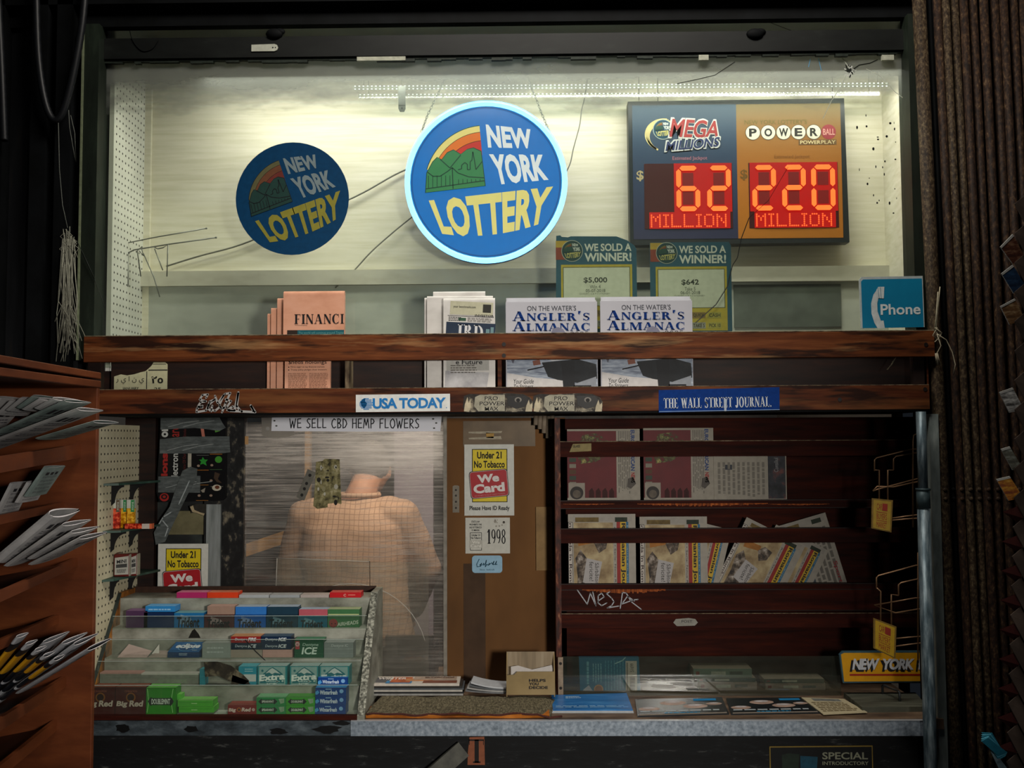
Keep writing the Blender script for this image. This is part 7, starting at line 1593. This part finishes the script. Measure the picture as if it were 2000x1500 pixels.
upright(1814, .0205, RUST, .035).build('bar', t)['label'] = 'widest pale speckled bar'
for px4, r, Y, m_ in ((1834, .006, .05, NEARBLACK), (1849, .0125, .03, RUST2), (1866, .0115, .02, RUST), (1883, .012, .03, RUST), (1901, .0125, .02, RUST2), (1919, .0125, .03, RUST2), (1940, .013, .02, RUST2), (1961, .0125, .03, RUST2), (1979, .0125, .02, RUST2), (1998, .0125, .03, RUST2), (2016, .0125, .03, RUST2)): upright(px4, r, m_, Y).build('bar', t)
b = MB(); b.box(P(1830, 900, .06).x, P(2080, 900, .06).x, .05, .075, 0, 3.85, NEARBLACK); b.build('backing_plate', t)
TW = C('#a59c84', .8, .3)
def strands(name, lab, cat, sets, Y, r=.0012, mat=TW):
    b = MB()
    for s_ in sets: b.tube([P(x, y, Y + (i % 3) * .004) for i, (x, y) in enumerate(s_)], r, mat, 5)
    return tag(b.build(name), lab, cat)
strands('twine', 'frayed pale twine knotted round the right end of the upper rail', 'twine', [[(1836, 560), (1832, 600), (1828, 645), (1832, 655)], [(1832, 570), (1828, 625), (1825, 648)], [(1830, 652), (1848, 664), (1860, 688), (1866, 712), (1862, 732)], [(1830, 652), (1838, 675), (1830, 690), (1832, 712)], [(1826, 640), (1840, 650), (1832, 664), (1822, 655), (1830, 640), (1838, 656), (1826, 668)], [(1829, 690), (1832, 714)], [(1831, 690), (1836, 712)], [(1827, 690), (1829, 710)]], -.012, .0016)
strands('twine', 'short bright strand of twine hanging below the right end of the upper rail', 'twine', [[(1750, 698), (1742, 712), (1732, 722)], [(1748, 700), (1734, 722)]], .02, .001)

# ------------------------------------------------------------ postcard stand at the right edge of the picture
YK = -.55; t = thing('postcard_stand', 'dark brown postcard stand of pointed pockets at the right edge of the photo', 'stand', (P(2060, 800, YK + .1).x, YK + .1, 0))
PK = G('brown_pocket', [(.3, '#2c241f'), (.55, '#443932'), (.75, '#574a41')], ns=9, rough=.6, spec=.25); PKR = C('#3a1512', .5, .25)
xk = P(2075, 800, YK + .1).x; b = MB(); b.tube([(xk, YK + .1, 0), (xk, YK + .1, 2.75)], .03, NEARBLACK, 14); b.tube([(xk, YK + .1, 0), (xk, YK + .1, .03)], .22, NEARBLACK, 20); b.build('post', t)
for k in range(20):
    y = 398 + 57.4 * k; xs = 1982 - max(0, k - 9) * 1.6
    b = MB(); q = [P(xs, y, YK), P(xs + 40, y - 34, YK + .02), P(xs + 96, y + 40, YK + .02), P(xs + 40, y + 76, YK)]
    mp = quadmap(q[1], q[2], q[3], q[0], 1, 1); b.slab(mp, [(0, 0), (1, 0), (1, 1), (0, 1)], .0025, PK); b.build('pocket', t)
    if k >= 10:
        b = MB(); w_ = [P(xs - 22, y + 28, YK + .03), P(xs + 14, y + 14, YK + .004), P(xs + 18, y + 40, YK + .004), P(xs + 8, y + 50, YK + .03)]; b.face(w_, PKR); b.face([v + Vector((.002, .004, 0)) for v in reversed(w_)], PKR); b.build('pocket_floor', t)
for k, (pts, cols, lab) in enumerate((([(1954, 482), (1978, 457), (2004, 506), (1978, 515)], [(.3, '#1b100c'), (.5, '#4a2a1e'), (.7, '#8a6a50')], 'uppermost dark brown photo postcard in the stand at the right edge'), ([(1956, 534), (1978, 517), (2004, 560), (1980, 573)], [(.3, '#0c1420'), (.5, '#1c2e46'), (.7, '#2c4a6a')], 'dark blue postcard in the stand at the right edge'), ([(1954, 598), (1982, 583), (2002, 624), (1972, 634)], [(.3, '#2a1c12'), (.5, '#6a4c30'), (.7, '#b09a74')], 'sepia postcard in the stand at the right edge'), ([(1952, 766), (1978, 757), (2000, 800), (1972, 806)], [(.38, '#2a2624'), (.5, '#8f8f8c'), (.62, '#d0d0cc')], 'white-striped postcard in the stand at the right edge'), ([(1955, 877), (1972, 872), (1998, 915), (1978, 918)], [(.3, '#2a2a26'), (.5, '#5a5a50'), (.7, '#98a098')], 'greyish postcard below the white-striped one'), ([(1946, 936), (1972, 930), (1999, 972), (1970, 978)], [(.3, '#3a1420'), (.45, '#8a4a1c'), (.6, '#c08a2c'), (.75, '#d8d0c0')], 'orange and purple postcard in the stand, lowest of the picture cards'))):
    q = [P(x, y, YK + .012 + .0) for x, y in pts]; mp = quadmap(q[0], q[1], q[2], q[3], 1, 1); b = MB(); b.slab(mp, [(0, 0), (1, 0), (1, 1), (0, 1)], .004, G('postcard_%d' % k, cols, (1, 1, 3), 24, 4, .4), C('#a9a9a4')); b.rect(mp, 0, 0, 1, .09, C('#a9a9a4'), .0005)
    tag(b.build('postcard'), lab, 'postcard', 'postcards in the stand')
b = MB()
for i in range(5): q = [P(1917 + i * 2, 1448 - i * 3, YK - .02), P(1930 + i * 4, 1441 - i * 1, YK - .02), P(1968 + i, 1470 + i * 3, YK - .01), P(1950 + i, 1477 + i * 4, YK - .01)]; q = [v + Vector((0, .005 * i, 0)) for v in q]; b.slab(quadmap(*q, 1, 1), [(0, 0), (1, 0), (1, 1), (0, 1)], .003, C('#1f6a80' if i % 2 == 0 else '#4f9ab0', .4, .25))
tag(b.build('brochure'), 'turquoise curled brochure low in the postcard stand', 'brochure')
b = MB(); q = [P(1935, 1468, YK), P(1950, 1478, YK), P(1976, 1512, YK), P(1958, 1516, YK)]; b.slab(quadmap(*q, 1, 1), [(0, 0), (1, 0), (1, 1), (0, 1)], .003, G('brochure_photo', [(.3, '#2a3a44'), (.6, '#6a8088'), (.75, '#a0b0b4')], ns=40)); tag(b.build('brochure'), 'grey photo brochure just below the turquoise one', 'brochure')

# ------------------------------------------------------------ orange-brown newspaper stand in the left foreground
YF = -.25; OW = G('orange_brown_wood', [(.3, '#4a220e'), (.5, '#602f15'), (.7, '#723c1d')], (1.4, 1.4, 5), 3, 6, .55, spec=.3); OWD = G('shaded_orange_wood', [(.3, '#2e150a'), (.5, '#40200f'), (.7, '#502814')], (5, 1, 1.4), 3, 6, .6)  # OWD: shade of the recesses put into a darker wood colour
XFp = P(190, 760, YF).x; t = thing('newspaper_stand', 'orange-brown wooden newspaper stand with sloping shelves in the left foreground', 'stand', (-1.5, -.7, 0))
zTop = P(190, 757, YF).z; b = MB(); b.box(-1.80, XFp, YF, YF + .018, 0, zTop, OW); b.build('side_panel', t, bevel=.002)
b = MB(); b.box(-1.80, XFp - .02, -1.25, -1.232, 0, zTop, OW); b.build('side_panel', t, bevel=.002)
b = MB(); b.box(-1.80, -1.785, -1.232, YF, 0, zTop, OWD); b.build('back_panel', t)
for y0, y1, lft in ((727, 740, .010), (743, 757, .0)):
    z1, z0 = P(192, y0, YF).z, P(192, y1, YF).z; b = MB()
    b.hexa([(-1.80, -1.25, z0 + lft), (XFp + .002, -1.25, z0 + lft), (XFp + .002, -1.25, z1 + lft), (-1.80, -1.25, z1 + lft), (-1.80, YF + .02, z0), (XFp + .002, YF + .02, z0), (XFp + .002, YF + .02, z1), (-1.80, YF + .02, z1)], OW); b.build('top_board', t, bevel=.002)


def zat(px, py, X): return PX(px, py, X)


SHX = []
for xf, yf, y0, hpx in ((158, 867, 892, 28), (126, 980, 1007, 16), (152, 1089, 1156, 18), (116, 1200, 1250, 18), (130, 1320, 1404, 22), (112, 1405, 1496, 22)):
    a = P(xf, yf, YF); n_ = PX(0, y0, a.x); sl = (n_.z - a.z) / (n_.y - a.y); hgt = hpx / F * 2.7
    za, zn = a.z, a.z + sl * (-1.232 - YF); b = MB(); X = a.x; zs_ = -.09
    b.hexa([(X - .012, -1.232, zn - hgt), (X, -1.232, zn - hgt), (X, -1.232, zn), (X - .012, -1.232, zn), (X - .012, YF, za - hgt), (X, YF, za - hgt), (X, YF, za), (X - .012, YF, za)], OW)
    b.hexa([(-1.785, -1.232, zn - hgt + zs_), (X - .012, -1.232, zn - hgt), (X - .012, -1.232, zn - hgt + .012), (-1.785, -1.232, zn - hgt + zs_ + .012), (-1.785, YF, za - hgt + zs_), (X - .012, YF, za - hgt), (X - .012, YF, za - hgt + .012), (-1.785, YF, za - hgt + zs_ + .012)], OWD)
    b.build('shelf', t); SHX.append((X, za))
NPG = G('grey_newspaper', [(.3, '#8f8f90'), (.5, '#a9a8a8'), (.7, '#bdbbba')], ns=14, rough=.8); NPE = C('#ddd8da', .8, .06); NPT = G('greenish_newspaper', [(.3, '#5d6c68'), (.5, '#7d8c88'), (.7, '#97a5a0')], ns=14, rough=.7)
def bars(b, mp, w_, h_, seed):
    rr_ = random.Random(seed)
    for k in range(5): y = h_ * (.30 + .13 * k); b.lines(mp, w_ * .1, y, w_ * .95, y + h_ * .08, 2, C('#56545a', .8, .2), .4, .0008, rnd=rr_)
    for k in range(3): x = w_ * (.15 + .25 * k); b.rect(mp, x, h_ * .16, x + w_ * .16, h_ * .26, C('#2c2b30', .7, .3), .0008)


def curled(p0, ang, lab, L_=.30, wd=.17, tk=.012, mat=None, bands=None, grp='', tilt=0.0, seed=1):
    """newspaper folded lengthwise: a flattened loop of sheets running down and to the left from its open top end"""
    mat = mat or NPG; l = Vector((cos(R(ang)), tilt, sin(R(ang)))).normalized(); w_ = Vector((0, 1, 0)); w_ = (w_ - l * w_.dot(l)).normalized(); n_ = l.cross(w_).normalized()
    if n_.z > 0: n_ = -n_
    def contour(k):
        pts = []
        for i in range(13): s_ = i / 12; pts.append((s_, -k * tk * (max(0.0, s_ * (1.05 - s_)) ** .5) * (1.6 - s_)))
        for i in range(12, -1, -1): s_ = i / 12; pts.append((s_, k * tk * (max(0.0, s_ * (1.05 - s_)) ** .5) * (1.6 - s_)))
        return pts
    b = MB(); ci, co = contour(.72), contour(1.0); seg = bands or [(0, 1, mat)]
    V = lambda c, d: p0 - l * d + w_ * (c[0] - .5) * wd + n_ * c[1]
    for a, e, m_ in seg:
        for i in range(len(co) - 1):
            b.face([V(co[i], a * L_), V(co[i + 1], a * L_), V(co[i + 1], e * L_), V(co[i], e * L_)], m_, True)
            b.face([V(ci[i + 1], a * L_), V(ci[i], a * L_), V(ci[i], e * L_), V(ci[i + 1], e * L_)], m_, True)
    for i in range(len(co) - 1): b.face([V(co[i], 0), V(ci[i], 0), V(ci[i + 1], 0), V(co[i + 1], 0)], NPE)
    bot = [V(c, L_) for c in co[:-1]]; b.face(bot, mat)
    if not bands:
        def mp(a, c_, h=0.0): s_ = .10 + .85 * a / 100; return V((s_, tk * (s_ * (1.05 - s_)) ** .5 * (1.6 - s_) + h), c_ / 100 * L_)
        bars(b, mp, 100, 100, seed)
    return tag(b.build('newspaper'), lab, 'newspaper', grp)


ORD = ('first', 'second', 'third', 'fourth', 'fifth', 'sixth', 'seventh', 'eighth', 'ninth')


def pile(shelf, items, group, lo=.035, cap=.30):
    """items from lowest to highest: (tip px, Y, angle, thickness, width, label, kw); each paper stops above the one below"""
    X, za = SHX[shelf]; sl = .176; base = lambda x: za - .028 + sl * (x - X); m = lo
    for tip, Y, an, tk, wd, lab, kw in items:
        p = P(*tip, Y); a = R(an)
        if p.x > X: p.z = max(p.z, za + .006 + tk + (p.x - X) * math.tan(a))
        h = p.z - base(p.x) - m - tk
        if h < .004: p.z += .004 - h; h = .004
        k = sin(a) - sl * cos(a); L_ = min(cap, max(.05, h / k)) if k > .02 else cap
        curled(p, an, lab, L_=L_, tk=tk, wd=wd, grp=group, **kw)
        z0, x0, sl0 = p.z, p.x, math.tan(a); base = lambda x, z0=z0, x0=x0, s_=sl0: z0 + s_ * (x - x0); sl = sl0; m = tk / cos(a) * .7


tops = [(28, 778), (50, 800), (70, 806), (92, 782), (104, 806), (130, 806), (152, 784), (176, 800), (207, 834)]
pile(0, [(tops[i], -.45, (48, 44, 40, 36, 32, 28, 24, 20, 16)[i], (.010, .006, .006, .008, .007, .009, .007, .008, .007)[i], .16, ORD[i] + ' curled newspaper from the left on the top shelf of the orange stand', dict(mat=(NPG, NPG, NPG, NPT, NPG, NPG, NPT, NPG, NPT)[i], seed=i)) for i in range(8, -1, -1)], 'curled newspapers on the top shelf of the orange stand')
pile(1, [((42 + 32 * i, 942 - 2 * i), -.44, (64, 60, 56)[i], .008, .12, ORD[i] + ' dark newspaper from the left tucked under the top shelf of the orange stand', dict(mat=NPG if i < 2 else NPT, seed=20 + i)) for i in (2, 1, 0)], 'newspapers under the top shelf of the orange stand', lo=.048, cap=.09)
pile(2, [(((126, 1000), (150, 1020), (166, 1034), (182, 1046))[i], -.45, (40, 35, 31, 27)[i], (.022, .010, .009, .009)[i], .17, ORD[i] + ' folded newspaper from the top on the middle shelf of the orange stand', dict(seed=30 + i)) for i in (3, 2, 1, 0)], 'newspapers on the middle shelf of the orange stand')
BKY = C('#15171d', .45, .2); YLW = G('yellow_band', [(.3, '#9a6a08'), (.6, '#c2911a'), (.8, '#d0a530')], ns=20); WB = C('#a5a7ac', .6, .2)
BND = [(0, .08, WB), (.08, .17, BKY), (.17, .42, YLW), (.42, .62, BKY), (.62, .66, WB), (.66, .9, BKY), (.9, 1, WB)]
pile(4, [(((44, 1240), (62, 1254), (80, 1266), (96, 1277), (116, 1284))[i], -.56, (52, 48, 44, 40, 36)[i], .008, .060, ORD[i] + ' yellow-banded black newspaper spine from the left on the lower shelf of the orange stand', dict(mat=WB, bands=BND, seed=40 + i)) for i in (4, 3, 2, 1, 0)], 'yellow-banded newspapers on the lower shelf')
pile(4, [(((110, 1244), (146, 1246), (168, 1248), (194, 1258))[i], -.42, (46, 41, 36, 31)[i], .009, .15, ORD[i] + ' white folded newspaper from the left behind the yellow-banded ones', dict(mat=WB, seed=50 + i)) for i in (3, 2, 1, 0)], 'white newspapers on the lower shelf')

# ------------------------------------------------------------ cables and string on the dark left wall
def smooth(pts, n=6):
    s_ = []
    for i in range(len(pts) - 1):
        p0, p1, p2, p3 = pts[max(i - 1, 0)], pts[i], pts[i + 1], pts[min(i + 2, len(pts) - 1)]
        for k in range(n): u = k / n; s_.append(.5 * ((2 * p1) + (p2 - p0) * u + (2 * p0 - 5 * p1 + 4 * p2 - p3) * u * u + (3 * p1 - p0 - 3 * p2 + p3) * u ** 3))
    return s_ + [pts[-1]]
CBL = C('#15171a', .45, .2)
for lab, pts, r in (('black corrugated cable hanging in a long loop on the dark left wall', [(70, -40), (74, 100), (86, 190), (103, 233), (122, 222), (142, 150), (160, 50), (168, -40)], .011), ('short black cable end hanging at the left edge of the photo', [(-6, -40), (2, 120), (6, 220), (8, 275)], .012)):
    b = MB(); q = smooth([P(x, y, .02) for x, y in pts], 12); b.tube(q, [r * (1 + .07 * (i % 2)) for i in range(len(q))], CBL, 10); tag(b.build('cable'), lab, 'cable')
rs_ = random.Random(12); sets = []
for k in range(34):
    x0 = rs_.uniform(122, 146); x1 = x0 + rs_.uniform(-10, 8); x2 = x1 + rs_.uniform(-22, 28); y0 = rs_.uniform(440, 520); sets.append([(x0, y0), (x1, y0 + 70), (x1 + rs_.uniform(-8, 10), y0 + 120), (x2, min(706, y0 + rs_.uniform(150, 230)))])
for k in range(8): x = rs_.uniform(122, 140); y = rs_.uniform(440, 500); sets.append([(x, y), (x + 14, y + 12), (x + 4, y + 26), (x - 10, y + 14), (x + 2, y + 2), (x + 12, y + 30)])
o = strands('string_bundle', 'tangled bundle of pale string hanging on the dark left wall beside the window frame', 'string', sets, .01, .0011, C('#8f8f80', .7, .3))
strands('wire', 'thin wire hanging from the cable loop down to the string bundle', 'wire', [[(114, 240), (116, 330), (122, 400), (132, 445)], [(134, 215), (136, 250), (143, 290), (148, 316), (146, 260), (138, 225)]], .015, .0011, C('#6a6d66', .6, .2))
strands('wire', 'thin dark wire running down the left window frame to the rail', 'wire', [[(150, 470), (178, 530), (198, 580), (204, 600)], [(160, 490), (185, 545)]], .05, .0012, C('#20241f', .6))
